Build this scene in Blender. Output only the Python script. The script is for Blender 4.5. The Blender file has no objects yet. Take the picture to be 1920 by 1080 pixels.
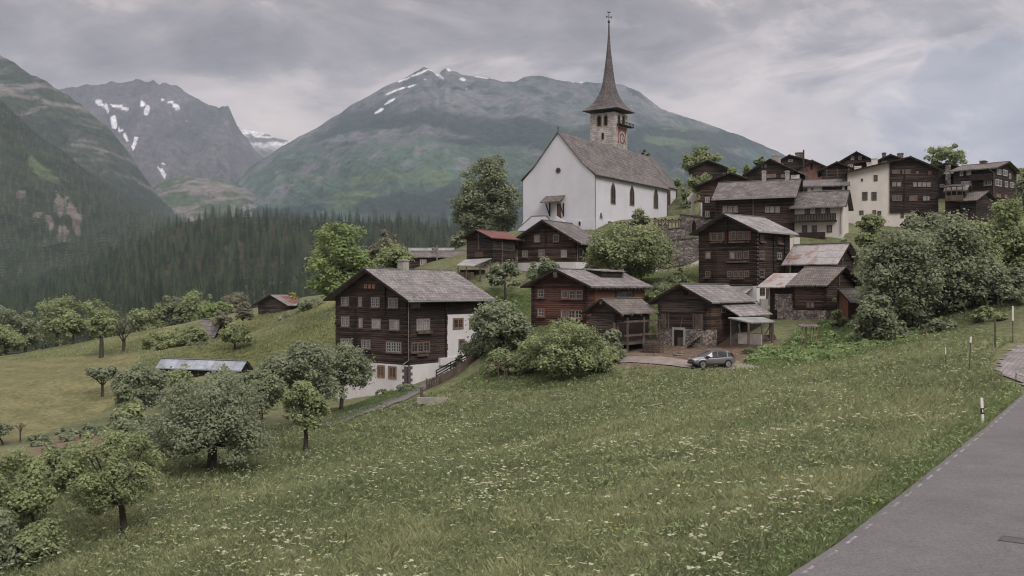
ZEN, SKYK, SUN_E, HAZE, EXPO, DEBUG = 3.9, 0.93, 1.5, 4.6e-5, 0.34, False
import bpy, math, random
import numpy as np
from mathutils import Vector, Matrix
SC = bpy.context.scene
COL = SC.collection
F, HZ, CX = 1800.0, 540.0, 960.0
rnd = random.Random(7)

def at(px, py, Y):
    return Vector(((px - CX) / F * Y, Y, (HZ - py) / F * Y))

# ---------------------------------------------------------------- noise
def _h(ix, iy, s):
    n = (ix.astype(np.int64) * 374761393 + iy.astype(np.int64) * 668265263 + s * 1442695041) & 0xFFFFFFFF
    n = ((n ^ (n >> 13)) * 1274126177) & 0xFFFFFFFF
    n = n ^ (n >> 16)
    return (n & 0xFFFF) / 65535.0
def vnoise(x, y, s=0):
    x = np.asarray(x, float); y = np.asarray(y, float)
    ix = np.floor(x); iy = np.floor(y)
    fx = x - ix; fy = y - iy
    fx = fx * fx * fx * (fx * (fx * 6 - 15) + 10); fy = fy * fy * fy * (fy * (fy * 6 - 15) + 10)
    a = _h(ix, iy, s); b = _h(ix + 1, iy, s); c = _h(ix, iy + 1, s); d = _h(ix + 1, iy + 1, s)
    return (a * (1 - fx) + b * fx) * (1 - fy) + (c * (1 - fx) + d * fx) * fy
def fbm(x, y, o=5, s=0, g=.5):
    r = 0; amp = 1; tot = 0
    for k in range(o):
        r = r + amp * vnoise(x * 2 ** k, y * 2 ** k, s + k * 17); tot += amp; amp *= g
    return r / tot
def ridged(x, y, o=5, s=0):
    r = 0; amp = 1; tot = 0
    for k in range(o):
        r = r + amp * (1 - np.abs(2 * vnoise(x * 2 ** k, y * 2 ** k, s + k * 17) - 1)); tot += amp; amp *= .5
    return r / tot
def sstep(a, b, x):
    t = np.clip((x - a) / (b - a), 0, 1); return t * t * (3 - 2 * t)
def inpoly(px, py, poly):
    px = np.asarray(px); py = np.asarray(py); r = np.zeros(px.shape, bool); n = len(poly); j = n - 1
    for i in range(n):
        xi, yi = poly[i]; xj, yj = poly[j]
        c = ((yi > py) != (yj > py)) & (px < (xj - xi) * (py - yi) / ((yj - yi) or 1e-9) + xi)
        r ^= c; j = i
    return r

# ---------------------------------------------------------------- mesh helpers
def raw_mesh(name, V, Fc, mat=None, attrs=None, smooth=False):
    """V (n,3) array, Fc (m,k) array of equal-size faces"""
    V = np.asarray(V, np.float32); Fc = np.asarray(Fc, np.int32)
    me = bpy.data.meshes.new(name)
    k = Fc.shape[1]; m = Fc.shape[0]
    me.vertices.add(len(V)); me.vertices.foreach_set('co', V.ravel())
    me.loops.add(m * k); me.loops.foreach_set('vertex_index', Fc.ravel())
    me.polygons.add(m); me.polygons.foreach_set('loop_start', np.arange(0, m * k, k, dtype=np.int32))
    me.polygons.foreach_set('loop_total', np.full(m, k, np.int32))
    if smooth: me.polygons.foreach_set('use_smooth', np.ones(m, bool))
    for nm, (typ, arr) in (attrs or {}).items():
        a = me.attributes.new(nm, typ, 'POINT')
        a.data.foreach_set('color' if typ == 'FLOAT_COLOR' else 'value', np.asarray(arr, np.float32).ravel())
    if mat: me.materials.append(mat)
    me.update(calc_edges=True); me.validate()
    return me
def link(name, data, parent=None, loc=None):
    o = bpy.data.objects.new(name, data); COL.objects.link(o)
    if parent: o.parent = parent
    if loc is not None: o.location = loc
    return o
class MB:
    def __init__(s): s.v = []; s.f = []; s.m = []; s.mi = 0
    def add(s, vs, fs):
        b = len(s.v); s.v += [tuple(p) for p in vs]
        for f in fs: s.f.append([b + i for i in f]); s.m.append(s.mi)
        return s
    def box(s, x0, x1, y0, y1, z0, z1):
        return s.add([(x0,y0,z0),(x1,y0,z0),(x1,y1,z0),(x0,y1,z0),(x0,y0,z1),(x1,y0,z1),(x1,y1,z1),(x0,y1,z1)],
                     [(0,3,2,1),(4,5,6,7),(0,1,5,4),(1,2,6,5),(2,3,7,6),(3,0,4,7)])
    def prism(s, prof, axis_pts):
        """prof: list of 3D points (ring 0), axis_pts: offset vector; closed prism"""
        n = len(prof); o = Vector(axis_pts)
        vs = [Vector(p) for p in prof] + [Vector(p) + o for p in prof]
        fs = [tuple(range(n - 1, -1, -1)), tuple(range(n, 2 * n))] + [(i, (i + 1) % n, n + (i + 1) % n, n + i) for i in range(n)]
        return s.add(vs, fs)
    def beam(s, p, q, w, h=None):
        p = Vector(p); q = Vector(q); h = h or w; d = (q - p)
        if d.length < 1e-6: return s
        d.normalize(); up = Vector((0,0,1)) if abs(d.z) < .95 else Vector((1,0,0))
        sx = d.cross(up).normalized() * w / 2; sy = sx.cross(d).normalized() * h / 2
        ring = [p - sx - sy, p + sx - sy, p + sx + sy, p - sx + sy]
        return s.prism(ring, q - p)
    def tube(s, pts, rs, n=7):
        pts = [Vector(p) for p in pts]; b = len(s.v); fs = []
        vs = []
        for i, p in enumerate(pts):
            d = (pts[min(i + 1, len(pts) - 1)] - pts[max(i - 1, 0)]).normalized()
            up = Vector((0, 1, 0)) if abs(d.y) < .9 else Vector((1, 0, 0))
            u = d.cross(up).normalized(); w = u.cross(d)
            r = rs[i] if hasattr(rs, '__len__') else rs
            for k in range(n):
                t = 2 * math.pi * k / n; vs.append(p + u * math.cos(t) * r + w * math.sin(t) * r)
        for i in range(len(pts) - 1):
            for k in range(n):
                fs.append((i*n+k, i*n+(k+1)%n, (i+1)*n+(k+1)%n, (i+1)*n+k))
        fs.append(tuple(range(n - 1, -1, -1))); fs.append(tuple(range((len(pts)-1)*n, len(pts)*n)))
        return s.add(vs, fs)
    def lathe(s, prof, n=12, c=(0,0,0)):
        vs = []; fs = []
        for r, z in prof:
            for k in range(n):
                t = 2 * math.pi * k / n; vs.append((c[0] + r * math.cos(t), c[1] + r * math.sin(t), c[2] + z))
        for i in range(len(prof) - 1):
            for k in range(n): fs.append((i*n+k, i*n+(k+1)%n, (i+1)*n+(k+1)%n, (i+1)*n+k))
        fs.append(tuple(range(n - 1, -1, -1))); fs.append(tuple(range((len(prof)-1)*n, len(prof)*n)))
        return s.add(vs, fs)
    def xform(s, M):
        s.v = [tuple(M @ Vector(p)) for p in s.v]; return s
    def build(s, name, mat, parent=None, loc=None, smooth=False):
        me = bpy.data.meshes.new(name); me.from_pydata(s.v, [], s.f)
        for m_ in (mat if isinstance(mat, (list, tuple)) else [mat]): me.materials.append(m_)
        if any(s.m): me.polygons.foreach_set('material_index', s.m)
        if smooth: me.polygons.foreach_set('use_smooth', [True] * len(me.polygons))
        me.update()
        return link(name, me, parent, loc)
def tag(o, label, cat, group=None, kind=None):
    o['label'] = label; o['category'] = cat
    if group: o['group'] = group
    if kind: o['kind'] = kind
    return o
def empty(name, loc, rz=0):
    o = link(name, None, None, loc); o.rotation_euler = (0, 0, rz); o.empty_display_size = .3
    return o
def copy_tree(o, parent=None):
    c = o.copy(); COL.objects.link(c)
    if parent: c.parent = parent
    for ch in list(o.children): copy_tree(ch, c)
    return c

# ---------------------------------------------------------------- materials
def new_mat(name):
    m = bpy.data.materials.new(name); m.use_nodes = True
    nt = m.node_tree; nt.nodes.clear()
    out = nt.nodes.new('ShaderNodeOutputMaterial')
    return m, nt, out
def N(nt, t, **kw):
    n = nt.nodes.new(t)
    for k, v in kw.items():
        if k.startswith('i_'):
            key = k[2:]; key = int(key) if key.isdigit() else key.replace('_', ' ')
            n.inputs[key].default_value = v
        else: setattr(n, k, v)
    return n
def ramp(nt, stops, interp='LINEAR'):
    r = nt.nodes.new('ShaderNodeValToRGB'); r.color_ramp.interpolation = interp
    e = r.color_ramp.elements
    while len(e) > 1: e.remove(e[-1])
    e[0].position = stops[0][0]; e[0].color = (*stops[0][1], 1)
    for p, c in stops[1:]:
        x = e.new(p); x.color = (*c, 1)
    return r
def g3(v): return (v, v, v)
def noise_mat(name, stops, scale=1.0, stretch=(1,1,1), rough=.85, bump=.3, bdist=.05, detail=7, spec=.25, fine=None, metallic=0.0):
    """noise in object space -> colour ramp, optional finer second noise multiplied in"""
    m, nt, out = new_mat(name); L = nt.links.new
    tc = N(nt, 'ShaderNodeTexCoord'); mp = N(nt, 'ShaderNodeMapping'); mp.inputs['Scale'].default_value = stretch
    L(tc.outputs['Object'], mp.inputs['Vector'])
    nz = N(nt, 'ShaderNodeTexNoise', i_Scale=scale, i_Detail=detail, i_Roughness=.62)
    L(mp.outputs[0], nz.inputs['Vector'])
    r = ramp(nt, stops); L(nz.outputs['Fac'], r.inputs[0]); colr = r.outputs[0]
    bs = N(nt, 'ShaderNodeBsdfPrincipled', i_Roughness=rough, i_Metallic=metallic)
    bs.inputs['Specular IOR Level'].default_value = spec
    hgt = nz.outputs['Fac']
    if fine:
        fs, lo, hi = fine
        n2 = N(nt, 'ShaderNodeTexNoise', i_Scale=fs, i_Detail=4.0, i_Roughness=.7)
        L(mp.outputs[0], n2.inputs['Vector'])
        mr = N(nt, 'ShaderNodeMapRange'); mr.inputs[1].default_value = .3; mr.inputs[2].default_value = .7
        mr.inputs[3].default_value = lo; mr.inputs[4].default_value = hi
        L(n2.outputs['Fac'], mr.inputs[0])
        mx = N(nt, 'ShaderNodeMix', data_type='RGBA', blend_type='MULTIPLY'); mx.inputs[0].default_value = 1
        L(colr, mx.inputs[6]); L(mr.outputs[0], mx.inputs[7]); colr = mx.outputs[2]; hgt = n2.outputs['Fac']
    L(colr, bs.inputs['Base Color'])
    if bump:
        b = N(nt, 'ShaderNodeBump', i_Strength=bump, i_Distance=bdist); L(hgt, b.inputs['Height']); L(b.outputs[0], bs.inputs['Normal'])
    L(bs.outputs[0], out.inputs['Surface'])
    return m
def flat_mat(name, c, rough=.6, spec=.3, metallic=0.0, var=.15, scale=3.0):
    return noise_mat(name, [(.3, tuple(x * (1 - var) for x in c)), (.7, tuple(x * (1 + var) for x in c))], scale=scale, rough=rough, bump=.08, bdist=.02, spec=spec, metallic=metallic)
def log_mat(name, dark, mid, light, course=.26, tint=(1,1,1)):
    """horizontal hewn logs: streaky noise along the log, groove between courses"""
    m, nt, out = new_mat(name); L = nt.links.new
    tc = N(nt, 'ShaderNodeTexCoord'); sep = N(nt, 'ShaderNodeSeparateXYZ'); L(tc.outputs['Object'], sep.inputs[0])
    mp = N(nt, 'ShaderNodeMapping'); mp.inputs['Scale'].default_value = (.35, .35, 5.5); L(tc.outputs['Object'], mp.inputs['Vector'])
    nz = N(nt, 'ShaderNodeTexNoise', i_Scale=1.0, i_Detail=8.0, i_Roughness=.68); L(mp.outputs[0], nz.inputs['Vector'])
    # per-course tone
    dv = N(nt, 'ShaderNodeMath', operation='DIVIDE'); dv.inputs[1].default_value = course; L(sep.outputs[2], dv.inputs[0])
    fl = N(nt, 'ShaderNodeMath', operation='FLOOR'); L(dv.outputs[0], fl.inputs[0])
    fr = N(nt, 'ShaderNodeMath', operation='FRACT'); L(dv.outputs[0], fr.inputs[0])
    wn = N(nt, 'ShaderNodeTexWhiteNoise', noise_dimensions='1D'); L(fl.outputs[0], wn.inputs['W'])
    big = N(nt, 'ShaderNodeTexNoise', i_Scale=.28, i_Detail=4.0); L(tc.outputs['Object'], big.inputs['Vector'])
    a1 = N(nt, 'ShaderNodeMath', operation='MULTIPLY_ADD'); a1.inputs[1].default_value = .22; L(wn.outputs['Value'], a1.inputs[0]); L(nz.outputs['Fac'], a1.inputs[2])
    a2 = N(nt, 'ShaderNodeMath', operation='MULTIPLY_ADD'); a2.inputs[1].default_value = .55; L(big.outputs['Fac'], a2.inputs[0]); L(a1.outputs[0], a2.inputs[2])
    r = ramp(nt, [(.62, dark), (.86, mid), (1.0, light)]); L(a2.outputs[0], r.inputs[0])
    bs = N(nt, 'ShaderNodeBsdfPrincipled', i_Roughness=.8); bs.inputs['Specular IOR Level'].default_value = .25
    L(r.outputs[0], bs.inputs['Base Color'])
    # groove profile : sin(pi*fract)
    pm = N(nt, 'ShaderNodeMath', operation='MULTIPLY'); pm.inputs[1].default_value = math.pi; L(fr.outputs[0], pm.inputs[0])
    sn = N(nt, 'ShaderNodeMath', operation='SINE'); L(pm.outputs[0], sn.inputs[0])
    pw = N(nt, 'ShaderNodeMath', operation='POWER'); pw.inputs[1].default_value = .45; L(sn.outputs[0], pw.inputs[0])
    ad = N(nt, 'ShaderNodeMath', operation='MULTIPLY_ADD'); ad.inputs[1].default_value = .5; L(nz.outputs['Fac'], ad.inputs[0]); L(pw.outputs[0], ad.inputs[2])
    b = N(nt, 'ShaderNodeBump', i_Strength=.75, i_Distance=.07); L(ad.outputs[0], b.inputs['Height']); L(b.outputs[0], bs.inputs['Normal'])
    L(bs.outputs[0], out.inputs['Surface'])
    return m
def tile_mat(name, c1, c2, c3, w=.5, h=.32, swap=False, rough=.8, stain=None, bump=.6):
    """roof tiles / stone courses laid by the brick texture in object space, ridge along x (or y if swap)"""
    m, nt, out = new_mat(name); L = nt.links.new
    tc = N(nt, 'ShaderNodeTexCoord'); sep = N(nt, 'ShaderNodeSeparateXYZ'); L(tc.outputs['Object'], sep.inputs[0])
    cb = N(nt, 'ShaderNodeCombineXYZ')
    if swap == 'wall':
        a = N(nt, 'ShaderNodeMath', operation='ADD'); L(sep.outputs[0], a.inputs[0]); L(sep.outputs[1], a.inputs[1])
        L(a.outputs[0], cb.inputs[0]); L(sep.outputs[2], cb.inputs[1])
    else:
        L(sep.outputs[1 if swap else 0], cb.inputs[0]); L(sep.outputs[0 if swap else 1], cb.inputs[1])
    wob = N(nt, 'ShaderNodeTexNoise', i_Scale=1.7, i_Detail=3.0); L(cb.outputs[0], wob.inputs['Vector'])
    vm = N(nt, 'ShaderNodeVectorMath', operation='MULTIPLY_ADD'); vm.inputs[1].default_value = g3(.16 if swap == 'wall' else .06)
    L(wob.outputs['Color'], vm.inputs[0]); L(cb.outputs[0], vm.inputs[2])
    bk = N(nt, 'ShaderNodeTexBrick', i_Scale=1.0); bk.inputs['Brick Width'].default_value = w; bk.inputs['Row Height'].default_value = h
    bk.inputs['Mortar Size'].default_value = .035 if swap != 'wall' else .03; bk.inputs['Mortar Smooth'].default_value = .3
    bk.inputs['Color1'].default_value = (*c1, 1); bk.inputs['Color2'].default_value = (*c2, 1); bk.inputs['Mortar'].default_value = (*c3, 1)
    L(vm.outputs[0], bk.inputs['Vector'])
    nz = N(nt, 'ShaderNodeTexNoise', i_Scale=.55, i_Detail=8.0, i_Roughness=.65); L(tc.outputs['Object'], nz.inputs['Vector'])
    mr = ramp(nt, [(.3, g3(.62)), (.7, g3(1.3))] if not stain else [(.3, g3(.75)), (.52, g3(1.05)), (.60, stain), (.66, stain), (.72, g3(.85))])
    L(nz.outputs['Fac'], mr.inputs[0])
    mx = N(nt, 'ShaderNodeMix', data_type='RGBA', blend_type='MULTIPLY'); mx.inputs[0].default_value = 1
    L(bk.outputs['Color'], mx.inputs[6]); L(mr.outputs[0], mx.inputs[7])
    n3 = N(nt, 'ShaderNodeTexNoise', i_Scale=9.0, i_Detail=4.0); L(tc.outputs['Object'], n3.inputs['Vector'])
    m3 = N(nt, 'ShaderNodeMapRange'); m3.inputs[1].default_value = .3; m3.inputs[2].default_value = .7; m3.inputs[3].default_value = .75; m3.inputs[4].default_value = 1.25
    L(n3.outputs['Fac'], m3.inputs[0])
    mx2 = N(nt, 'ShaderNodeMix', data_type='RGBA', blend_type='MULTIPLY'); mx2.inputs[0].default_value = 1
    L(mx.outputs[2], mx2.inputs[6]); L(m3.outputs[0], mx2.inputs[7])
    bs = N(nt, 'ShaderNodeBsdfPrincipled', i_Roughness=rough); bs.inputs['Specular IOR Level'].default_value = .25
    L(mx2.outputs[2], bs.inputs['Base Color'])
    iv = N(nt, 'ShaderNodeMath', operation='SUBTRACT'); iv.inputs[0].default_value = 1; L(bk.outputs['Fac'], iv.inputs[1])
    ad = N(nt, 'ShaderNodeMath', operation='MULTIPLY_ADD'); ad.inputs[1].default_value = .6; L(n3.outputs['Fac'], ad.inputs[0]); L(iv.outputs[0], ad.inputs[2])
    b = N(nt, 'ShaderNodeBump', i_Strength=bump, i_Distance=.05); L(ad.outputs[0], b.inputs['Height']); L(b.outputs[0], bs.inputs['Normal'])
    L(bs.outputs[0], out.inputs['Surface'])
    return m
def attr_mat(name, attr='Col', fine=30.0, lo=.7, hi=1.3, rough=.95, bump=.4, bdist=.3, scale2=None, translucent=0.0):
    m, nt, out = new_mat(name); L = nt.links.new
    at_ = N(nt, 'ShaderNodeAttribute', attribute_name=attr)
    tc = N(nt, 'ShaderNodeTexCoord')
    nz = N(nt, 'ShaderNodeTexNoise', i_Scale=fine, i_Detail=8.0, i_Roughness=.7); L(tc.outputs['Object'], nz.inputs['Vector'])
    mr = N(nt, 'ShaderNodeMapRange'); mr.inputs[1].default_value = .3; mr.inputs[2].default_value = .7; mr.inputs[3].default_value = lo; mr.inputs[4].default_value = hi
    L(nz.outputs['Fac'], mr.inputs[0])
    mx = N(nt, 'ShaderNodeMix', data_type='RGBA', blend_type='MULTIPLY'); mx.inputs[0].default_value = 1
    L(at_.outputs['Color'], mx.inputs[6]); L(mr.outputs[0], mx.inputs[7])
    bs = N(nt, 'ShaderNodeBsdfPrincipled', i_Roughness=rough); bs.inputs['Specular IOR Level'].default_value = .1
    L(mx.outputs[2], bs.inputs['Base Color'])
    if bump:
        b = N(nt, 'ShaderNodeBump', i_Strength=bump, i_Distance=bdist); L(nz.outputs['Fac'], b.inputs['Height']); L(b.outputs[0], bs.inputs['Normal'])
    L(bs.outputs[0], out.inputs['Surface'])
    return m
def leaf_mat(name, dark, light, trans=.42):
    m, nt, out = new_mat(name); L = nt.links.new
    a = N(nt, 'ShaderNodeAttribute', attribute_name='tint')
    r = ramp(nt, [(0, dark), (1, light)]); L(a.outputs['Fac'], r.inputs[0])
    d = N(nt, 'ShaderNodeBsdfDiffuse'); t = N(nt, 'ShaderNodeBsdfTranslucent'); x = N(nt, 'ShaderNodeMixShader'); x.inputs[0].default_value = trans
    L(r.outputs[0], d.inputs[0]); L(r.outputs[0], t.inputs[0]); L(d.outputs[0], x.inputs[1]); L(t.outputs[0], x.inputs[2])
    L(x.outputs[0], out.inputs['Surface'])
    return m
def glass_mat(name, c=(.03, .035, .04), rough=.12):
    m, nt, out = new_mat(name)
    tc = N(nt, 'ShaderNodeTexCoord'); nz = N(nt, 'ShaderNodeTexNoise', i_Scale=.9); nt.links.new(tc.outputs['Object'], nz.inputs['Vector'])
    r = ramp(nt, [(.35, tuple(x * .6 for x in c)), (.65, tuple(x * 1.5 for x in c))]); nt.links.new(nz.outputs['Fac'], r.inputs[0])
    bs = N(nt, 'ShaderNodeBsdfPrincipled', i_Roughness=rough); bs.inputs['Specular IOR Level'].default_value = .5
    nt.links.new(r.outputs[0], bs.inputs['Base Color']); nt.links.new(bs.outputs[0], out.inputs['Surface'])
    return m

M = {}
M['log'] = log_mat('dark_log', (.011, .0085, .008), (.029, .0205, .018), (.068, .045, .036))
M['log2'] = log_mat('black_log', (.010, .009, .0085), (.024, .019, .017), (.055, .040, .034))
M['log_red'] = log_mat('red_log', (.024, .013, .011), (.066, .031, .024), (.115, .06, .045))
M['log_brown'] = log_mat('brown_log', (.017, .011, .009), (.045, .028, .021), (.10, .062, .045))
M['log_grey'] = log_mat('grey_log', (.015, .013, .012), (.04, .033, .028), (.10, .082, .068))
M['timber'] = noise_mat('weathered_timber', [(.3, (.05, .038, .03)), (.7, (.16, .125, .10))], scale=2.0, stretch=(1, 1, .4), fine=(9, .7, 1.2))
M['timber_dark'] = noise_mat('dark_timber', [(.3, (.014, .010, .008)), (.7, (.045, .032, .026))], scale=2.0, fine=(9, .7, 1.2))
M['board_red'] = noise_mat('red_board', [(.3, (.10, .045, .03)), (.7, (.19, .095, .06))], scale=3.0, stretch=(4, 4, .3))
M['plaster'] = noise_mat('white_plaster', [(.25, (.54, .525, .525)), (.6, (.64, .625, .63))], scale=.5, rough=.9, bump=.15, fine=(7, .93, 1.05))
M['plaster_church'] = noise_mat('church_plaster', [(.25, (.485, .49, .525)), (.5, (.565, .572, .61)), (.7, (.595, .60, .64))], scale=.22, rough=.9, bump=.12, fine=(5, .95, 1.04))
M['plaster_cream'] = noise_mat('cream_plaster', [(.25, (.50, .47, .43)), (.6, (.60, .565, .52))], scale=.4, rough=.9, bump=.15, fine=(7, .92, 1.05))
def rubble_mat(name, lo, hi, joint, sx=2.2, sz=3.4, bump=.8):
    m, nt, out = new_mat(name); L = nt.links.new
    tc = N(nt, 'ShaderNodeTexCoord'); mp = N(nt, 'ShaderNodeMapping'); mp.inputs['Scale'].default_value = (sx, sx, sz); L(tc.outputs['Object'], mp.inputs[0])
    wn = N(nt, 'ShaderNodeTexNoise', i_Scale=1.3, i_Detail=3.0); L(mp.outputs[0], wn.inputs['Vector'])
    va = N(nt, 'ShaderNodeVectorMath', operation='MULTIPLY_ADD'); va.inputs[1].default_value = g3(.5); L(wn.outputs['Color'], va.inputs[0]); L(mp.outputs[0], va.inputs[2])
    v1 = N(nt, 'ShaderNodeTexVoronoi', feature='F1', i_Scale=1.0); v2 = N(nt, 'ShaderNodeTexVoronoi', feature='DISTANCE_TO_EDGE', i_Scale=1.0); L(va.outputs[0], v1.inputs['Vector']); L(va.outputs[0], v2.inputs['Vector'])
    sp = N(nt, 'ShaderNodeSeparateColor'); L(v1.outputs['Color'], sp.inputs[0]); r = ramp(nt, [(0, lo), (1, hi)]); L(sp.outputs[0], r.inputs[0])
    e = N(nt, 'ShaderNodeMapRange'); e.inputs[1].default_value = .02; e.inputs[2].default_value = .09; L(v2.outputs['Distance'], e.inputs[0])
    mx = N(nt, 'ShaderNodeMix', data_type='RGBA'); L(e.outputs[0], mx.inputs[0]); mx.inputs[6].default_value = (*joint, 1); L(r.outputs[0], mx.inputs[7])
    n2 = N(nt, 'ShaderNodeTexNoise', i_Scale=.6, i_Detail=6.0); L(tc.outputs['Object'], n2.inputs['Vector']); r2 = ramp(nt, [(.3, g3(.6)), (.7, g3(1.25))]); L(n2.outputs['Fac'], r2.inputs[0])
    m2 = N(nt, 'ShaderNodeMix', data_type='RGBA', blend_type='MULTIPLY'); m2.inputs[0].default_value = 1; L(mx.outputs[2], m2.inputs[6]); L(r2.outputs[0], m2.inputs[7])
    bs = N(nt, 'ShaderNodeBsdfPrincipled', i_Roughness=.9); bs.inputs['Specular IOR Level'].default_value = .2; L(m2.outputs[2], bs.inputs['Base Color'])
    b = N(nt, 'ShaderNodeBump', i_Strength=bump, i_Distance=.08); L(e.outputs[0], b.inputs['Height']); L(b.outputs[0], bs.inputs['Normal']); L(bs.outputs[0], out.inputs['Surface'])
    return m
M['stone'] = rubble_mat('rubble_stone', (.15, .125, .11), (.33, .29, .26), (.08, .07, .062))
M['stone_light'] = tile_mat('tower_stone', (.33, .305, .28), (.50, .465, .43), (.20, .185, .17), w=.8, h=.4, swap='wall', bump=.4)
M['stone_wall'] = rubble_mat('old_stone_wall', (.13, .115, .105), (.29, .255, .23), (.09, .08, .072), 1.6, 2.6)
M['sandstone'] = noise_mat('brown_sandstone', [(.3, (.14, .095, .07)), (.7, (.24, .165, .12))], scale=3, fine=(12, .8, 1.2))
M['quoin'] = noise_mat('dark_quoin', [(.3, (.06, .055, .055)), (.7, (.13, .12, .12))], scale=3, bump=.5)
M['brick'] = tile_mat('brick_wall', (.17, .085, .06), (.23, .12, .09), (.14, .10, .085), w=.5, h=.2, swap='wall')
M['concrete'] = noise_mat('pale_concrete', [(.3, (.24, .23, .21)), (.7, (.38, .36, .33))], scale=1.5, fine=(10, .85, 1.1))
for sw in (False, True):
    k = 'Y' if sw else ''
    M['slate' + k] = tile_mat('slate_roof', (0.155, 0.146, 0.144), (0.256, 0.24, 0.236), (0.093, 0.087, 0.085), w=.55, h=.42, swap=sw)
    M['slate_dark' + k] = tile_mat('dark_slate_roof', (0.109, 0.099, 0.096), (0.181, 0.167, 0.16), (0.065, 0.058, 0.058), w=.5, h=.36, swap=sw)
    M['shingle' + k] = tile_mat('wood_shingle_roof', (0.116, 0.102, 0.093), (0.196, 0.171, 0.152), (0.065, 0.058, 0.052), w=.3, h=.38, swap=sw)
    M['slate_pale' + k] = tile_mat('pale_slate_roof', (0.202, 0.192, 0.192), (0.293, 0.28, 0.28), (0.13, 0.124, 0.124), w=.6, h=.45, swap=sw)
    M['tin' + k] = tile_mat('rusty_tin_roof', (.30, .29, .29), (.36, .35, .35), (.19, .17, .16), w=6, h=.9, swap=sw, rough=.5, stain=(.78, .58, .47), bump=.25)
M['tin_red'] = tile_mat('red_tin_roof', (.15, .062, .055), (.19, .08, .07), (.10, .045, .04), w=5, h=.9, bump=.25)
M['tin_green'] = tile_mat('pale_tin_roof', (.22, .235, .225), (.27, .285, .275), (.16, .17, .16), w=4, h=.7, rough=.55, bump=.2)
M['frame_white'] = flat_mat('white_frame', (.36, .345, .335), var=.08)
M['frame_grey'] = flat_mat('grey_frame', (.17, .15, .135), var=.15)
M['frame_brown'] = flat_mat('brown_frame', (.16, .10, .072), var=.2)
M['frame_dark'] = flat_mat('dark_frame', (.04, .03, .025), var=.2)
M['frame_red'] = flat_mat('red_frame', (.20, .085, .062), var=.2)
M['shutter_red'] = flat_mat('red_shutter', (.20, .08, .06), var=.2)
M['glass'] = glass_mat('window_glass')
M['glass_pale'] = glass_mat('curtained_glass', (.22, .21, .21), rough=.25)
M['glass_grey'] = glass_mat('dull_glass', (.09, .09, .092), rough=.25)
M['dark'] = flat_mat('dark_opening', (.010, .009, .008), rough=.9)
M['iron'] = flat_mat('dark_iron', (.025, .023, .024), rough=.5, spec=.5)
M['zinc'] = flat_mat('zinc_pipe', (.17, .165, .165), rough=.45, spec=.5)
M['white_paint'] = flat_mat('white_paint', (.68, .67, .66), rough=.5, var=.05)
M['black_paint'] = flat_mat('black_paint', (.015, .015, .016), rough=.5)
M['door_wood'] = noise_mat('door_wood', [(.3, (.07, .042, .03)), (.7, (.13, .08, .055))], scale=4, stretch=(3, 3, .4))
M['bark'] = noise_mat('bark', [(.3, (.028, .022, .019)), (.7, (.085, .07, .06))], scale=3, stretch=(2, 2, .5), bump=.8, bdist=.08)
# ---------------------------------------------------------------- terrain
CP = []
for p in [ # (px, py, depth)
 (420,1080,38),(700,1080,33),(1000,1080,29),(1250,1080,26),(0,1080,46),(230,1000,50),(390,885,65),(572,850,72),(120,900,62),
 (800,900,52),(1000,800,72),(1200,850,54),(1400,850,46),(1500,760,62),(1300,720,84),(1100,730,88),(900,740,95),(810,757,96),
 (1700,720,68),(1600,690,82),(640,765,98),(765,724,112),(640,744,121),(838,700,117),(905,683,124),(625,787,90),(700,765,97),(790,730,107),
 (1335,687,93),(1450,684,92),(1250,672,96),(1240,658,106),(1350,652,105),(1440,640,106),(1000,614,113),(1110,640,110),(1180,658,104),
 (950,552,135),(1010,542,141),(1090,503,149),(985,505,155),(900,500,147),(870,525,141),(1113,430,170),(980,433,178),(1258,412,195),
 (1280,500,152),(1240,505,150),(1290,512,140),(1255,530,131),(1410,585,125),(1316,545,128),(1480,575,125),
 (1540,606,112),(1480,606,113),(1600,575,112),(1580,540,124),(1560,640,104),(1490,640,104),(1630,602,110),(1700,622,104),(1800,602,101),(1880,586,99),
 (1890,640,88),(1750,655,87),(1350,432,152),(1480,440,150),(1585,442,148),(1650,440,161),(1760,415,165),(1860,385,170),(1620,500,137),(1700,470,145),
 (1300,348,208),(1400,345,205),(1500,345,205),(1620,335,212),(1720,335,210),(1850,330,225),(1300,400,175),(1320,415,162),
 (100,700,165),(0,680,185),(0,830,105),(200,775,125),(60,790,120),(250,662,180),(330,655,152),(380,703,128),(452,700,132),(420,702,129),(470,690,140),(450,640,160),(560,602,165),(620,588,165),(520,590,190),(400,645,176),
 (0,670,215),(180,640,235),(300,622,245),(430,600,235),(-300,700,150),(-300,690,210),(-200,900,70),
 (780,505,160),(640,575,152),(720,530,170),(910,448,192),(850,470,190),(560,560,215),(700,540,215),
 (2200,420,170),(2100,520,120),(2100,300,240)]:
    CP.append(tuple(at(*p)))
CP += [(5,20,-7),(9,26,-7),(15,35,-7),(23,47,-7),(33.2,62.5,-7),(10,17,-7),(15,23,-7),(21,32,-7),(29,44,-7),(39,59,-7),(30,20,-7),(50,45,-6.2),
 (45,72,-6.3),(38,76,-5.6),(44,88,-4.6),(60,80,-4.6),(70,100,-2),(0,0,-8.2),(-25,5,-12),(-50,10,-14.5),(20,-20,-7),(-30,-40,-12),(60,-20,-6),(-90,40,-17),
 (-110,330,-44),(-40,335,-38),(-160,300,-40),(-200,200,-25),(0,275,-12),(0,330,-25),(35,330,5),(40,280,14),(70,300,24),(120,300,30),(160,320,36),(-60,290,-25),(-120,280,-24),(-170,120,-20)]
CP = np.array(CP)
def _phi(r2): return np.where(r2 > 1e-9, .5 * r2 * np.log(np.maximum(r2, 1e-9)), 0)
SCL = 100.0
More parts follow.
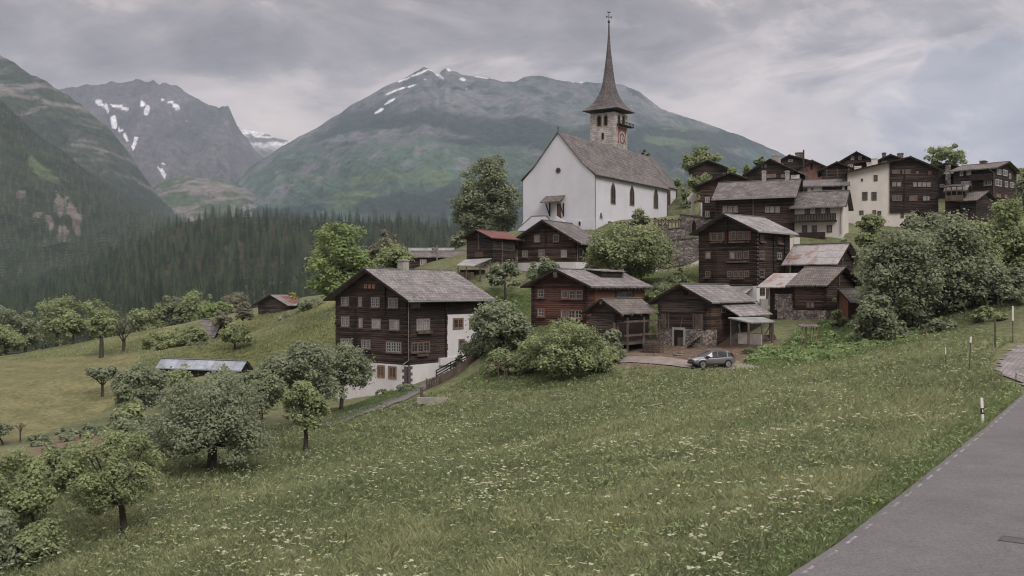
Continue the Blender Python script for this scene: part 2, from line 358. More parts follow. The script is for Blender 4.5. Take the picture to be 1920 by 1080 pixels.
def _fit(P, lam=.0006):
    xy = P[:, :2] / SCL; n = len(P)
    K = _phi(((xy[:, None] - xy[None]) ** 2).sum(-1)) + lam * np.eye(n)
    Q = np.c_[np.ones(n), xy]; A = np.block([[K, Q], [Q.T, np.zeros((3, 3))]])
    return xy, np.linalg.solve(A, np.r_[P[:, 2], np.zeros(3)])
_XY, _W = _fit(CP)
def ground_z(x, y):
    x = np.asarray(x, float); y = np.asarray(y, float); sh = x.shape
    q = np.c_[x.ravel(), y.ravel()] / SCL; out = np.empty(len(q))
    for i in range(0, len(q), 20000):
        c = q[i:i+20000]
        out[i:i+20000] = _phi(((c[:, None] - _XY[None]) ** 2).sum(-1)) @ _W[:-3] + _W[-3] + c @ _W[-2:]
    z = out
    X = x.ravel(); Y = y.ravel()
    # mild lumps away from the road
    droad = np.abs((X - 5.6) * .832 - (Y - 20) * .555)
    amp = np.clip((droad - 4) / 10, 0, 1)
    z = z + amp * (.5 * (fbm(X / 9, Y / 9, 3, 5) - .5) + .25 * (fbm(X / 2.2, Y / 2.2, 3, 9) - .5))
    return z.reshape(sh)
def gz(x, y): return float(ground_z(np.array([x]), np.array([y]))[0])
def gpt(px, Y):
    x = (px - CX) / F * Y; return Vector((x, Y, gz(x, Y)))
def pyof(v): return HZ - v[2] / v[1] * F

gx = np.concatenate([np.arange(-240, -110, 3.0), np.arange(-110, 70, 1.0), np.arange(70, 190, 3.0)])
gy = np.concatenate([np.arange(-60, 14, 4.0), np.arange(14, 135, .8), np.arange(135, 250, 1.6), np.arange(250, 345, 5.0)])
GX, GY = np.meshgrid(gx, gy)
GZ = ground_z(GX, GY)
X = GX.ravel(); Y = GY.ravel(); Z = GZ.ravel()
PX = CX + F * X / np.maximum(Y, 1); PY = HZ - F * Z / np.maximum(Y, 1)
def reg(poly, y0, y1):
    wob = 6 * (fbm(X / 3, Y / 3, 3, 31) - .5)
    return inpoly(PX + wob * 2, PY + wob, poly) & (Y > y0) & (Y < y1)
n1 = fbm(X / 14, Y / 14, 4, 1)[:, None]; n2 = fbm(X / 2.5, Y / 2.5, 4, 2)[:, None]
mix = lambda a, b, t: np.array(a) * (1 - t) + np.array(b) * t
col = mix((.095, .108, .055), (.15, .16, .085), np.clip(n1 * 1.6 - .3, 0, 1)) * (.75 + .5 * n2)
# mown field on the left : dry swaths
stripe = .5 + .5 * np.sin((X * .55 + Y * 1.0) * .95 + 5 * fbm(X / 16, Y / 16, 3, 8))
mown = mix((.105, .108, .050), (.20, .19, .098), (np.clip(n2[:, 0] * .9 + stripe * .3 - .15, 0, 1))[:, None])
fm = reg([(-700,690),(0,672),(250,658),(262,668),(262,690),(225,745),(195,775),(120,800),(40,822),(-400,960)], 95, 225)
edge = sstep(60, 40, np.zeros(1))
col[fm] = mown[fm]
up = reg([(-600,690),(0,668),(160,640),(330,612),(440,596),(640,560),(650,640),(480,680),(400,690),(300,655),(0,672)], 138, 250)
col[up] = (mix((.10, .125, .042), (.17, .165, .065), n1) * (.7 + .6 * n2))[up]
dry = reg([(230,632),(330,610),(330,622),(240,645)], 200, 260); col[dry] = (mix((.2, .17, .09), (.27, .22, .12), n2))[dry]
dirt = reg([(1150,650),(1225,640),(1440,630),(1460,645),(1440,668),(1400,680),(1370,676),(1180,690),(1150,678)], 92, 112)
col[dirt] = (mix((.10, .072, .052), (.185, .14, .10), n2))[dirt]
dirt2 = reg([(1425,655),(1500,650),(1525,648),(1520,660),(1470,672),(1430,676)], 90, 106); col[dirt2] = (mix((.16, .115, .07), (.24, .18, .11), n2))[dirt2]
lawn = reg([(780,600),(905,545),(1100,540),(1100,580),(990,600),(900,640)], 124, 150); col[lawn] = (mix((.060, .092, .032), (.085, .115, .042), n2))[lawn]
bank = reg([(1230,505),(1312,500),(1312,545),(1225,545)], 124, 160); col[bank] = (mix((.14, .14, .055), (.11, .125, .045), n2))[bank]
soil = reg([(60,835),(200,810),(230,825),(180,860),(70,870)], 60, 110); col[soil] = (mix((.12, .085, .06), (.2, .15, .11), n2))[soil]
ny, nx = GX.shape
idx = np.arange(nx * ny).reshape(ny, nx)
quads = np.stack([idx[:-1, :-1], idx[:-1, 1:], idx[1:, 1:], idx[1:, :-1]], -1).reshape(-1, 4)
M['ground'] = attr_mat('meadow_ground', fine=1.6, lo=.55, hi=1.4, bump=.9, bdist=.25)
gcol = np.c_[col, np.ones(len(col))]
ground = link('ground', raw_mesh('ground', np.c_[X, Y, Z], quads, M['ground'], {'Col': ('FLOAT_COLOR', gcol)}, True))
ground['kind'] = 'structure'

# ---- ribbons laid on the terrain
def ribbon(name, pts, widths, mat, lift=.05, step=1.0, cross=6, flatz=None):
    pts = [Vector(p) for p in pts]; P = []; Wd = []
    for i in range(len(pts) - 1):
        n = max(1, int((pts[i+1] - pts[i]).length / step))
        for k in range(n): P.append(pts[i].lerp(pts[i+1], k / n)); Wd.append(widths[i] + (widths[i+1] - widths[i]) * k / n)
    P.append(pts[-1]); Wd.append(widths[-1]); V = []
    for i, p in enumerate(P):
        d = (P[min(i+1, len(P)-1)] - P[max(i-1, 0)]); nrm = Vector((d.y, -d.x, 0)).normalized()
        for k in range(cross + 1):
            q = p + nrm * (k / cross - .5) * Wd[i]; V.append((q.x, q.y, 0))
    V = np.array(V); V[:, 2] = (ground_z(V[:, 0], V[:, 1]) if flatz is None else flatz) + lift
    c1 = cross + 1; n = len(P); ii = np.arange(n * c1).reshape(n, c1)
    q = np.stack([ii[:-1, :-1], ii[:-1, 1:], ii[1:, 1:], ii[1:, :-1]], -1).reshape(-1, 4)
    o = link(name, raw_mesh(name, V, q, mat, None, True)); o['kind'] = 'structure'; return o
def asphalt_mat():
    m = noise_mat('road_asphalt', [(.28, (.099, .097, .098)), (.5, (.117, .115, .116)), (.72, (.133, .131, .131))], scale=.5, rough=.85, bump=.35, bdist=.012, fine=(14, .7, 1.3))
    nt = m.node_tree; L = nt.links.new; bs = [n for n in nt.nodes if n.type == 'BSDF_PRINCIPLED'][0]; src = bs.inputs['Base Color'].links[0].from_socket
    tc = N(nt, 'ShaderNodeTexCoord'); w = N(nt, 'ShaderNodeTexNoise', i_Scale=1.1, i_Detail=4.0); L(tc.outputs['Object'], w.inputs['Vector'])
    va = N(nt, 'ShaderNodeVectorMath', operation='MULTIPLY_ADD'); va.inputs[1].default_value = g3(1.2); L(w.outputs['Color'], va.inputs[0]); L(tc.outputs['Object'], va.inputs[2])
    v = N(nt, 'ShaderNodeTexVoronoi', feature='DISTANCE_TO_EDGE', i_Scale=.22); L(va.outputs[0], v.inputs['Vector'])
    e = N(nt, 'ShaderNodeMapRange'); e.inputs[1].default_value = .002; e.inputs[2].default_value = .008; e.inputs[3].default_value = .9; L(v.outputs['Distance'], e.inputs[0])
    mx = N(nt, 'ShaderNodeMix', data_type='RGBA', blend_type='MULTIPLY'); mx.inputs[0].default_value = 1; L(src, mx.inputs[6]); L(e.outputs[0], mx.inputs[7]); L(mx.outputs[2], bs.inputs['Base Color'])
    return m
M['asphalt'] = asphalt_mat()
M['asphalt_old'] = noise_mat('path_asphalt', [(.3, (.10, .096, .095)), (.7, (.16, .15, .148))], scale=.9, rough=.9, bump=.2, fine=(14, .8, 1.2))
M['gravel'] = noise_mat('track_gravel', [(.3, (.15, .13, .115)), (.7, (.25, .22, .195))], scale=1.2, bump=.5, fine=(9, .7, 1.3))
# road : a flat carriageway, left edge known
RL = [(-8.0, .5), (6.6, 23.0), (8.7, 25.8), (14.9, 34.9), (23.2, 47.2), (33.4, 62.7), (46, 82)]
RW = 5.0
rp = []
for i, (x, y) in enumerate(RL):
    a = RL[max(i-1, 0)]; b = RL[min(i+1, len(RL)-1)]; d = Vector((b[0]-a[0], b[1]-a[1], 0)).normalized(); nr = Vector((d.y, -d.x, 0))
    rp.append(Vector((x, y, 0)) + nr * RW / 2)
rp = rp[:-1]
road = ribbon('road', rp, [RW] * len(rp), M['asphalt'], lift=-6.9, flatz=0.0, step=2.0)
ribbon('road', [Vector((34.2, 59.6, 0)), Vector((44, 70, 0)), Vector((62, 84, 0)), Vector((95, 104, 0))], [5.0, 5.0, 5.0, 5.0], M['asphalt'], lift=.12, step=1.0)
# dashed edge marking
M['road_paint'] = noise_mat('worn_road_paint', [(.40, (.12, .115, .116)), (.62, (.30, .29, .285))], scale=4.0, rough=.8, bump=0)
mk = MB(); dist = 0
seg = [Vector((x, y, 0)) for x, y in RL[1:6]]
def along(s):
    for i in range(len(seg) - 1):
        l = (seg[i+1] - seg[i]).length
        if s <= l: d = (seg[i+1] - seg[i]).normalized(); return seg[i] + d * s, d
        s -= l
    return None
s = .3
while True:
    a = along(s); b = along(s + .9)
    if not a or not b: break
    nr = Vector((a[1].y, -a[1].x, 0))
    pa = a[0] + nr * .22; pb = b[0] + nr * .22; w = nr * .045
    mk.add([(*(pa - w).xy, -6.893), (*(pa + w).xy, -6.893), (*(pb + w).xy, -6.893), (*(pb - w).xy, -6.893)], [(0, 1, 2, 3)])
    s += 1.75
mko = mk.build('road_marking', M['road_paint']); mko['kind'] = 'structure'
# kerb-less verge on the far side, drain grate
# asphalt lane down to the big chalet, track by the car, lane under the cemetery wall
path = ribbon('path', [at(600, 798, 86), at(650, 780, 92), at(720, 755, 100), at(790, 731, 107), at(838, 706, 113), at(880, 690, 118)], [2.6, 2.7, 2.8, 2.6, 2.4, 2.4], M['asphalt_old'], lift=.09)
track = ribbon('track', [at(1150, 683, 98), at(1230, 678, 96), at(1330, 688, 93), at(1400, 687, 92.5), at(1470, 684, 92)], [2.8, 3, 3, 3, 2], M['gravel'], lift=.08)
lane = ribbon('lane', [at(1180, 512, 148), at(1260, 500, 146.5), at(1320, 492, 146)], [2.6, 2.8, 3], M['concrete'], lift=.12)
# paved forecourt right
M['paving'] = tile_mat('grass_pavers', (.20, .185, .18), (.26, .24, .235), (.12, .115, .10), w=.42, h=.3)
def patch(name, poly, y0, y1, mat, lift=.06, res=.5):
    P = [at(*p) for p in poly]; xs = [p.x for p in P]; ys = [p.y for p in P]
    gx_ = np.arange(min(xs), max(xs), res); gy_ = np.arange(min(ys), max(ys), res); A, B = np.meshgrid(gx_, gy_)
    inside = inpoly(A, B, [(p.x, p.y) for p in P]); Zp = ground_z(A, B) + lift
    ii = np.arange(A.size).reshape(A.shape)
    q = np.stack([ii[:-1, :-1], ii[:-1, 1:], ii[1:, 1:], ii[1:, :-1]], -1).reshape(-1, 4)
    q = q[inside.ravel()[q].all(1)]
    o = link(name, raw_mesh(name, np.c_[A.ravel(), B.ravel(), Zp.ravel()], q, mat, None, True)); o['kind'] = 'structure'; return o
patch('pavement', [(1925,738,63.4),(1905,716,67),(1868,700,70),(1858,690,72),(1872,672,76),(1880,650,80),(1900,642,84),(2100,600,90),(2200,700,72)], 60, 90, M['paving'], lift=.1)
# ---------------------------------------------------------------- houses
class House:
    """corner nearest the camera at pixel column cpx and depth Y; local +x runs back to the right, +y back to the left"""
    def __init__(s, name, label, cat, cpx, Y, phi, lpx, rpx, base_py, eave_py, ridge_py, gable='L', wall='log', roof='slate', og=.7, oe=.8, t=.2,
                 group=None, rk=.5, sink=2.0, ridge_at=None, base_mat=None, base_top_py=None, no_roof=False, wallname='wall', La=None, Lb=None):
        ph = math.radians(phi); s.a = Vector((math.cos(ph), math.sin(ph), 0)); s.b = Vector((-math.sin(ph), math.cos(ph), 0))
        s.P0 = at(cpx, base_py, Y)
        def ext(px, d):
            r = (px - CX) / F; return (r * s.P0.y - s.P0.x) / (d.x - r * d.y)
        s.La = La or ext(rpx, s.a); s.Lb = Lb or ext(lpx, s.b)
        if DEBUG: print('DIM', round(s.La, 1), round(s.Lb, 1), label[:50])
        s.ze = (HZ - eave_py) / F * Y - s.P0.z
        s.gable = gable; s.og, s.oe, s.t = og, oe, t; s.rk = rk
        s.root = empty(name, s.P0, ph); tag(s.root, label, cat, group)
        # ridge
        q = (s.Lb if gable == 'L' else s.La) * rk
        gp = s.P0 + (s.b if gable == 'L' else s.a) * q - (s.a if gable == 'L' else s.b) * og
        s.zr = (HZ - ridge_py) / F * gp.y - s.P0.z            # top of roof at ridge
        W = s.Lb if gable == 'L' else s.La; Lr = s.La if gable == 'L' else s.Lb
        s.W, s.Lr = W, Lr
        zw = s.zr - t
        # wall
        prof = [(0, -sink), (W, -sink), (W, s.ze), (W * rk, zw), (0, s.ze)]
        if gable == 'L': ring = [(0, y, z) for y, z in prof]; off = (Lr, 0, 0)
        else: ring = [(x, 0, z) for x, z in prof]; off = (0, Lr, 0)
        m = MB(); m.prism(ring, off)
        s.wall = m.build(wallname, M[wall], s.root)
        if not no_roof: s.make_roof(roof)
    def rpt(s, p, q, z): return (p, q, z) if s.gable == 'L' else (q, p, z)
    def make_roof(s, roof):
        W, rk, t, oe, og = s.W, s.rk, s.t, s.oe, s.og
        k1 = (s.zr - t - s.ze) / (W * rk); k2 = (s.zr - t - s.ze) / (W * (1 - rk))
        e1 = s.ze - oe * k1; e2 = s.ze - oe * k2
        lo = [(-oe, e1), (W * rk, s.zr - t), (W + oe, e2)]
        prof = [(q, z + t) for q, z in lo] + [(q, z + .004) for q, z in reversed(lo)]
        m = MB(); ring = [s.rpt(-og, q, z) for q, z in prof]
        o = (s.Lr + 2 * og, 0, 0) if s.gable == 'L' else (0, s.Lr + 2 * og, 0)
        n = len(ring); vs = [Vector(p) for p in ring] + [Vector(p) + Vector(o) for p in ring]
        fs = [(i, (i + 1) % n, n + (i + 1) % n, n + i) for i in range(n)]
        fs += [(0, 1, 4, 5), (1, 2, 3, 4), (n, n + 5, n + 4, n + 1), (n + 1, n + 4, n + 3, n + 2)]
        m.add(vs, fs)
        s.roof = m.build('roof', M[roof + ('Y' if s.gable == 'R' and (roof + 'Y') in M else '')], s.root)
        # bargeboards on the near gable
        bb = MB()
        for (q0, z0), (q1, z1) in ((lo[0], lo[1]), (lo[1], lo[2])):
            bb.beam(s.rpt(-og - .03, q0, z0 + t * .35), s.rpt(-og - .03, q1, z1 + t * .35), .06, t * 1.25)
        s.barge = bb.build('bargeboard', M['timber_dark'], s.root)
        # ridge capping
        rc = MB(); rc.beam(s.rpt(-og, W * rk, s.zr + .03), s.rpt(s.Lr + og, W * rk, s.zr + .03), .3, .08)
        rc.build('ridge_cap', M['zinc'], s.roof)
    # pixel -> (along, z) on a face
    def fp(s, face, px, py):
        d = Vector(((px - CX) / F, 1, (HZ - py) / F)); n = s.a if face == 'L' else s.b
        k = s.P0.dot(n) / d.dot(n); P = d * k - s.P0
        return (P.dot(s.b) if face == 'L' else P.dot(s.a)), P.z
    def face(s, f, u, z, d):
        """point on a face at distance u along, height z, d outwards"""
        return (-d, u, z) if f == 'L' else (u, -d, z)
    def fbox(s, m, f, u0, u1, z0, z1, d0, d1):
        p = s.face(f, u0, z0, d0); q = s.face(f, u1, z1, d1)
        m.box(min(p[0], q[0]), max(p[0], q[0]), min(p[1], q[1]), max(p[1], q[1]), min(p[2], q[2]), max(p[2], q[2]))
    def rect(s, f, x0, y0, x1, y1):
        (ua, za) = s.fp(f, x0, y1); (ub, zb) = s.fp(f, x1, y0)
        _, z0 = s.fp(f, (x0 + x1) / 2, y1); _, z1 = s.fp(f, (x0 + x1) / 2, y0)
        return min(ua, ub), max(ua, ub), z0, z1
    def win(s, f, x0, y0, x1, y1, n=1, rows=2, style='white', glass='glass', sill=True, cross=True, d=0.0, split=True, label=None):
        u0, u1, z0, z1 = s.rect(f, x0, y0, x1, y1)
        fr = {'white': ('frame_grey', 'frame_white'), 'brown': ('frame_brown', 'frame_grey'), 'stone': ('sandstone', 'frame_brown'), 'dark': ('frame_dark', 'frame_grey'),
              'red': ('frame_red', 'frame_white'), 'allwhite': ('frame_white', 'frame_white'), 'darkdark': ('frame_dark', 'frame_dark')}[style]
        b = .11 if style != 'stone' else .2
        m = MB()
        m.mi = 0
        s.fbox(m, f, u0, u1, z1 - b, z1, d, d + .09); s.fbox(m, f, u0, u1, z0, z0 + b, d, d + .09)
        s.fbox(m, f, u0, u0 + b, z0 + b, z1 - b, d, d + .088); s.fbox(m, f, u1 - b, u1, z0 + b, z1 - b, d, d + .088)
        w = (u1 - u0 - 2 * b) / n; m.mi = 0
        for i in range(1, n):
            c = u0 + b + w * i; s.fbox(m, f, c - .06, c + .06, z0 + b, z1 - b, d, d + .086)
        m.mi = 1; q = .05
        for i in range(n):
            a0 = u0 + b + w * i + (.06 if i else 0); a1 = u0 + b + w * (i + 1) - (.06 if i < n - 1 else 0)
            s.fbox(m, f, a0, a0 + q, z0 + b, z1 - b, d, d + .07); s.fbox(m, f, a1 - q, a1, z0 + b, z1 - b, d, d + .07)
            s.fbox(m, f, a0 + q, a1 - q, z1 - b - q, z1 - b, d, d + .068); s.fbox(m, f, a0 + q, a1 - q, z0 + b, z0 + b + q, d, d + .068)
            if cross and a1 - a0 > .35: s.fbox(m, f, (a0 + a1) / 2 - .022, (a0 + a1) / 2 + .022, z0 + b + q, z1 - b - q, d, d + .066)
            for r_ in range(1, rows):
                zz = z0 + b + (z1 - z0 - 2 * b) * r_ / rows; s.fbox(m, f, a0 + q, a1 - q, zz - .018, zz + .018, d, d + .064)
        wo = m.build('window', [M[fr[0]], M[fr[1]]], s.root)
        if label: wo['label'] = label
        g = MB(); s.fbox(g, f, u0 + b * .7, u1 - b * .7, z0 + b * .7, z1 - b * .7, d + .004, d + .03); g.build('pane', M[glass], wo)
        if sill:
            k = MB(); s.fbox(k, f, u0 - .08, u1 + .08, z0 - .12, z0 - .003, d, d + .2); k.build('sill', M['timber' if style not in ('stone',) else 'sandstone'], wo)
        return wo
    def panel(s, name, f, x0, y0, x1, y1, mat, d0=0.0, d1=.03, label=None, parent=None):
        u0, u1, z0, z1 = s.rect(f, x0, y0, x1, y1); m = MB(); s.fbox(m, f, u0, u1, z0, z1, d0, d1)
        o = m.build(name, M[mat], parent or s.root)
        if label: o['label'] = label
        return o
    def logends(s, f, px, y0, y1, d=.22, w=.3, name='log_joint'):
        u, z1 = s.fp(f, px, y0); _, z0 = s.fp(f, px, y1); m = MB(); z = z0; r = random.Random(int(px * 7 + y0))
        while z < z1 - .1:
            ww = w * r.uniform(.75, 1.1); dd = d * r.uniform(.6, 1.15); s.fbox(m, f, u - ww / 2, u + ww / 2, z, z + .235, 0, dd); z += .26
        return m.build(name, M['log2'], s.root)
    def corner_logs(s, u_off=0.0, z0=0.0, z1=None, d=.3):
        """crossed log ends at the near corner, both directions"""
        m = MB(); z = z0; z1 = z1 or s.ze - .2; r = random.Random(3)
        k = 0
        while z < z1:
            e = d * r.uniform(.7, 1.1)
            if k % 2: m.box(-e, .0, .02, .30, z, z + .24)
            else: m.box(.02, .30, -e, .0, z, z + .24)
            k += 1; z += .26
        m.build('log_joint', M['log2'], s.root)
    def downpipe(s, f, px, y0, y1, d=.14, r=.06, kick=True, elbow=.6):
        u, z1 = s.fp(f, px, y0); _, z0 = s.fp(f, px, y1); m = MB()
        pts = [s.face(f, u + .5, z1 + .35, d + elbow), s.face(f, u, z1 - .1, d), s.face(f, u, z0 + .3, d)]
        pts.append(s.face(f, u - (.9 if kick else 0), z0 - .1, d))
        m.tube(pts, r); return m.build('downpipe', M['zinc'], s.root)
    def gutter(s, r=.08):
        """half-round gutter under the near eave"""
        k1 = (s.zr - s.t - s.ze) / (s.W * s.rk); z = s.ze - s.oe * k1 + .02
        m = MB(); m.tube([s.rpt(-s.og * .9, -s.oe - .07, z), s.rpt(s.Lr + s.og * .9, -s.oe - .07, z)], r, 6)
        return m.build('gutter', M['zinc'], s.root)
    def chimney(s, px, y0, y1, p=None, w=.8, q=None, mat='concrete', cap='concrete', wpx=None):
        """on the roof: p along the ridge from the pixel column on ridge line"""
        r = (px - CX) / F; dr = s.a if s.gable == 'L' else s.b; dq = s.b if s.gable == 'L' else s.a
        if p is None:
            q = s.rk if q is None else q; o = s.P0 + dq * (q * s.W)
            t_ = (r * o.y - o.x) / (dr.x - r * dr.y)
        else:
            t_ = p; o = s.P0 + dr * p; q = (r * o.y - o.x) / (dq.x - r * dq.y) / s.W
        P = s.P0 + dr * t_ + dq * (q * s.W)
        z1 = (HZ - y0) / F * P.y - s.P0.z; z0 = (HZ - y1) / F * P.y - s.P0.z - .6
        if wpx: w = wpx / F * P.y
        c = s.rpt(t_, s.W * q, 0); m = MB(); h = w / 2
        m.box(c[0]-h, c[0]+h, c[1]-h, c[1]+h, z0, z1 - .25)
        m.box(c[0]-h-.08, c[0]+h+.08, c[1]-h-.08, c[1]+h+.08, z1 - .25, z1 - .12)
        o = m.build('chimney', M[mat], s.roof)
        k = MB(); k.box(c[0]-h*.8, c[0]+h*.8, c[1]-h*.8, c[1]+h*.8, z1 - .118, z1); k.build('chimney_cap', M[cap], s.root)
        return o
def T(ox, oy, s): return lambda *c: tuple(ox + v / s if i % 2 == 0 else oy + v / s for i, v in enumerate(c))
def wins(h, f, tr, rects, **kw):
    for r in rects:
        k = dict(kw)
        if len(r) > 4: k['n'] = r[4]
        if len(r) > 5: k.update(r[5])
        h.win(f, *tr(*r[:4]), **k)
# ============================================================ big dark chalet, front left
t = T(600, 490, 4)
A = House('chalet', 'large dark log chalet with white plastered base and annex, leftmost of the village houses', 'chalet', 764, 112, 51.7, 629, 908, 685, 557, 503,
          wall='log', roof='slate', og=1.0, oe=1.1, t=.2, sink=.02, group='dark timber houses of the village')
m = MB(); m.box(-.06, A.La - .06, -.06, A.Lb - .05, -6.5, 0); A.base = m.build('base', M['plaster'], A.root)
wins(A, 'L', t, [(160,265,218,335,2),(290,268,316,338,1),(385,268,450,345,2),(513,272,588,350,3),
                 (160,413,222,490,2,{'glass':'glass_grey'}),(292,424,322,498,1,{'glass':'glass_pale'}),(390,430,458,507,2,{'glass':'glass_pale'}),(522,436,597,515,2,{'glass':'glass_pale'}),
                 (156,578,247,650,3),(312,588,380,657,2),(497,603,612,684,3)], rows=3)
wins(A, 'L', t, [(332,168,358,204,1),(364,170,386,206,1),(392,172,416,207,1)], style='red', sill=False, rows=1, cross=False, glass='glass_grey')
wins(A, 'L', t, [(434,778,490,870,2),(517,786,578,880,2)], style='stone', sill=False, d=.06)
wins(A, 'R', t, [(672,292,748,346,3),(720,430,822,518,2,{'glass':'glass_pale'}),(682,604,822,682,3,{'style':'brown'})], rows=3)
wins(A, 'R', t, [(1133,268,1147,308,1),(1162,268,1181,310,1)], sill=False, rows=1, cross=False, glass='glass_pale')
A.panel('window_box', 'R', *t(724, 525, 832, 542), 'timber', 0, .35); A.panel('window_box', 'R', *t(726, 693, 804, 712), 'timber', 0, .3)
# white annex on the long side
u0, u1, z0, z1 = A.rect('R', *t(946, 395, 1262, 760))
m = MB(); A.fbox(m, 'R', u0, A.La + .02, -3, z1, -.2, .12); A.annex = m.build('plaster_wall', M['plaster'], A.root)
wins(A, 'R', t, [(990,424,1068,508,2),(1113,420,1190,500,2),(1033,582,1077,660,1)], style='stone', sill=False, d=.12)
A.win('R', *t(1222, 672, 1246, 712), style='stone', d=.12, sill=False)
# arched window and door in the annex
u0, u1, z0, z1 = A.rect('R', *t(1082, 628, 1136, 702)); c = (u0 + u1) / 2; w = (u1 - u0) / 2
pts = [(-w, 0), (w, 0)] + [(w * math.cos(a), (z1 - z0) - w * .6 + w * .6 * math.sin(a)) for a in [i * math.pi / 8 for i in range(9)]]
m = MB(); m.prism([A.face('R', c + p, z0 + q, .12) for p, q in pts], (0, -.06, 0)); m.build('arched_shutter', M['door_wood'], A.root)
A.panel('door', 'R', *t(1158, 668, 1220, 758), 'door_wood', .12, .18)
A.panel('door_frame', 'R', *t(1152, 660, 1226, 668), 'sandstone', .12, .22)
# quoins on the base corner
m = MB(); z = -3.0; k = 0
while z < -.25:
    e = .75 if k % 2 else .45; m.box(-.1, e, -.1, .02, z, z + .34); m.box(-.1, .02, -.1, 1.2 - e, z, z + .34); z += .36; k += 1
m.build('quoin', M['quoin'], A.root)
A.corner_logs(); A.downpipe('R', 764.5, 560, 681); A.gutter()
for px in (640 + 25, 722): A.logends('L', px, 560 if px < 700 else 535, 680 if px < 700 else 590)
A.logends('R', 835.5, 562, 672)
for y in (545, 606): # brackets under the far eave
    u, z = A.fp('L', 631, y); m = MB(); A.fbox(m, 'L', u - .9, u, z - .15, z + .15, -.3, .35); m.build('bracket', M['timber_dark'], A.root)
A.chimney(756, 486, 503, w=1.0)
m = MB(); A.fbox(m, 'R', A.La * .38, A.La * .38 + 3.2, -.35, .55, -.1, .35); m.build('garden_wall_stub', M['plaster'], A.root)

# ============================================================ church
t = T(970, 230, 4.909)
CH = House('church', 'white village church with steep stone slab roof and slender pointed spire on the hilltop', 'church', 1115, 170, 56.3, 981, 1252, 431, 329, 246,
           wall='plaster_church', roof='slate_dark', no_roof=True, sink=4)
def church_roof(name, x0, x1, yc, hw, ze, zr, oe=.45, t=.25):
    k = (zr - ze) / hw
    half = [(hw + oe, ze - .05), (hw * .68, ze + (zr - ze) * .275), (0, zr)]
    prof = [(yc - q, z + t) for q, z in half] + [(yc + q, z + t) for q, z in reversed(half[:-1])]
    low = [(q, z - t + .003) for q, z in reversed(prof)]
    n = len(prof); m = MB(); vs = [(x0, q, z) for q, z in prof + low] + [(x1, q, z) for q, z in prof + low]; nn = 2 * n
    fs = [(i, (i + 1) % nn, nn + (i + 1) % nn, nn + i) for i in range(nn)]
    for i in range(n - 1): fs.append((i, i + 1, nn - 2 - i, nn - 1 - i)); fs.append((nn + i, nn + nn - 1 - i, nn + nn - 2 - i, nn + i + 1))
    m.add(vs, fs); return m
# bell-cast gable infill : wall pentagon is straight, roof flares below it
hw = CH.W / 2; zrn = CH.zr - .25
# replace the straight gable wall by the flared outline
me = CH.wall.data; me.clear_geometry()
m = MB(); pr = [(0, -4), (CH.W, -4), (CH.W, CH.ze), (CH.W - hw * .32, CH.ze + (zrn - CH.ze) * .275), (hw, zrn), (hw * .32, CH.ze + (zrn - CH.ze) * .275), (0, CH.ze)]
m.prism([(0, y, z) for y, z in pr], (CH.La, 0, 0)); me.from_pydata(m.v, [], m.f); me.update()
CH.roof = church_roof('roof', -.22, CH.La + .25, hw, hw, CH.ze, zrn).build('roof', M['slate_dark'], CH.root)
# choir with polygonal end
cw = 5.2; cx0 = CH.La + .002; cx1 = CH.La + 9.5; cx2 = cx1 + 4; zce = CH.ze + 1.2; zcr = zrn + .1
ringc = [(cx0, hw - cw), (cx1, hw - cw), (cx2, hw - cw * .42), (cx2, hw + cw * .42), (cx1, hw + cw), (cx0, hw + cw)]
m = MB(); m.prism([(x, y, -4) for x, y in ringc], (0, 0, 4 + zce)); choir = m.build('choir_wall', M['plaster_church'], CH.root)
m = MB(); e = .45; R2 = [(cx0 + .3, hw - cw - e), (cx1, hw - cw - e), (cx2 + e, hw - cw * .42 - .2), (cx2 + e, hw + cw * .42 + .2), (cx1, hw + cw + e), (cx0 + .3, hw + cw + e)]
vs = [(x, y, zce - .1) for x, y in R2] + [(cx0 + .3, hw, zcr), (cx1 - .6, hw, zcr)]
m.add(vs, [(0, 1, 7, 6), (1, 2, 7), (2, 3, 7), (3, 4, 7), (4, 5, 6, 7), (5, 0, 6), (5, 4, 3, 2, 1, 0)]); m.build('choir_roof', M['slate_dark'], CH.root)
# buttress + quoins at choir end
m = MB(); m.box(cx1 + .6, cx1 + 1.9, hw - cw - .9, hw - cw + .8, -4, zce * .52); bt = m.build('buttress', M['plaster_church'], CH.root)
m = MB(); z = .2; k = 0
while z < zce - 1.5:
    m.box(cx1 + (.55 if k % 2 else .8) + 0.9, cx1 + 1.96, hw - cw - .97, hw - cw - .4, z, z + .4) if z < zce * .5 else None; z += .75; k += 1
m.build('quoin', M['brick'], bt)
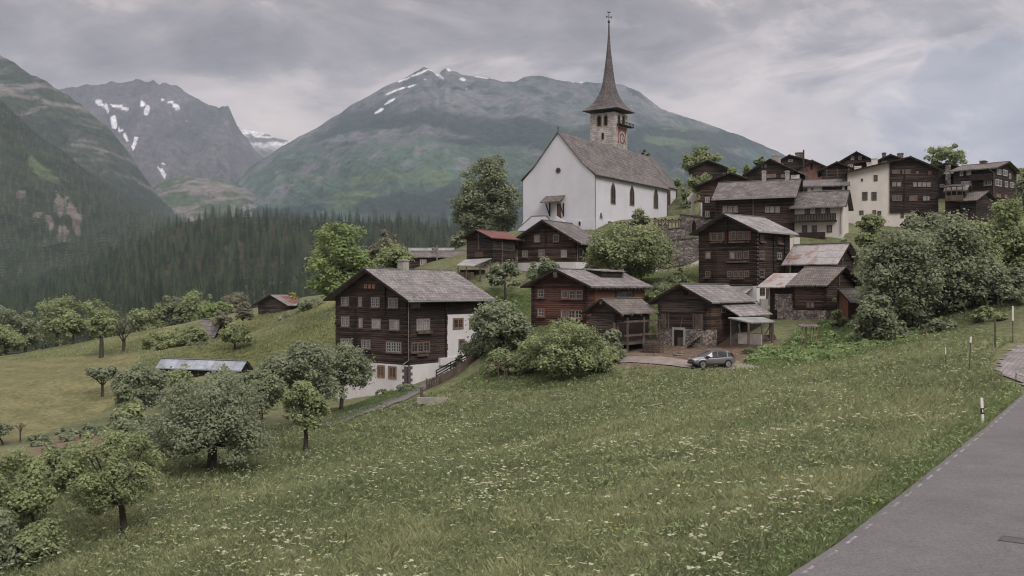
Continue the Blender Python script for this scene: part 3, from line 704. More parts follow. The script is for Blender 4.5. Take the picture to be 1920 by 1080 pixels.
# plinth
m = MB(); zp = (HZ - 411) / F * 170 - CH.P0.z
m.box(-.12, CH.La + .05, -.12, .5, -4, zp); m.box(-.12, .5, .5, CH.W + .12, -4, zp); m.box(cx0 + .06, cx1, hw - cw - .12, hw - cw + .3, -4, zp + .6); m.build('plinth', M['plaster_church'], CH.root)
def gothic(h, f, x0, y0, x1, y1, round_=False, d=0.0, name='window', parent=None, fw=.22, mats=('sandstone', 'glass'), tr=True):
    u0, u1, z0, z1 = h.rect(f, x0, y0, x1, y1); w = (u1 - u0) / 2; c = (u0 + u1) / 2; H = z1 - z0
    def outline(w_, zlo, ztop):
        pts = [(-w_, zlo), (w_, zlo)]
        ah = w_ * (1.0 if round_ else 1.75)
        for i in range(9):
            a = i / 8
            if round_: pts.append((w_ * math.cos(a * math.pi), ztop - ah + ah * math.sin(a * math.pi)))
            else:
                s_ = a * 2
                if s_ <= 1: pts.append((w_ * (1 - s_ ** 1.6), ztop - ah + ah * (1 - (1 - s_) ** 1.25) ))
                else:
                    q = 2 - s_; pts.append((-w_ * (1 - q ** 1.6), ztop - ah + ah * (1 - (1 - q) ** 1.25)))
        return pts
    o = outline(w, z0, z1); i_ = outline(w - fw, z0 + fw * .8, z1 - fw * 1.2); n = len(o)
    m = MB(); vs = [h.face(f, c + p, z, d + .07) for p, z in o] + [h.face(f, c + p, z, d + .07) for p, z in i_] + [h.face(f, c + p, z, d) for p, z in o] + [h.face(f, c + p, z, d - .02) for p, z in i_]
    fs = []
    for k in range(n):
        k2 = (k + 1) % n; fs += [(k, k2, n + k2, n + k), (k, k2, 2 * n + k2, 2 * n + k), (n + k, n + k2, 3 * n + k2, 3 * n + k)]
    m.add(vs, fs)
    if tr and not round_: h.fbox(m, f, c - .05, c + .05, z0 + fw, z1 - fw * 2.4, d + .01, d + .05)
    fr = m.build(name, M[mats[0]], parent or h.root)
    g = MB(); g.add([h.face(f, c + p, z, d + .015) for p, z in i_], [tuple(range(n))]); g.build('pane', M[mats[1]], fr)
    return fr
for r in ((858,548,903,752), (1033,575,1076,766), (1253,603,1295,794)): gothic(CH, 'R', *t(*r))
gothic(CH, 'R', *t(750, 812, 786, 890), name='niche', mats=('plaster_church', 'glass_grey'), fw=.16, tr=False)
CH.win('R', *t(828, 908, 861, 968), style='stone', d=.12, sill=False)
gothic(CH, 'L', *t(562, 902, 592, 952), round_=True, name='cellar_window', d=.12, fw=.1, mats=('plaster_church', 'dark'))
# choir window: its wall is set back
class Dummy: pass
CC = Dummy(); CC.__class__ = House; CC.__dict__.update(CH.__dict__); CC.P0 = CH.P0 + CH.b * (hw - cw); 
def face2(f, u, z, d): return (u, hw - cw - d, z)
CC.face = face2
gothic(CC, 'R', *t(1381, 590, 1408, 768))
# oculus
u, z = CH.fp('L', *t(377, 440)); r1 = 27 / 4.909 / F * 174
m = MB(); n = 20
for k in range(n):
    a0 = 2 * math.pi * k / n; a1 = 2 * math.pi * (k + 1) / n; b = len(m.v)
    m.v += [CH.face('L', u + rr * math.cos(a), z + rr * math.sin(a), dd) for a in (a0, a1) for rr, dd in ((r1, .0), (r1, .08), (r1 * .76, .08), (r1 * .76, .0))]
    m.f += [[b + i, b + i + 1, b + 5 + i, b + 4 + i] for i in range(3)]; m.m += [0] * 3
oc = m.build('oculus', M['sandstone'], CH.root)
m = MB(); m.add([CH.face('L', u + r1 * .78 * math.cos(2 * math.pi * k / n), z + r1 * .78 * math.sin(2 * math.pi * k / n), .02) for k in range(n)], [tuple(range(n))]); m.build('pane', M['glass'], oc)
# porch canopy and door on the gable
dr = CH.panel('door', 'L', *t(366, 745, 404, 885), 'door_wood', .0, .08)
CH.panel('door_panel', 'L', *t(340, 748, 366, 872), 'plaster', .0, .05)
u0, u1, z0, z1 = CH.rect('L', *t(262, 672, 440, 750)); m = MB()
m.prism([CH.face('L', u1, z1, .0), CH.face('L', u1 + .25, z0 + .35, 1.7), CH.face('L', u1 + .25, z0 + .2, 1.7), CH.face('L', u1, z1 - .2, .0)], Vector(CH.face('L', u0, 0, 0)) - Vector(CH.face('L', u1, 0, 0)))
m.build('porch_roof', M['shingle'], CH.root)
for px in (300, 428):
    u, z = CH.fp('L', *t(px, 745)); m = MB(); m.beam(CH.face('L', u, z + .1, .1), CH.face('L', u, z - 2.3, .1), .18); m.beam(CH.face('L', u, z - 2.2, .1), CH.face('L', u, z - .1, 1.45), .16); m.build('porch_brace', M['timber_dark'], CH.root)
# stair parapets
pts = [CH.fp('L', *t(*p)) for p in ((64, 985), (190, 870), (320, 866), (356, 905), (356, 1000), (64, 1000))]
m = MB(); m.prism([CH.face('L', u, z, 1.9) for u, z in pts], (-.25, 0, 0)); sp = m.build('stair_parapet', M['plaster_church'], CH.root)
m = MB()
for (a, b_) in ((0, 1), (1, 2), (2, 3)): m.beam(CH.face('L', pts[a][0], pts[a][1] + .06, 2.02), CH.face('L', pts[b_][0], pts[b_][1] + .06, 2.02), .36, .12)
m.build('coping', M['slate_dark'], sp)
pts = [CH.fp('L', *t(*p)) for p in ((404, 880), (420, 868), (500, 925), (500, 1000), (404, 1000))]
m = MB(); m.prism([CH.face('L', u, z, 1.9) for u, z in pts], (-.25, 0, 0)); m.build('stair_parapet', M['plaster_church'], CH.root)
for px, y0, y1 in ((713, 480, 985),): CH.downpipe('R', *t(px, y0), t(0, y1)[1], kick=False, elbow=.1)
u, _ = CH.fp('R', *t(1380, 600)); m = MB(); m.tube([(CH.La - .3, -.15, CH.ze - .3), (CH.La - .3, -.15, -1)], .09); m.build('downpipe', M['iron'], CH.root); m = MB(); m.tube([(cx1 - .2, hw - cw - .14, zce - .3), (cx1 - .2, hw - cw - .14, -1)], .09); m.build('downpipe', M['iron'], CH.root)
m = MB(); m.tube([(-.2, -.55, CH.ze - .0), (CH.La + .2, -.55, CH.ze - .0)], .1, 6); m.build('gutter', M['iron'], CH.root)
m = MB(); m.box(-.05, .05, hw - .04, hw + .04, CH.zr, CH.zr + 1.0); m.box(-.04, .04, hw - .3, hw + .3, CH.zr + .62, CH.zr + .7); m.build('gable_cross', M['iron'], CH.root)
# ---------------- tower
TW = 5.9; TY = 204.0
tc = at(1152.5, 431, TY); dl = tc - CH.P0; tx = dl.dot(CH.a); ty = dl.dot(CH.b)
TT = Dummy(); TT.__class__ = House; TT.__dict__.update(CH.__dict__); TT.P0 = CH.P0 + CH.a * tx + CH.b * ty
def face3(f, u, z, d): return (tx - d, ty + u, z) if f == 'L' else (tx + u, ty - d, z)
TT.face = face3
ztw = (HZ - 209) / F * TY - CH.P0.z
m = MB(); m.box(tx, tx + TW, ty, ty + TW, -4, ztw); tower = m.build('tower', M['stone_light'], CH.root)
t2 = T(1090, 0, 3.857)
for r in ((113,834,146,914), (162,832,191,909)): gothic(TT, 'L', *t2(*r), round_=True, name='belfry_window', parent=tower, fw=.16, mats=('sandstone', 'dark'))
gothic(TT, 'L', *t2(146, 958, 165, 1010), round_=True, name='belfry_window', parent=tower, fw=.1, mats=('sandstone', 'dark'))
for r in ((262,830,280,900), (294,836,313,905)): gothic(TT, 'R', *t2(*r), round_=True, name='belfry_window', parent=tower, fw=.16, mats=('sandstone', 'dark'))
u0, u1, z0, z1 = TT.rect('R', *t2(256, 898, 350, 916)); m = MB(); TT.fbox(m, 'R', u0, u1, z0, z0 + .2, 0, 1.0); TT.fbox(m, 'R', u0, u1, z0 + .75, z0 + .85, .9, 1.0)
for k in range(10): TT.fbox(m, 'R', u0 + (u1 - u0 - .08) * k / 9, u0 + (u1 - u0 - .08) * k / 9 + .08, z0 + .2, z0 + .75, .9, 1.0)
m.build('balcony', M['timber_dark'], tower)
# clock
u0, u1, z0, z1 = TT.rect('R', *t2(264, 926, 322, 1040)); c = (u0 + u1) / 2; w = u1 - u0
m = MB(); TT.fbox(m, 'R', u0, u1, z0, z1, 0, .06); ck = m.build('clock', M['shutter_red'], tower)
zc = z1 - w * .62; n = 24
for rr, dd, mm, nm in ((w * .45, .075, 'frame_white', 'clock_ring'), (w * .33, .085, 'shutter_red', 'clock_face'), (w * .2, .095, 'frame_white', 'clock_centre')):
    m = MB(); m.add([TT.face('R', c + rr * math.cos(2 * math.pi * k / n), zc + rr * math.sin(2 * math.pi * k / n), dd) for k in range(n)], [tuple(range(n))]); m.build(nm, M[mm], ck)
m = MB()
for a, l in ((math.radians(62), w * .28), (math.radians(-20), w * .42)):
    m = MB(); m.beam(TT.face('R', c, zc, .12), TT.face('R', c + l * math.cos(a), zc + l * math.sin(a), .12), .12, .03); m.build('clock_hand', M['iron'], ck)
m = MB()
for k in range(12):
    a = k * math.pi / 6; m.beam(TT.face('R', c + w * .37 * math.cos(a), zc + w * .37 * math.sin(a), .09), TT.face('R', c + w * .45 * math.cos(a), zc + w * .45 * math.sin(a), .09), .08, .02)
m.build('hour_marking', M['iron'], ck)
# spire : square skirt turning into an octagonal needle
cxs, cys = tx + TW / 2, ty + TW / 2; Yc = TY + TW * .7
prof = [(812, 4.35, 0), (790, 3.65, .1), (760, 3.0, .35), (725, 2.5, .6), (690, 2.08, .85), (640, 1.62, 1), (580, 1.25, 1), (500, .92, 1), (430, .68, 1), (360, .45, 1), (300, .30, 1), (240, .2, 1), (165, .12, 1)]
m = MB(); lv = []
for yy, hwid, oc_ in prof:
    z = (HZ - yy / 3.857) / F * Yc - CH.P0.z; ring = []
    for k in range(8):
        a = k * math.pi / 4 + math.pi / 8 * 0
        # even k: corner direction (45 deg), odd: face direction
        if k % 2 == 0: rad = hwid * (1.414 * (1 - oc_) + 1.06 * oc_); a = math.pi / 4 + k * math.pi / 4
        else: rad = hwid * (1.0 * (1 - oc_) + 1.06 * oc_); a = math.pi / 4 + k * math.pi / 4
        ring.append((cxs + rad * math.cos(a), cys + rad * math.sin(a), z))
    lv.append(ring)
vs = [p for r_ in lv for p in r_]; fs = [(i*8+k, i*8+(k+1)%8, (i+1)*8+(k+1)%8, (i+1)*8+k) for i in range(len(lv) - 1) for k in range(8)]
fs += [tuple(range(7, -1, -1)), tuple(range((len(lv)-1)*8, len(lv)*8))]
m.add(vs, fs)
M['spire'] = tile_mat('spire_shingle', (.095, .088, .086), (.14, .13, .127), (.06, .055, .054), w=.35, h=.4, swap='wall', bump=.4)
spire = m.build('spire', M['spire'], CH.root)
zt = (HZ - 41) / F * Yc - CH.P0.z; zk = (HZ - 32) / F * Yc - CH.P0.z; ztop = (HZ - 23) / F * Yc - CH.P0.z
m = MB(); m.lathe([(.05, zt - .4), (.24, zt - .2), (.3, zt), (.24, zt + .2), (.05, zt + .4)], 10, (cxs, cys, 0)); m.tube([(cxs, cys, zt), (cxs, cys, ztop)], .06, 5)
m.beam((cxs + .5, cys - .34, zk), (cxs - .5, cys + .34, zk), .14, .14); m.beam((cxs + .5, cys - .34, zk - .25), (cxs + .5, cys - .34, zk + .25), .1); m.beam((cxs - .5, cys + .34, zk - .25), (cxs - .5, cys + .34, zk + .25), .1)
m.beam((cxs + .28, cys - .2, ztop), (cxs - .28, cys + .2, ztop - .05), .05, .28)
m.build('spire_cross', M['iron'], spire)

# ============================================================ red-brown chalet in the middle
t = T(970, 490, 5.685)
E = House('chalet', 'red-brown log chalet with grey roof and shallow dormer in the middle of the lower row', 'chalet', 1104, 112, 56, 996, 1208, 616, 534, 503.5,
          wall='log_red', roof='slate', og=1.0, oe=.9, sink=.02, group='dark timber houses of the village')
m = MB(); m.box(-.05, E.La, -.05, E.Lb, -4, 0); m.build('base', M['stone_wall'], E.root)
wins(E, 'L', t, [(215,295,290,390,1),(468,303,545,400,1,{'glass':'glass_grey','rows':1,'cross':False}),(547,303,702,404,2),(215,497,296,592,1,{'glass':'glass_grey'}),(462,515,540,606,1,{'glass':'glass_grey','rows':1,'cross':False}),(543,515,696,612,2)], rows=2, style='red')
wins(E, 'R', t, [(1048,312,1226,385,3)], rows=2, style='dark')
E.panel('board_cladding', 'R', *t(822, 322, 1030, 560), 'board_red', .0, .06)
E.panel('board_cladding', 'R', *t(1240, 305, 1352, 480), 'board_red', .0, .06)
m = MB()
for k in range(15):
    x = .3 + k * (E.La - .6) / 14; k1 = (E.zr - E.t - E.ze) / (E.W * .5); m.beam((x, .1, E.ze + .05 * 0 - .12), (x, -E.oe - .05, E.ze - E.oe * k1 - .12), .14, .18)
m.build('rafter', M['timber'], E.roof)
E.logends('L', 1098, 530, 612); E.logends('L', 1000, 536, 612)
m = MB(); u = E.Lb / 2; m.box(-1.0, 0, u - .25, u + .25, E.zr - 1.05, E.zr - .35); m.build('purlin_end', M['timber'], E.root)
# dormer
x0 = E.La * .42; x1 = E.La * .8; yq = E.Lb * .5; zd = E.zr
m = MB(); m.prism([(x0, yq, zd - .1), (x0, yq * .42, zd - .25), (x0, yq * .42, zd - 1.6), (x0, yq, zd - .6)], (x1 - x0, 0, 0)); dm = m.build('dormer', M['timber_dark'], E.roof)
m = MB(); m.prism([(x0 - .3, yq + .1, zd + .12), (x0 - .3, yq * .36, zd - .12), (x0 - .3, yq * .36, zd - .26), (x0 - .3, yq + .1, zd - .02)], (x1 - x0 + .6, 0, 0)); m.build('dormer_roof', M['slate_pale'], E.root)
m = MB(); m.tube([(x1 + .35, yq * .45, zd - 1.7), (x1 + .35, yq * .45, zd + .1)], .16, 8); m.build('flue', M['zinc'], E.roof)

# ============================================================ chalet below the church gable
t = T(940, 380, 3.176)
C = House('chalet', 'brown chalet with broad gable and white base directly below the church facade', 'chalet', 1080, 148, 58, 970, 1120, 491, 449, 412,
          wall='log_brown', roof='slate_dark', og=1.4, oe=1.6, sink=.02, group='dark timber houses of the village')
m = MB(); m.box(-.06, C.La, -.06, C.Lb, -4, 0); m.build('base', M['plaster'], C.root)
wins(C, 'L', t, [(195,190,233,236,1,{'glass':'glass_pale'}),(308,188,346,234,1),(122,212,142,232,1,{'rows':1,'sill':False}),(404,205,426,222,1,{'rows':1,'sill':False}),
                 (124,283,159,326,2),(222,278,259,325,2),(356,281,391,326,2,{'glass':'glass_pale','style':'allwhite'})], rows=2)
wins(C, 'R', t, [(462,272,482,325,1)], rows=2, style='brown')
C.panel('belt_beam', 'L', *t(100, 262, 445, 270), 'timber_dark', .0, .12)
C.logends('L', 1023, 425, 460, w=.35); C.downpipe('R', 1081, 455, 488, kick=False)
m = MB(); c0 = C.fp('L', *t(84, 250)); C.fbox(m, 'L', C.Lb - .1, C.Lb + 1.1, -3, c0[1], -.3, .12); m.build('stone_buttress', M['stone'], C.root)
for k in (0.0, C.Lb - .25):
    m = MB(); m.beam(C.face('L', k, C.ze - 1.3, .05), C.face('L', k, C.ze - .1, 1.2), .2); m.build('bracket', M['timber_dark'], C.root)
# ============================================================ barn with red tin roof
t = T(770, 420, 7.713)
D = House('barn', 'black timber barn with reddish tin roof left of the chalet under the church', 'barn', 921, 146, 57, 875, 966, 487, 444, 430,
          wall='log2', roof='tin_red', og=.9, oe=.6, t=.14, sink=.02, group='timber barns and granaries')
m = MB(); m.box(.3, D.La - .3, .3, D.Lb - .3, -1.6, -.002); m.build('base', M['stone'], D.root)
D.panel('post', 'L', *t(978, 130, 998, 375), 'timber', 0, .15); D.panel('door', 'L', *t(935, 400, 1045, 480), 'door_wood', 0, .1)
D.panel('post', 'R', *t(1312, 220, 1326, 545), 'timber', 0, .12); D.panel('beam', 'R', *t(1170, 370, 1490, 380), 'timber', 0, .1)
D.corner_logs(z1=D.ze - .1)
# ============================================================ long low house behind
B2 = House('house', 'long low dark house with white windows behind the roof of the large lower left chalet', 'house', 874, 166, 83, 768, 884, 503, 482, 470,
           wall='log2', roof='slate_dark', og=.6, oe=.35, gable='R', sink=3)
t = T(770, 420, 7.713)
wins(B2, 'L', t, [(135,512,228,600,3),(428,512,556,600,3)], style='allwhite', rows=2, sill=False)
m = MB(); m.tube([B2.face('L', 12.0, -1, 2.5), B2.face('L', 12.0, B2.ze + 2.2, 2.5)], .12); 
u, z = B2.fp('L', *t(402, 620)); m = MB(); m.tube([B2.face('L', u, z, 1.3), B2.face('L', u, B2.ze + 2.0, 1.3)], .13); m.build('flue', M['zinc'], B2.root)
q0 = MB(); y_ = B2.Lb; q0.box(1.2, 1.9, y_ * .53, y_ * .53 + 1.0, B2.ze, B2.zr + .6); q0.build('chimney', M['stone'], B2.roof)
B3 = House('barn', 'narrow building showing only a pale weathered tin roof strip beyond the long low house', 'barn', 846, 182, 83, 766, 852, 500, 476, 464, wall='log_grey', roof='tin_green', gable='R', og=.4, oe=.5, sink=4, group='timber barns and granaries')
# open shed with pale roof beside the barn
def shed(name, label, cat, corners, thick, post_z, mat, posts, group=None, extra=None):
    """corners: four roof corner points (world), posts: indices along; thing with roof + posts"""
    o = empty(name, Vector((sum(c.x for c in corners) / 4, sum(c.y for c in corners) / 4, post_z))); tag(o, label, cat, group)
    P = [c - o.location for c in corners]; m = MB(); m.prism(P, (0, 0, -thick)); r = m.build('roof', M[mat], o)
    for (i, j, f) in posts:
        p = P[i].lerp(P[j], f); m = MB(); m.beam((p.x, p.y, -.6), (p.x, p.y, p.z - thick), .2); m.build('post', M['timber'], o)
    return o, P
s1, P1 = shed('shed', 'open lean-to shed with pale metal roof beside the red-roofed barn', 'shed', [at(855, 497.5, 141), at(888, 498, 138.5), at(922, 484, 143), at(872, 486.5, 145)], .12, at(890, 535, 140).z, 'tin_green', [(0, 1, .12), (0, 1, .6), (1, 2, .35), (1, 2, .9)])
m = MB(); m.beam((P1[0].x + .3, P1[0].y + .2, 1.4), (P1[1].x, P1[1].y, 1.4), .08, 1.0); m.build('railing', M['timber'], s1)
m = MB(); m.box(P1[0].x + .5, P1[1].x + 1.5, 1.2, 3.2, -1, P1[0].z - .6); m.build('back_wall', M['timber_dark'], s1)

# ============================================================ granary with open gallery
t = T(970, 490, 5.685)
G = House('granary', 'small raised granary with open gallery rails, in front of the red-brown chalet', 'granary', 1157, 103, 54, 1109, 1218, 644, 580, 560,
          wall='log_grey', roof='shingle', og=.7, oe=.9, t=.14, sink=0, group='timber barns and granaries')
zf = .55
kx = G.La; gd = 1.3
gal = MB()
for z in (.0,):
    gal.box(-.2, kx + .4, -gd, -.02, z - .12, z + .06)
gal.build('gallery_floor', M['timber'], G.root)
for yy, nm in ((632, 'rail'), (775, 'rail')):
    _, z = G.fp('R', *t(1250, yy)); m = MB(); m.box(-.5, kx + .6, -gd - .02, -gd + .14, z - .1, z + .1); m.build(nm, M['timber'], G.root)
for x in (0.0, .5, .99):
    m = MB(); m.box(x * kx - .1, x * kx + .1, -gd - .04, -gd + .1, -.9, G.ze - .9 if x else G.ze - .9); m.build('post', M['timber'], G.root)
m = MB(); m.box(-.9, -.7, -.2, .0, -.6, G.ze - 1.4); m.build('post', M['timber'], G.root)
for (x, y) in ((.25, .25), (kx - .3, .25), (.25, G.Lb - .3), (kx - .3, G.Lb - .3)):
    m = MB(); m.lathe([(.28, -2.2), (.16, -.5), (.42, -.42), (.42, -.24), (.1, -.22), (.1, -.002)], 8, (x, y, 0)); m.build('leg', M['timber_dark'], G.root)
m = MB(); m.box(-.3, kx + .2, -.4, -.1, -1.5, -1.28); m.build('sill_beam', M['timber'], G.root)
u0, u1, z0, z1 = G.rect('R', *t(1080, 660, 1390, 850)); m = MB(); G.fbox(m, 'R', .35, kx - .3, .2, z1, 0, .02); m.build('dark_boarding', M['timber_dark'], G.root)
for k in range(5):
    x = -.3 + k * (kx + .6) / 4; kk = (G.zr - G.t - G.ze) / (G.W * .5); m = MB(); m.beam((x, .1, G.ze - .13), (x, -G.oe - .06, G.ze - G.oe * kk - .13), .16, .18); m.build('rafter', M['timber'], G.roof)
m = MB(); m.box(-.75, 0, G.Lb / 2 - .14, G.Lb / 2 + .14, G.zr - .62, G.zr - .3); m.build('purlin_end', M['timber'], G.root)
G.logends('L', 1154, 585, 640, w=.25)

# ============================================================ barn with stone base by the parked car
t = T(1210, 500, 5.4)
H = House('barn', 'brown log barn on a rubble stone base with outside stair, behind the parked car', 'barn', 1328.5, 106, 56, 1233, 1404, 618, 562, 532,
          wall='log_grey', roof='slate', og=1.0, oe=.8, t=.16, sink=.02, group='timber barns and granaries')
m = MB(); m.box(-.15, .2, -.9, H.Lb + .1, -3.5, -.002); m.box(.2, H.La, .1, H.Lb, -3.5, -.003); H.base = m.build('base', M['stone'], H.root)
m = MB(); m.box(.0, H.La * .62, -.28, .06, -3.2, H.ze - .25); m.build('side_wall', M['log_brown'], H.root)
u0, u1, z0, z1 = H.rect('L', *t(300, 640, 402, 815)); m = MB(); H.fbox(m, 'L', u0 - .1, u1 + .25, z0, z1 + .28, .15, .22); dfr = m.build('doorway', M['concrete'], H.root)
m = MB(); H.fbox(m, 'L', u0 + .12, u1, z0, z1, .2, .235); m.build('opening', M['dark'], dfr)
m = MB(); H.fbox(m, 'L', u0 + .14, u0 + .8, z0, z0 + 1.1, .236, .28); m.build('half_door', M['timber'], dfr)
(ua, za) = H.fp('L', *t(395, 830)); (ub, zb) = H.fp('L', *t(572, 668)); m = MB(); ns = 9
for k in range(ns):
    f = k / ns; u = ua + (ub - ua) * f; z = za + (zb - za) * (f + 1 / ns); w = abs(ub - ua) / ns; H.fbox(m, 'L', u - w * 1.0, u, z - .5, z, .16, .95)
m.build('stair', M['stone_wall'], H.root)
for r in ((147,470,214,620), (502,474,602,640)):
    H.panel('door', 'L', *t(*r), 'timber', 0, .07)
H.panel('opening', 'L', *t(388, 243, 434, 292), 'dark', 0, .02)
H.panel('log_panel', 'L', *t(245, 478, 485, 625), 'log2', 0, .04)
for x in (238, 490): H.panel('post', 'L', *t(x - 6, 470, x + 6, 632), 'timber', 0, .14)
for y in (465,): H.panel('belt_beam', 'L', *t(150, y, 600, y + 8), 'timber_dark', 0, .1)
m = MB(); (u1_, z1_) = H.fp('L', *t(378, 515)); (u2_, z2_) = H.fp('L', *t(360, 618)); m.beam(H.face('L', u1_, z1_, .1), H.face('L', u2_, z2_, .1), .07); m.build('tool_handle', M['timber'], H.root)
H.win('R', *t(744, 400, 786, 468), rows=2, style='allwhite', d=.29, sill=False)
H.logends('L', 1322, 568, 618); H.logends('L', 1238, 570, 618)
# upper lean-to roof
(u0, z0) = H.fp('R', *t(735, 352)); (u1, _) = H.fp('R', *t(985, 340))
m = MB(); hz = H.ze - .75; m.prism([(u0, .2, hz + .55), (u0, -2.6, hz - 1.05), (u0, -2.6, hz - 1.18), (u0, .2, hz + .42)], (H.La - u0 + 1.0, 0, 0)); m.build('lean_to_roof', M['slate_pale'], H.root)
m = MB(); m.box(H.La * .625, H.La - .1, -1.9, -.002, -1.2, hz - .75); m.build('lean_to_wall', M['timber_dark'], H.root)
# lower open shed at its right end
s2, P2 = shed('shed', 'open shed with flat grey metal roof at the right end of the stone-based barn', 'shed', [at(1365, 595, 104.5), at(1408, 604.5, 101.5), at(1454, 602.5, 105.5), at(1430, 594, 109)], .13,
              at(1410, 640, 103).z, 'tin_green', [(0, 1, .9), (1, 2, .45), (1, 2, .88), (3, 2, .6)])
m = MB(); m.beam(Vector((P2[0].x + 1.0, P2[0].y - .6, .25)), Vector((P2[1].x + 1.2, P2[1].y + .3, .25)), .2, 1.1); m.build('low_wall', M['concrete'], s2)
m = MB(); g0 = Vector((P2[0].x + .25, P2[0].y - .2, 0)); 
m.beam(g0 + Vector((0, 0, -.5)), g0 + Vector((0, 0, 2.3)), .07); m.beam(g0 + Vector((.95, -.2, -.5)), g0 + Vector((.95, -.2, 2.3)), .07); m.beam(g0 + Vector((0, 0, 2.25)), g0 + Vector((.95, -.2, 2.25)), .07)
for k in range(9): m.beam(g0 + Vector((.1 * k + .05, -.02 * k, -.4)), g0 + Vector((.1 * k + .05, -.02 * k, 2.2)), .025)
m.build('gate', M['zinc'], s2)
m = MB(); q = P2[2]; m.beam((q.x - 1.6, q.y - .3, .0), (q.x - .4, q.y - .1, q.z - .2), .12); m.build('brace', M['timber'], s2)
for k, (dx, dy, w, h) in enumerate(((-1.2, 1.0, .5, 1.9), (.3, 1.2, 1.0, .9), (1.6, 1.6, 1.2, .7))):
    m = MB(); r = random.Random(k)
    for i in range(6 if k else 2):
        a = dx + r.uniform(-.1, .1); m.beam((a, dy + i * .1, h * i / 8), (a + w, dy + .1 + i * .1, h * i / 8 + r.uniform(0, .05)), .14, h / 6)
    if k == 0: m = MB(); m.beam((dx, dy, -.2), (dx - .15, dy + .5, 1.7), .45, .06)
    o = m.build('plank_pile' if k else 'board', M['concrete' if k == 0 else 'timber'], s2)

# ============================================================ tall dark chalet right of centre
t = T(1280, 380, 4.909)
K = House('chalet', 'tall four-storey dark log chalet with reddish shutters right of the cemetery wall', 'chalet', 1418.5, 125, 45, 1310, 1481, 536, 431, 400,
          wall='log', roof='slate_pale', og=1.0, oe=.8, t=.2, sink=.02, group='dark timber houses of the village')
m = MB(); m.box(-.07, K.La, -.07, K.Lb, -6, 0); m.build('base', M['plaster'], K.root)
wins(K, 'L', t, [(262,276,316,352,1),(320,276,376,352,1),(443,262,495,348,1),(499,262,560,346,1),(566,262,615,345,1),(208,447,262,520,1,{'glass':'glass_pale','cross':False,'rows':1}),(430,445,488,522,1,{'glass':'glass_pale','cross':False,'rows':1}),
                 (497,445,550,522,1),(557,445,612,520,1),(208,628,258,686,1),(412,628,458,688,1),(464,628,510,688,1),(515,627,560,688,1),(566,624,614,687,1)], rows=3, style='brown', sill=False)
for r in ((247,270,260,352),(377,270,386,350),(425,268,440,352),(616,260,628,345),(316,276,320,352),(560,262,566,345)): K.panel('shutter', 'L', *t(*r), 'shutter_red', .0, .05)
for r in ((260,358,370,374),(428,355,622,370),(410,535,614,552),(192,686,252,700),(440,692,575,706)): K.panel('window_box', 'L', *t(*r), 'timber', .0, .28)
wins(K, 'R', t, [(706,290,748,352,1,{'style':'dark'}),(868,318,912,372,1,{'style':'dark'}),(702,440,748,522,1),(866,458,908,522,1,{'style':'white'}),(702,616,750,688,1),(858,622,882,670,1)], rows=2, style='brown')
wins(K, 'R', t, [(706,778,750,852,1)], rows=2, style='dark', d=.07, sill=False)
K.panel('window_box', 'R', *t(708,358,760,372), 'board_red', .0, .25); K.panel('window_box', 'R', *t(870,372,920,386), 'board_red', .0, .25)
K.panel('door', 'R', *t(762, 785, 796, 912), 'door_wood', .07, .13)
K.downpipe('R', *t(683, 275), t(0, 770)[1], kick=False); K.gutter(); K.corner_logs()
K.logends('L', 1363, 412, 460, w=.4); K.logends('R', 1450, 440, 535, w=.3); K.logends('R', 1471, 440, 530, w=.3); K.logends('L', 1340, 470, 533, w=.25)
K.panel('belt_beam', 'L', *t(150, 750, 640, 758), 'timber', .0, .2)
m = MB(); u0, u1, z0, z1 = K.rect('L', *t(520, 790, 648, 830)); m.prism([K.face('L', u0, z1 + .2, .08), K.face('L', u0, z0, 1.8), K.face('L', u0, z0 - .12, 1.8), K.face('L', u0, z1 + .05, .08)], Vector(K.face('L', u1, 0, 0)) - Vector(K.face('L', u0, 0, 0))); m.build('awning_roof', M['slate_pale'], K.root)
m = MB(); K.fbox(m, 'R', -.1, K.La * .55, -3.2, -1.7, .5, .7); m.build('terrace_wall', M['concrete'], K.root)
# ============================================================ pair of granaries right of it
t = T(1430, 430, 4.696)
MM = House('granary', 'granary with rusty pale tin roof, the higher of the two granaries', 'granary', 1568, 122, 40, 1482, 1599, 518, 484, 455,
           wall='log2', roof='tin', gable='R', og=.8, oe=.9, t=.14, sink=3, group='timber barns and granaries')
MM.logends('R', *t(698, 215, 400)[:2], t(0, 380)[1], w=.25) if False else None
MM.panel('post', 'R', *t(690, 180, 704, 330), 'timber', 0, .12); MM.panel('post', 'L', *t(437, 270, 448, 320), 'timber', 0, .12); MM.panel('post', 'L', *t(535, 288, 548, 325), 'timber', 0, .12)
MM.panel('tie_beam', 'R', *t(660, 258, 830, 268), 'timber_dark', 0, .1)
NN = House('granary', 'log granary on a dry stone base with shingle roof, the lower of the two granaries', 'granary', 1546, 112, 42, 1490, 1603, 582, 531, 499,
           wall='log_brown', roof='shingle', gable='R', og=.8, oe=.7, t=.15, sink=.02, group='timber barns and granaries')
m = MB(); m.box(-.25, NN.La, -.25, NN.Lb + 2.2, -3.2, -.003); m.build('base', M['stone'], NN.root)
m = MB(); m.box(-.22, 1.5, NN.Lb + .3, NN.Lb + 2.6, -.004, 1.9); m.build('side_wall', M['stone'], NN.root)
wins(NN, 'L', t, [(394,478,420,516,1),(428,478,456,516,1),(388,640,416,692,1),(424,640,454,694,1)], rows=1, cross=False, style='brown', sill=False, glass='glass_pale')
NN.panel('log_beam', 'L', *t(300, 628, 530, 640), 'timber', 0, .12); NN.panel('post', 'R', *t(662, 380, 672, 500), 'timber', 0, .12)
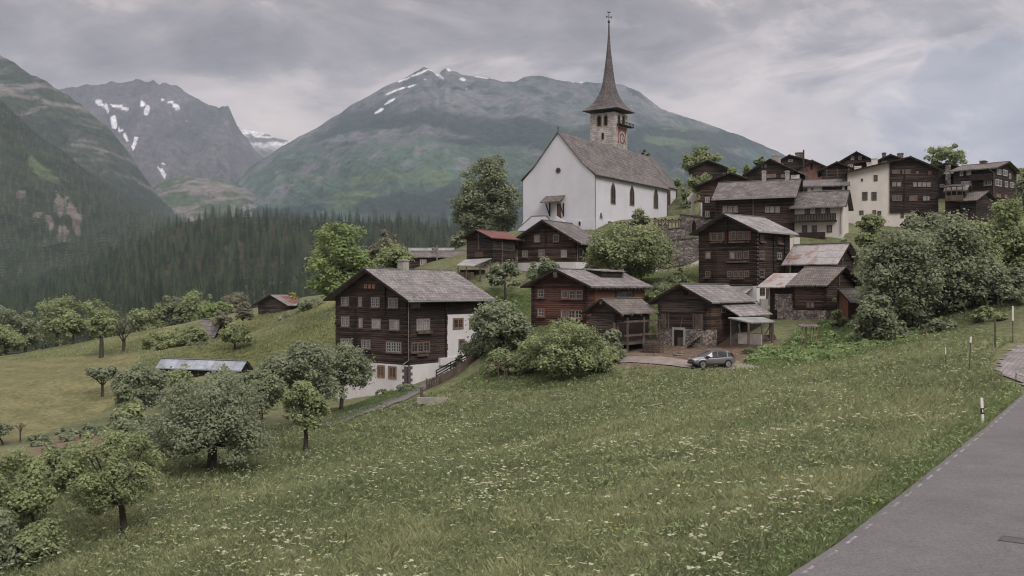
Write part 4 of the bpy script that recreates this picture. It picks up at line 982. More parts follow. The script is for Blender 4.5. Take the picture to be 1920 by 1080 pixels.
NN.corner_logs(z1=NN.ze); NN.panel('log_beam', 'L', *t(295, 690, 545, 702), 'timber_dark', 0, .15)
k1 = (NN.zr - NN.t - NN.ze) / (NN.W * .5)
m = MB(); y0 = NN.Lb + NN.og + .02; e = NN.ze - NN.oe * k1
m.prism([(-NN.oe - .1, y0, e - .05), (NN.W * .42, y0, e + (NN.W * .42 + NN.oe) * k1 * .85), (NN.W * .42, y0, e + (NN.W * .42 + NN.oe) * k1 * .85 - .14), (-NN.oe - .1, y0, e - .19)], (0, 4.0, 0)); m.build('annex_roof', M['tinY'], NN.root)
m = MB(); m.box(.3, NN.La * .5, NN.Lb + .02, NN.Lb + 3.6, -2, e - .1); m.build('annex_wall', M['timber_dark'], NN.root)
S3 = House('shed', 'small shed with upright red-brown boards leaning on the lower granary', 'shed', 1590, 110, 43, 1573, 1616.5, 581, 560, 541, wall='board_red', roof='shingle', gable='L', og=.4, oe=.5, t=.1, sink=1.5, rk=.92)

# ============================================================ long dark house, upper centre right
t = T(1260, 260, 5.333)
K2 = House('house', 'long dark log house with broad slate roof and two chimneys, behind the tall chalet', 'house', 1489, 150, 66, 1342, 1503, 435, 364, 335.5,
           wall='log', roof='slate_dark', gable='R', og=.5, oe=1.0, sink=4, group='dark timber houses of the village')
wins(K2, 'L', t, [(505,670,556,740,1),(560,670,606,740,1),(612,670,660,740,1),(930,676,976,742,1),(980,676,1024,742,1),(1032,676,1080,742,1)], rows=3, style='white', sill=False, glass='glass_pale')
K2.downpipe('L', *t(812, 570), t(0, 780)[1], kick=False); K2.gutter()
K2.chimney(*t(920, 320), 337, mat='concrete', wpx=7); K2.chimney(*t(1153, 320), 338, mat='concrete', wpx=7)
K2.logends('L', *t(1200, 610), 430, w=.4); K2.logends('L', *t(445, 590), 420, w=.4)
t = T(1260, 260, 5.333)
J = House('house', 'dark reddish house gable peeking out left behind the long slate-roofed house', 'house', 1425, 160, 75, 1313, 1430, 412, 344, 322.5, La=8, wall='log_brown', roof='slate_dark', og=.8, oe=1.2, sink=5, group='dark timber houses of the village')
wins(J, 'L', t, [(330,585,376,642,2),(330,725,376,787,2)], style='allwhite', rows=2, sill=False)
J.panel('plaster_strip', 'L', *t(285, 640, 303, 780), 'plaster_cream', 0, .1)
L_ = House('house', 'small white house with dark wooden balcony and grey roof beside the long dark house', 'house', 1580, 147, 63, 1489, 1591, 440, 382, 356.5, wall='plaster_cream', roof='slate_dark', gable='R', og=.6, oe=.9, sink=5)
wins(L_, 'L', t, [(1328,668,1380,756,2),(1434,668,1488,756,2),(1534,668,1582,752,2),(1300,866,1352,936,1),(1398,868,1448,938,1),(1548,866,1602,936,1)], style='dark', rows=1, sill=False, glass='glass_grey')
u0, u1, z0, z1 = L_.rect('L', *t(1215, 757, 1652, 832)); m = MB(); L_.fbox(m, 'L', u0, u1, z0, z0 + .15, 0, 1.3); L_.fbox(m, 'L', u0, u1, z1 - .1, z1, 1.2, 1.32)
k = u0
while k < u1 - .1: L_.fbox(m, 'L', k, k + .2, z0 + .15, z1 - .1, 1.22, 1.28); k += .23
m.build('balcony', M['timber_dark'], L_.root)
u0, u1, z0, z1 = L_.rect('L', *t(1262, 940, 1545, 1005)); m = MB(); L_.fbox(m, 'L', u0, u1, z0, z1, 1.2, 1.3); L_.fbox(m, 'L', u0, u1, z0, z0 + .1, 0, 1.2); m.build('balcony', M['timber_dark'], L_.root)
L_.downpipe('L', *t(1690, 660), 438, kick=False)
# ============================================================ half white, half dark house
t = T(1580, 260, 6.75)
I_ = House('house', 'wide gabled house half cream plaster with dark squares of windows, half black timber', 'house', 1759, 163, 71, 1589, 1768, 455, 318, 292.5, La=10, wall='plaster_cream', roof='slate_dark', og=.9, oe=1.0, sink=5, rk=.3)
# dark timber half, proud of the plaster: outline follows the roof
ur, zr_ = I_.fp('L', *t(593, 905)); hz = I_.zr - I_.t; kk = (hz - I_.ze) / (I_.W * .7)
zl = hz - (ur - I_.W * .3) * kk
m = MB(); m.prism([I_.face('L', u, z, .15) for u, z in ((-.02, zr_), (ur, zr_), (ur, zl - .03), (I_.W * .3, hz - .03), (-.02, I_.ze - .03))], (.3, 0, 0)); m.build('timber_wall', M['log'], I_.root)
m = MB(); I_.fbox(m, 'L', -.02, ur, zr_ - .5, zr_ - .01, 0, .25); m.build('floor_beam', M['timber_dark'], I_.root)
wins(I_, 'L', t, [(248,675,315,780,1),(365,675,430,780,1),(234,506,258,540,1,{'rows':1}),(394,460,442,536,1),(212,910,264,965,1),(378,905,424,960,1),(440,915,488,990,1)], style='dark', rows=3, sill=False)
wins(I_, 'L', t, [(625,550,678,607,1),(686,550,740,607,1),(890,550,940,612,1),(950,550,1000,612,1),(1008,552,1058,612,1),(1064,553,1115,612,1),(1015,725,1062,788,1),(1068,728,1100,785,1)], style='white', rows=2, sill=False, d=.15, glass='glass_pale')
wins(I_, 'L', t, [(625,715,750,790,3),(842,720,945,788,3),(622,395,722,445,2),(755,390,858,450,3),(930,412,965,450,1),(1080,410,1122,455,1)], style='brown', rows=2, sill=False, d=.15, glass='glass_grey')
I_.panel('post', 'L', *t(780, 300, 792, 905), 'timber_dark', .15, .3)
I_.panel('door', 'L', *t(735, 912, 775, 1000), 'door_wood', 0, .12)
I_.logends('L', 1757, 322, 392, w=.35)
# ============================================================ dark chalet far right
t = T(1760, 280, 9)
P_ = House('chalet', 'dark two-gabled chalet with white windows at the upper right edge of the village', 'chalet', 1865, 168, 44, 1788, 1906, 385, 315, 302.5, wall='log2', roof='shingle', gable='R', og=.7, oe=.6, sink=5, group='dark timber houses of the village')
wins(P_, 'L', t, [(762,512,895,612,2),(386,540,556,628,3),(360,372,416,450,1),(474,370,550,438,2)], style='allwhite', rows=2, sill=False)
wins(P_, 'R', t, [(980,335,1050,430,2),(1080,348,1155,450,2),(1184,410,1216,495,1),(955,510,1058,622,2),(1114,538,1162,640,1),(1202,556,1268,648,2)], style='allwhite', rows=2, sill=False)
wins(P_, 'R', t, [(964,752,1042,812,3),(1104,768,1150,828,2)], style='red', rows=1, sill=False)
u0, u1, z0, z1 = P_.rect('L', *t(545, 425, 935, 515)); m = MB(); P_.fbox(m, 'L', u0, u1, z0, z1, .9, 1.0); P_.fbox(m, 'L', u0, u1, z0 - .12, z0, 0, 1.0); m.build('balcony', M['timber_dark'], P_.root)
P_.downpipe('L', *t(938, 380), t(0, 830)[1], kick=False); P_.chimney(1844, 301, 306, w=1.0, mat='quoin')
Q_ = House('house', 'small dark house with a roofed balcony, left of the far right chalet', 'house', 1810, 160, 57, 1772, 1822, 402, 358, 345, La=6, wall='log2', roof='shingle', gable='R', og=.3, oe=.4, sink=5)
u0, u1, z0, z1 = Q_.rect('L', *t(130, 785, 435, 865)); m = MB(); Q_.fbox(m, 'L', u0, u1, z0, z1, 1.2, 1.3); Q_.fbox(m, 'L', u0, u1, z0 - .12, z0, 0, 1.3); m.build('balcony', M['timber'], Q_.root)
m = MB(); Q_.fbox(m, 'L', u0 - .2, u1 + .2, z1 + 1.5, z1 + 1.62, 0, 1.6); m.build('balcony_roof', M['slate_pale'], Q_.root)
for k in range(4):
    u = u0 + .1 + (u1 - u0 - .3) * k / 3; m = MB(); Q_.fbox(m, 'L', u, u + .14, z1, z1 + 1.5, 1.2, 1.32); m.build('balcony_post', M['timber'], Q_.root)
R_ = House('barn', 'low barn with brown shingle roof in front of the far right chalet', 'barn', 1830, 158, 42, 1800, 1866, 385, 374, 358, wall='log2', roof='shingle', gable='R', og=.5, oe=.6, sink=5, t=.12, group='timber barns and granaries')
S_ = House('barn', 'dark barn roof half hidden by the trees below the half timbered wide house', 'barn', 1772, 146, 64, 1700, 1782, 425, 412, 394, La=8, wall='log2', roof='slate_pale', og=.8, oe=.9, sink=4, rk=.72, group='timber barns and granaries')
# ============================================================ upper village against the sky
t = T(1260, 260, 5.333); t3 = T(1580, 260, 6.75)
def up_house(name, label, cat, cpx, Y, lpx, rpx, base, eave, ridge, wall, roof, phi=None, group='dark timber houses of the village', **k):
    phi = phi or 90.5 - math.degrees(math.atan((cpx - CX) / F)); k.setdefault('La', 9)
    return House(name, label, cat, cpx, Y, phi, lpx, rpx, base, eave, ridge, wall=wall, roof=roof, og=k.pop('og', .8), oe=k.pop('oe', .9), sink=6, group=group, **k)
T1 = up_house('barn', 'windowless dark barn standing alone at the left end of the upper row, below a tree', 'barn', 1356, 205, 1298, 1362, 331, 313, 299, 'log2', 'slate_dark', group='timber barns and granaries')
T2 = up_house('chalet', 'dark gabled chalet with a pale stub chimney at the left of the upper row', 'chalet', 1490, 190, 1402, 1506, 336, 320, 297.3, 'log2', 'slate_dark', phi=60, rk=.5)
wins(T2, 'L', t, [(888,255,912,290,1),(924,255,948,290,1)], style='white', rows=1, sill=False, glass='glass_pale', cross=False)
wins(T2, 'L', t, [(945,352,1042,392,4),(1090,352,1130,392,2)], style='red', rows=1, sill=False, glass='glass_grey')
T2.panel('plaster_strip', 'L', *t(1190, 362, 1275, 400), 'plaster', 0, .1)
T2.chimney(1455, 291, 305, w=1.5, mat='concrete', p=4)
T3 = up_house('chalet', 'dark chalet with two tiny white windows and wide stone chimney, behind the brick house', 'chalet', 1513, 212, 1460, 1517, 318, 301, 289.5, 'log2', 'slate_dark', rk=.62)
wins(T3, 'L', t, [(1160,207,1182,234,1),(1187,207,1210,234,1)], style='allwhite', rows=1, sill=False, cross=False)
T3.chimney(1499, 286, 298, w=1.8, mat='stone_wall', p=2.5)
T4 = up_house('house', 'reddish brick house with a plain gable in the upper row', 'house', 1549, 200, 1497, 1553, 346, 314, 299.5, 'brick', 'slate_dark', group=None)
T4.panel('slit_window', 'L', *t(1385, 250, 1405, 312), 'dark', 0, .03); T4.panel('shutter', 'L', *t(1455, 300, 1500, 340), 'door_wood', 0, .06); T4.panel('shutter', 'L', *t(1335, 300, 1362, 330), 'door_wood', 0, .06)
T5 = up_house('barn', 'dark barn with a pale railing across its gable front, in the upper row', 'barn', 1598, 188, 1541, 1603, 338, 317, 302.5, 'log2', 'slate_dark', group='timber barns and granaries')
u0, u1, z0, z1 = T5.rect('L', *t(1525, 318, 1785, 392)); m = MB()
for q in range(3): zz = z0 + .3 + (z1 - z0 - .3) * q / 2; T5.fbox(m, 'L', u0, u1, zz - .12, zz, 1.0, 1.1)
for q in range(3): uu = u0 + (u1 - u0 - .3) * (.05 + .45 * q); T5.fbox(m, 'L', uu, uu + .25, z0, z1 + .2, 1.1, 1.25)
m.build('railing', M['timber'], T5.root)
m = MB(); T5.fbox(m, 'L', 9, 9.3, 2, 6.5, -1, -.7); m.build('flue', M['iron'], T5.roof)
T5b = up_house('house', 'low white house with broad stone slab roof under the railed barn', 'house', 1584, 166, 1514, 1592, 358, 347.5, 335, 'plaster', 'slate_dark', gable='R', group=None, oe=.6)
T5b.panel('dark_boarding', 'L', *t(1502, 462, 1700, 512), 'timber_dark', 0, .15)
T5b.win('L', *t(1392, 497, 1414, 516), style='brown', sill=False, rows=1)
T6 = up_house('chalet', 'dark chalet with steep gable and two square pale windows, highest of the upper row', 'chalet', 1640, 205, 1572, 1646, 325, 303, 283.5, 'log2', 'slate_dark')
wins(T6, 'L', t3, [(100,215,148,274,1),(195,214,242,268,1)], style='white', rows=1, sill=False, glass='glass_pale', cross=False)
wins(T6, 'L', t3, [(66,328,130,362,2),(225,318,288,356,2)], style='allwhite', rows=1, sill=False)
T7 = up_house('chalet', 'dark chalet with two slim dark chimneys behind the long roof of the half white house', 'chalet', 1694, 200, 1646, 1700, 315, 300, 288.5, 'log2', 'slate_dark')
wins(T7, 'L', t3, [(488,280,565,325,3)], style='white', rows=1, sill=False, glass='glass_grey')
T7.chimney(1657.5, 286, 296, w=.8, mat='quoin', p=2.5); T7.chimney(1688, 287, 302, w=1.2, mat='stone_wall', p=2.5)
T8 = up_house('barn', 'dark barn with sloping roof edge and three pale chimneys beside it, behind the cream gable', 'barn', 1643, 182, 1611, 1650, 340, 304, 299, 'log2', 'slate_dark', rk=.15, group='timber barns and granaries')
for px, y0, y1, w in ((1608.5, 314, 331, 1.2), (1630.5, 307, 322, 1.0), (1639.5, 299, 318, 1.1)):
    o = T8; u, z = T8.fp('L', px, y0); m = MB(); T8.fbox(m, 'L', u - w / 2, u + w / 2, z - 4.5, z - .15, 1.0, 1.0 + w); T8.fbox(m, 'L', u - w / 2 - .08, u + w / 2 + .08, z - .15, z, .92, 1.08 + w); m.build('chimney', M['plaster_cream'], T8.roof)
T9 = up_house('house', 'dark house with a pale hipped porch roof and chimney right of the half white gable', 'house', 1795, 178, 1752, 1800, 345, 313, 304.5, 'log2', 'slate_dark')
m = MB(); u0, u1, z0, z1 = T9.rect('L', *t3(1215, 428, 1440, 456)); m.add([T9.face('L', u0, z0, 2), T9.face('L', u1, z0, 2), T9.face('L', (u0+u1)/2, z1 + .6, .1), T9.face('L', u1, z0, .05), T9.face('L', u0, z0, .05)], [(0,1,2),(1,3,2),(0,2,4),(0,4,3,1)]); m.build('porch_roof', M['tin_green'], T9.root)
u, z = T9.fp('L', *t3(1335, 345)); m = MB(); T9.fbox(m, 'L', u - .45, u + .45, z - 3.6, z, 1.2, 2.1); m.build('chimney', M['stone_wall'], T9.roof)
wins(T9, 'L', t3, [(1228, 575, 1290, 618, 2)], style='allwhite', rows=1, sill=False)
# ============================================================ small huts in the fields, left
V1 = House('barn', 'small old barn with rust-streaked roof in the field left of the large chalet', 'barn', 541, 190, 52, 484, 561, 590, 571, 552.5, wall='log_grey', roof='slate', og=.8, oe=.7, t=.12, sink=3, group='timber barns and granaries')
V1b = MB()
k1 = (V1.zr - V1.t - V1.ze) / (V1.W * .5)
V1b.prism([(1.0, V1.W * .42, V1.zr - V1.W * .08 * k1 + .03), (1.0, .1, V1.ze + V1.t + .1 * k1 + .03), (1.0, .1, V1.ze + V1.t + .1 * k1), (1.0, V1.W * .42, V1.zr - V1.W * .08 * k1)], (3.5, 0, 0)); V1b.build('rust_sheet', M['tin_red'], V1.roof)
V2 = House('barn', 'small dark hay hut half hidden behind trees in the left field', 'barn', 405, 182, 40, 372, 426, 643, 622, 600, wall='log2', roof='slate', gable='R', og=.7, oe=.6, t=.12, sink=3, group='timber barns and granaries')
for k in range(3):
    u0, u1, z0, z1 = V2.rect('R', 408, 622 + k * 7, 424, 625 + k * 7); m = MB(); V2.fbox(m, 'R', u0, u1, z0, z0 + .25, 0, .12); m.build('beam', M['timber'], V2.root)
M['blue_roof'] = tile_mat('blue_grey_roof', (.26, .29, .33), (.31, .34, .385), (.20, .22, .25), w=3, h=1.2, rough=.5, bump=.15)
V3 = House('shed', 'low shed with long pale blue-grey metal roof behind the orchard trees', 'shed', 452, 133, 70, 300, 466, 712, 690, 676.5, wall='timber_dark', roof='blue_roof', gable='R', og=.4, oe=.5, t=.15, sink=2)
# ---------------------------------------------------------------- broadleaf trees
M['leaf_mid'] = leaf_mat('leaf_mid_green', (.150, .182, .095), (.40, .455, .24))
M['leaf_dark'] = leaf_mat('leaf_dark_green', (.135, .160, .105), (.355, .395, .255))
M['leaf_light'] = leaf_mat('leaf_light_green', (.15, .20, .085), (.36, .44, .19))
M['leaf_olive'] = leaf_mat('leaf_olive_green', (0.153, 0.187, 0.11), (0.357, 0.401, 0.257))
M['leaf_grey'] = leaf_mat('leaf_grey_green', (0.15, 0.177, 0.118), (0.35, 0.386, 0.258))
M['leaf_brown'] = leaf_mat('leaf_brownish', (0.152, 0.153, 0.11), (0.329, 0.324, 0.23))
M['leaf_yellow'] = leaf_mat('leaf_yellow_bloom', (.09, .11, .035), (.42, .40, .16))
M['leaf_needle'] = leaf_mat('needle_dark', (.015, .026, .017), (.095, .122, .070), .2)

def leaf_cloud(r, C, R, n, size, up=.25, flat=.75, shell=(.62, 1.05), aspect=.62):
    """quads spread over the blobs C (k,3) with radii R (k,); returns verts, faces, tint"""
    k = len(C); w = R ** 2; bi = r.choice(k, n, p=w / w.sum())
    d = r.normal(size=(n, 3)); d[:, 2] += up; d /= np.linalg.norm(d, axis=1)[:, None]
    rad = R[bi] * r.uniform(shell[0], shell[1], n)
    p = C[bi] + d * rad[:, None] * np.array([1, 1, flat])
    nr = d + r.normal(size=(n, 3)) * .5; nr[:, 2] = np.abs(nr[:, 2]) + .45; nr /= np.linalg.norm(nr, axis=1)[:, None]
    tmp = r.normal(size=(n, 3)); t = np.cross(nr, tmp); t /= np.linalg.norm(t, axis=1)[:, None]; b = np.cross(nr, t)
    s = size * r.uniform(.5, 1.45, n)[:, None]
    V = np.stack([p - t * s, p - b * s * aspect, p + t * s, p + b * s * aspect], 1).reshape(-1, 3)
    Fc = np.arange(4 * n).reshape(n, 4)
    bt = r.uniform(0, 1, k)
    tint = np.clip(.5 * bt[bi] + .5 * r.uniform(0, 1, n), 0, 1)
    return V, Fc, np.repeat(tint, 4)
def crown_blobs(r, w, h, shape, k, br):
    """blob centres in a crown of half width w and height h, base at z=0"""
    C = []; R = []
    while len(C) < k:
        u = r.uniform(-1, 1, 3); 
        rr = math.hypot(u[0], u[1])
        z = (u[2] + 1) / 2
        if shape == 'round': lim = math.sqrt(max(0, 1 - (2 * z - 1) ** 2)) 
        elif shape == 'dome': lim = math.sqrt(max(0, 1 - z ** 1.8)) * min(1, .75 + z * 1.5)
        elif shape == 'cone': lim = (1 - z) ** .75 * min(1, .55 + z * 3)
        elif shape == 'egg': lim = math.sin(math.pi * min(1, (z * .86 + .12)) ** .8) ** .7
        else: lim = 1 if z < .9 else .7
        if rr > lim: continue
        if rr < lim * .5 and z < .7 and r.random() < .7: continue
        rb = br * r.uniform(.5, 1.45)
        C.append((u[0] * (w - rb * .75), u[1] * (w - rb * .75), rb * .5 + z * (h - rb * 1.3))); R.append(rb)
    return np.array(C), np.array(R)
TREES = []
def tree(px0, px1, ytop, ybot, tpx, Y, label, mat='leaf_mid', shape='round', n=3500, leaf=None, k=44, name='tree', br=None, trunk_r=None, seed=None, group='broadleaf trees around the village', limbs=9, lean=0.0, gaps=1.0, bark='bark', multi=1, cat='tree', depth=1.0, base_py=None, vis=True):
    seed = seed if seed is not None else abs(int(px0 * 3 + Y * 7 + px1)); r = np.random.default_rng(seed)
    base = gpt(tpx, Y)
    if base_py is not None: base.z = (HZ - base_py) / F * Y
    w = (px1 - px0) / 2 / F * Y; zt = (HZ - ytop) / F * Y - base.z; zb = (HZ - ybot) / F * Y - base.z
    zb = max(zb, .1); h = zt - zb; cx = ((px0 + px1) / 2 - tpx) / F * Y
    br = br or .26 * min(w, h * .6)
    leaf = leaf or max(.11, Y * .0021)
    C, R = crown_blobs(r, w, h, shape, k, br)
    C[:, 1] *= depth
    C += np.array([cx, 0, zb])
    V, Fc, tint = leaf_cloud(r, C, R, n, leaf)
    # loose sprays outside the blobs
    n2 = n // 5; V2, F2, t2_ = leaf_cloud(r, C, R * 1.3, n2, leaf * .85, shell=(.8, 1.25))
    V = np.r_[V, V2]; Fc = np.r_[Fc, F2 + 4 * n]; tint = np.r_[tint, t2_]
    root = empty(name, base); tag(root, label, cat, group)
    link('crown', raw_mesh('crown', V, Fc, M[mat], {'tint': ('FLOAT', tint)}), root)
    # trunk and limbs in one mesh
    tr = trunk_r or max(.10, .035 * zt); m = MB()
    zc = zb + h * .35
    for q in range(multi):
        off = Vector(((q - (multi - 1) / 2) * tr * 3, (q % 2) * tr, 0))
        top = Vector((cx * .6 + lean, 0, zc)) + off * 2
        mid = (off * .6 + top * .5) * .5 + off * .4 + Vector((r.uniform(-.1, .1) * tr * 4, 0, zc * .25))
        m.tube([off + Vector((0, 0, -.6)), off + Vector((0, 0, .25)), mid, top], [tr * 1.35, tr * 1.05, tr * .85, tr * .55], 8)
    order = r.permutation(len(C))[:limbs]
    for i in order:
        c = Vector(C[i]); f = r.uniform(.45, 1.0); s = Vector((top.x * f, 0, zb * .75 + (zc - zb * .75) * f)) if zb > .5 else Vector((top.x * f, 0, zc * f))
        md = s.lerp(c, .5) + Vector((0, 0, -.06 * (c - s).length))
        m.tube([s, md, c], [tr * .42, tr * .28, tr * .1], 5)
    m.build('trunk', M[bark], root, smooth=True)
    TREES.append((label, round(pyof(base), 1)))
    return root
def bare_tree(tpx, Y, ytop, label, spread, name='bare_tree', seed=1, leafy=0, mat='leaf_olive', group='broadleaf trees around the village', fork=.35, tr=None):
    r = random.Random(seed); base = gpt(tpx, Y); H = (HZ - ytop) / F * Y - base.z; root = empty(name, base); tag(root, label, 'tree', group)
    w = spread / F * Y; tr = tr or .045 * H; m = MB(); tips = []
    def grow(p, d, l, rad, lev):
        q = p + d * l; md = p.lerp(q, .5) + Vector((r.uniform(-1, 1), r.uniform(-1, 1), r.uniform(-.3, .6))) * l * .08
        m.tube([p, md, q], [rad, rad * .8, rad * .6], 5); tips.append(q)
        if lev == 0: return
        for k in range(3 if lev > 1 else 4):
            nd = (d + Vector((r.uniform(-1, 1), r.uniform(-1, 1), r.uniform(-.2, .7))) * .75).normalized(); grow(q if k else md.lerp(q, .5), nd, l * r.uniform(.55, .8), rad * .55, lev - 1)
    m.tube([(0, 0, -.5), (0, 0, H * fork)], [tr * 1.2, tr * .9], 7)
    for k in range(4):
        a = k * 1.6 + r.uniform(0, .8); grow(Vector((0, 0, H * fork * .95)), Vector((math.cos(a) * w / H * 1.1, math.sin(a) * w / H * 1.1, .8)).normalized(), H * .27, tr * .6, 3)
    m.build('trunk', M['bark'], root)
    if leafy:
        rr = np.random.default_rng(seed); C = np.array([tuple(t_) for t_ in tips if t_.z > H * .35]); R = np.full(len(C), .09 * H)
        V, Fc, tint = leaf_cloud(rr, C, R, leafy, max(.10, Y * .0018), shell=(.2, 1.1)); link('crown', raw_mesh('crown', V, Fc, M[mat], {'tint': ('FLOAT', tint)}), root)
    TREES.append((label, round(pyof(base), 1)))
    return root
def bush(px0, px1, ytop, ybot, Y, label, mat='leaf_mid', n=1200, k=16, leaf=None, name='shrub', group='shrubs and bushes', seed=None, shape='dome', cat='shrub', stem=True, base_py=None):
    seed = seed if seed is not None else abs(int(px0 * 5 + Y * 3 + px1)); r = np.random.default_rng(seed); cxp = (px0 + px1) / 2
    base = gpt(cxp, Y)
    if base_py is not None: base.z = (HZ - base_py) / F * Y
    w = (px1 - px0) / 2 / F * Y; h = max(.4, (HZ - ytop) / F * Y - base.z)
    C, R = crown_blobs(r, w, h, shape, k, .32 * min(w, h * .8)); C[:, 2] -= .15 * h * .3
    leaf = leaf or max(.10, Y * .0020)
    V, Fc, tint = leaf_cloud(r, C, R, n, leaf); V[:, 2] = np.maximum(V[:, 2], -.3)
    root = empty(name, base); tag(root, label, cat, group); link('foliage', raw_mesh('foliage', V, Fc, M[mat], {'tint': ('FLOAT', tint)}), root)
    if stem:
        m = MB()
        for i in range(5): c = Vector(C[i % len(C)]); m.tube([(0, 0, -.3), c * .5 + Vector((0, 0, .1)), c], [.06 * h ** .5, .045 * h ** .5, .02], 5)
        m.build('stem', M['bark'], root)
    TREES.append((label, round(pyof(base), 1)))
    return root

# ---- orchard, front left
tree(258, 528, 687, 862, 396, 65, 'large spreading fruit tree with grey-green crown in the orchard, widest of the orchard trees', 'leaf_grey', 'dome', n=24000, k=130, leaf=.095, br=.78, trunk_r=.34, limbs=40, name='fruit_tree', seed=11, group='orchard trees')
tree(118, 305, 792, 968, 232, 50, 'fruit tree with slim pale trunk at the front of the orchard, lowest in the meadow', 'leaf_mid', 'round', n=14000, k=70, leaf=.075, br=.5, trunk_r=.19, limbs=24, name='fruit_tree', seed=12, group='orchard trees', lean=-.2)
tree(525, 620, 705, 805, 573, 72, 'small fruit tree with dark forked trunk between the orchard and the path', 'leaf_mid', 'egg', n=5200, k=30, leaf=.12, trunk_r=.19, name='fruit_tree', seed=13, group='orchard trees')
tree(560, 710, 628, 742, 640, 98, 'leaning fruit tree in front of the white base of the large lower left chalet', 'leaf_dark', 'dome', n=7500, k=44, leaf=.16, trunk_r=.2, name='fruit_tree', seed=14, group='orchard trees', lean=.5)
tree(488, 640, 632, 775, 556, 88, 'hazy grey-green fruit tree left of the large lower left chalet, behind the path', 'leaf_grey', 'round', n=8000, k=44, leaf=.17, name='fruit_tree', seed=15, group='orchard trees')
tree(425, 545, 690, 770, 490, 82, 'yellow-green blooming fruit tree in the middle of the orchard, behind the widest crown', 'leaf_olive', 'round', n=5000, k=30, leaf=.16, name='fruit_tree', seed=16, group='orchard trees')
bush(440, 505, 678, 730, 96, 'yellow flowering shrub behind the widest orchard tree', 'leaf_yellow', n=1500)
tree(205, 325, 680, 790, 268, 84, 'dense dark green round tree at the edge of the mown field', 'leaf_dark', 'round', n=7000, k=36, leaf=.15, name='tree', seed=17)
bush(296, 392, 672, 740, 112, 'leafy bush hiding the front of the blue-grey roofed shed', 'leaf_mid', n=4200, k=30, leaf=.16)
bush(376, 476, 674, 745, 110, 'grey-green bush hiding the right end of the blue-grey roofed shed', 'leaf_grey', n=4200, k=30, leaf=.16)
bush(190, 300, 742, 812, 80, 'bright green shrub below the dense dark tree at the field edge', 'leaf_mid', n=3000, k=22)
bare_tree(192, 133, 688, 'half bare crooked tree at the edge of the mown field', 34, name='crooked_tree', seed=5, leafy=1500, mat='leaf_grey', fork=.38)
tree(-60, 38, 785, 838, 5, 103, 'small tree cut off at the left edge beside the mown field', 'leaf_dark', 'round', n=2200, k=18, leaf=.14, name='tree', seed=19)
bare_tree(38, 104, 802, 'short broken stub of a tree at the left edge of the mown field', 8, name='bare_tree', seed=8, fork=.7, tr=.08)
tree(-60, 118, 836, 985, 66, 52, 'thin-stemmed leafy tree at the lower left corner of the orchard', 'leaf_mid', 'egg', n=8000, k=50, leaf=.105, br=.55, name='tree', seed=20, group='orchard trees', trunk_r=.09)
tree(60, 190, 826, 935, 150, 60, 'loose bright fruit tree behind the slim pale trunk at the front', 'leaf_mid', 'round', n=5500, k=36, leaf=.115, name='fruit_tree', seed=21, group='orchard trees', trunk_r=.14)
for i, (a, b, c, d, Y, lab, mt) in enumerate([(-80, 60, 940, 1040, 47, 'dark leafy bush in the lower left corner of the meadow', 'leaf_dark'), (20, 130, 955, 1030, 48, 'mid green bush beside the lower left corner bush', 'leaf_mid'), (-60, 60, 860, 960, 60, 'tall bush at the left edge below the soil patch', 'leaf_mid'),
    (100, 215, 900, 960, 62, 'low bush under the loose bright fruit tree', 'leaf_mid')]): bush(a, b, c, d, Y, lab, mt, n=3500, k=26, leaf=.1)
tree(195, 330, 770, 872, 262, 72, 'pale olive fruit tree in the orchard left of the widest crown', 'leaf_olive', 'round', n=5600, k=36, leaf=.13, name='fruit_tree', seed=22, group='orchard trees', trunk_r=.16)
# hedge along the lower edge of the mown field
for i, (a, b, c) in enumerate([(45, 100, 818), (90, 150, 806), (140, 200, 795), (190, 245, 775)]):
    bush(a, b, c - 8, c + 14, 96 + i * 3, 'low dark hedge bush along the lower edge of the mown field', 'leaf_dark', n=900, k=10, group='hedge bushes along the mown field', name='hedge_bush')

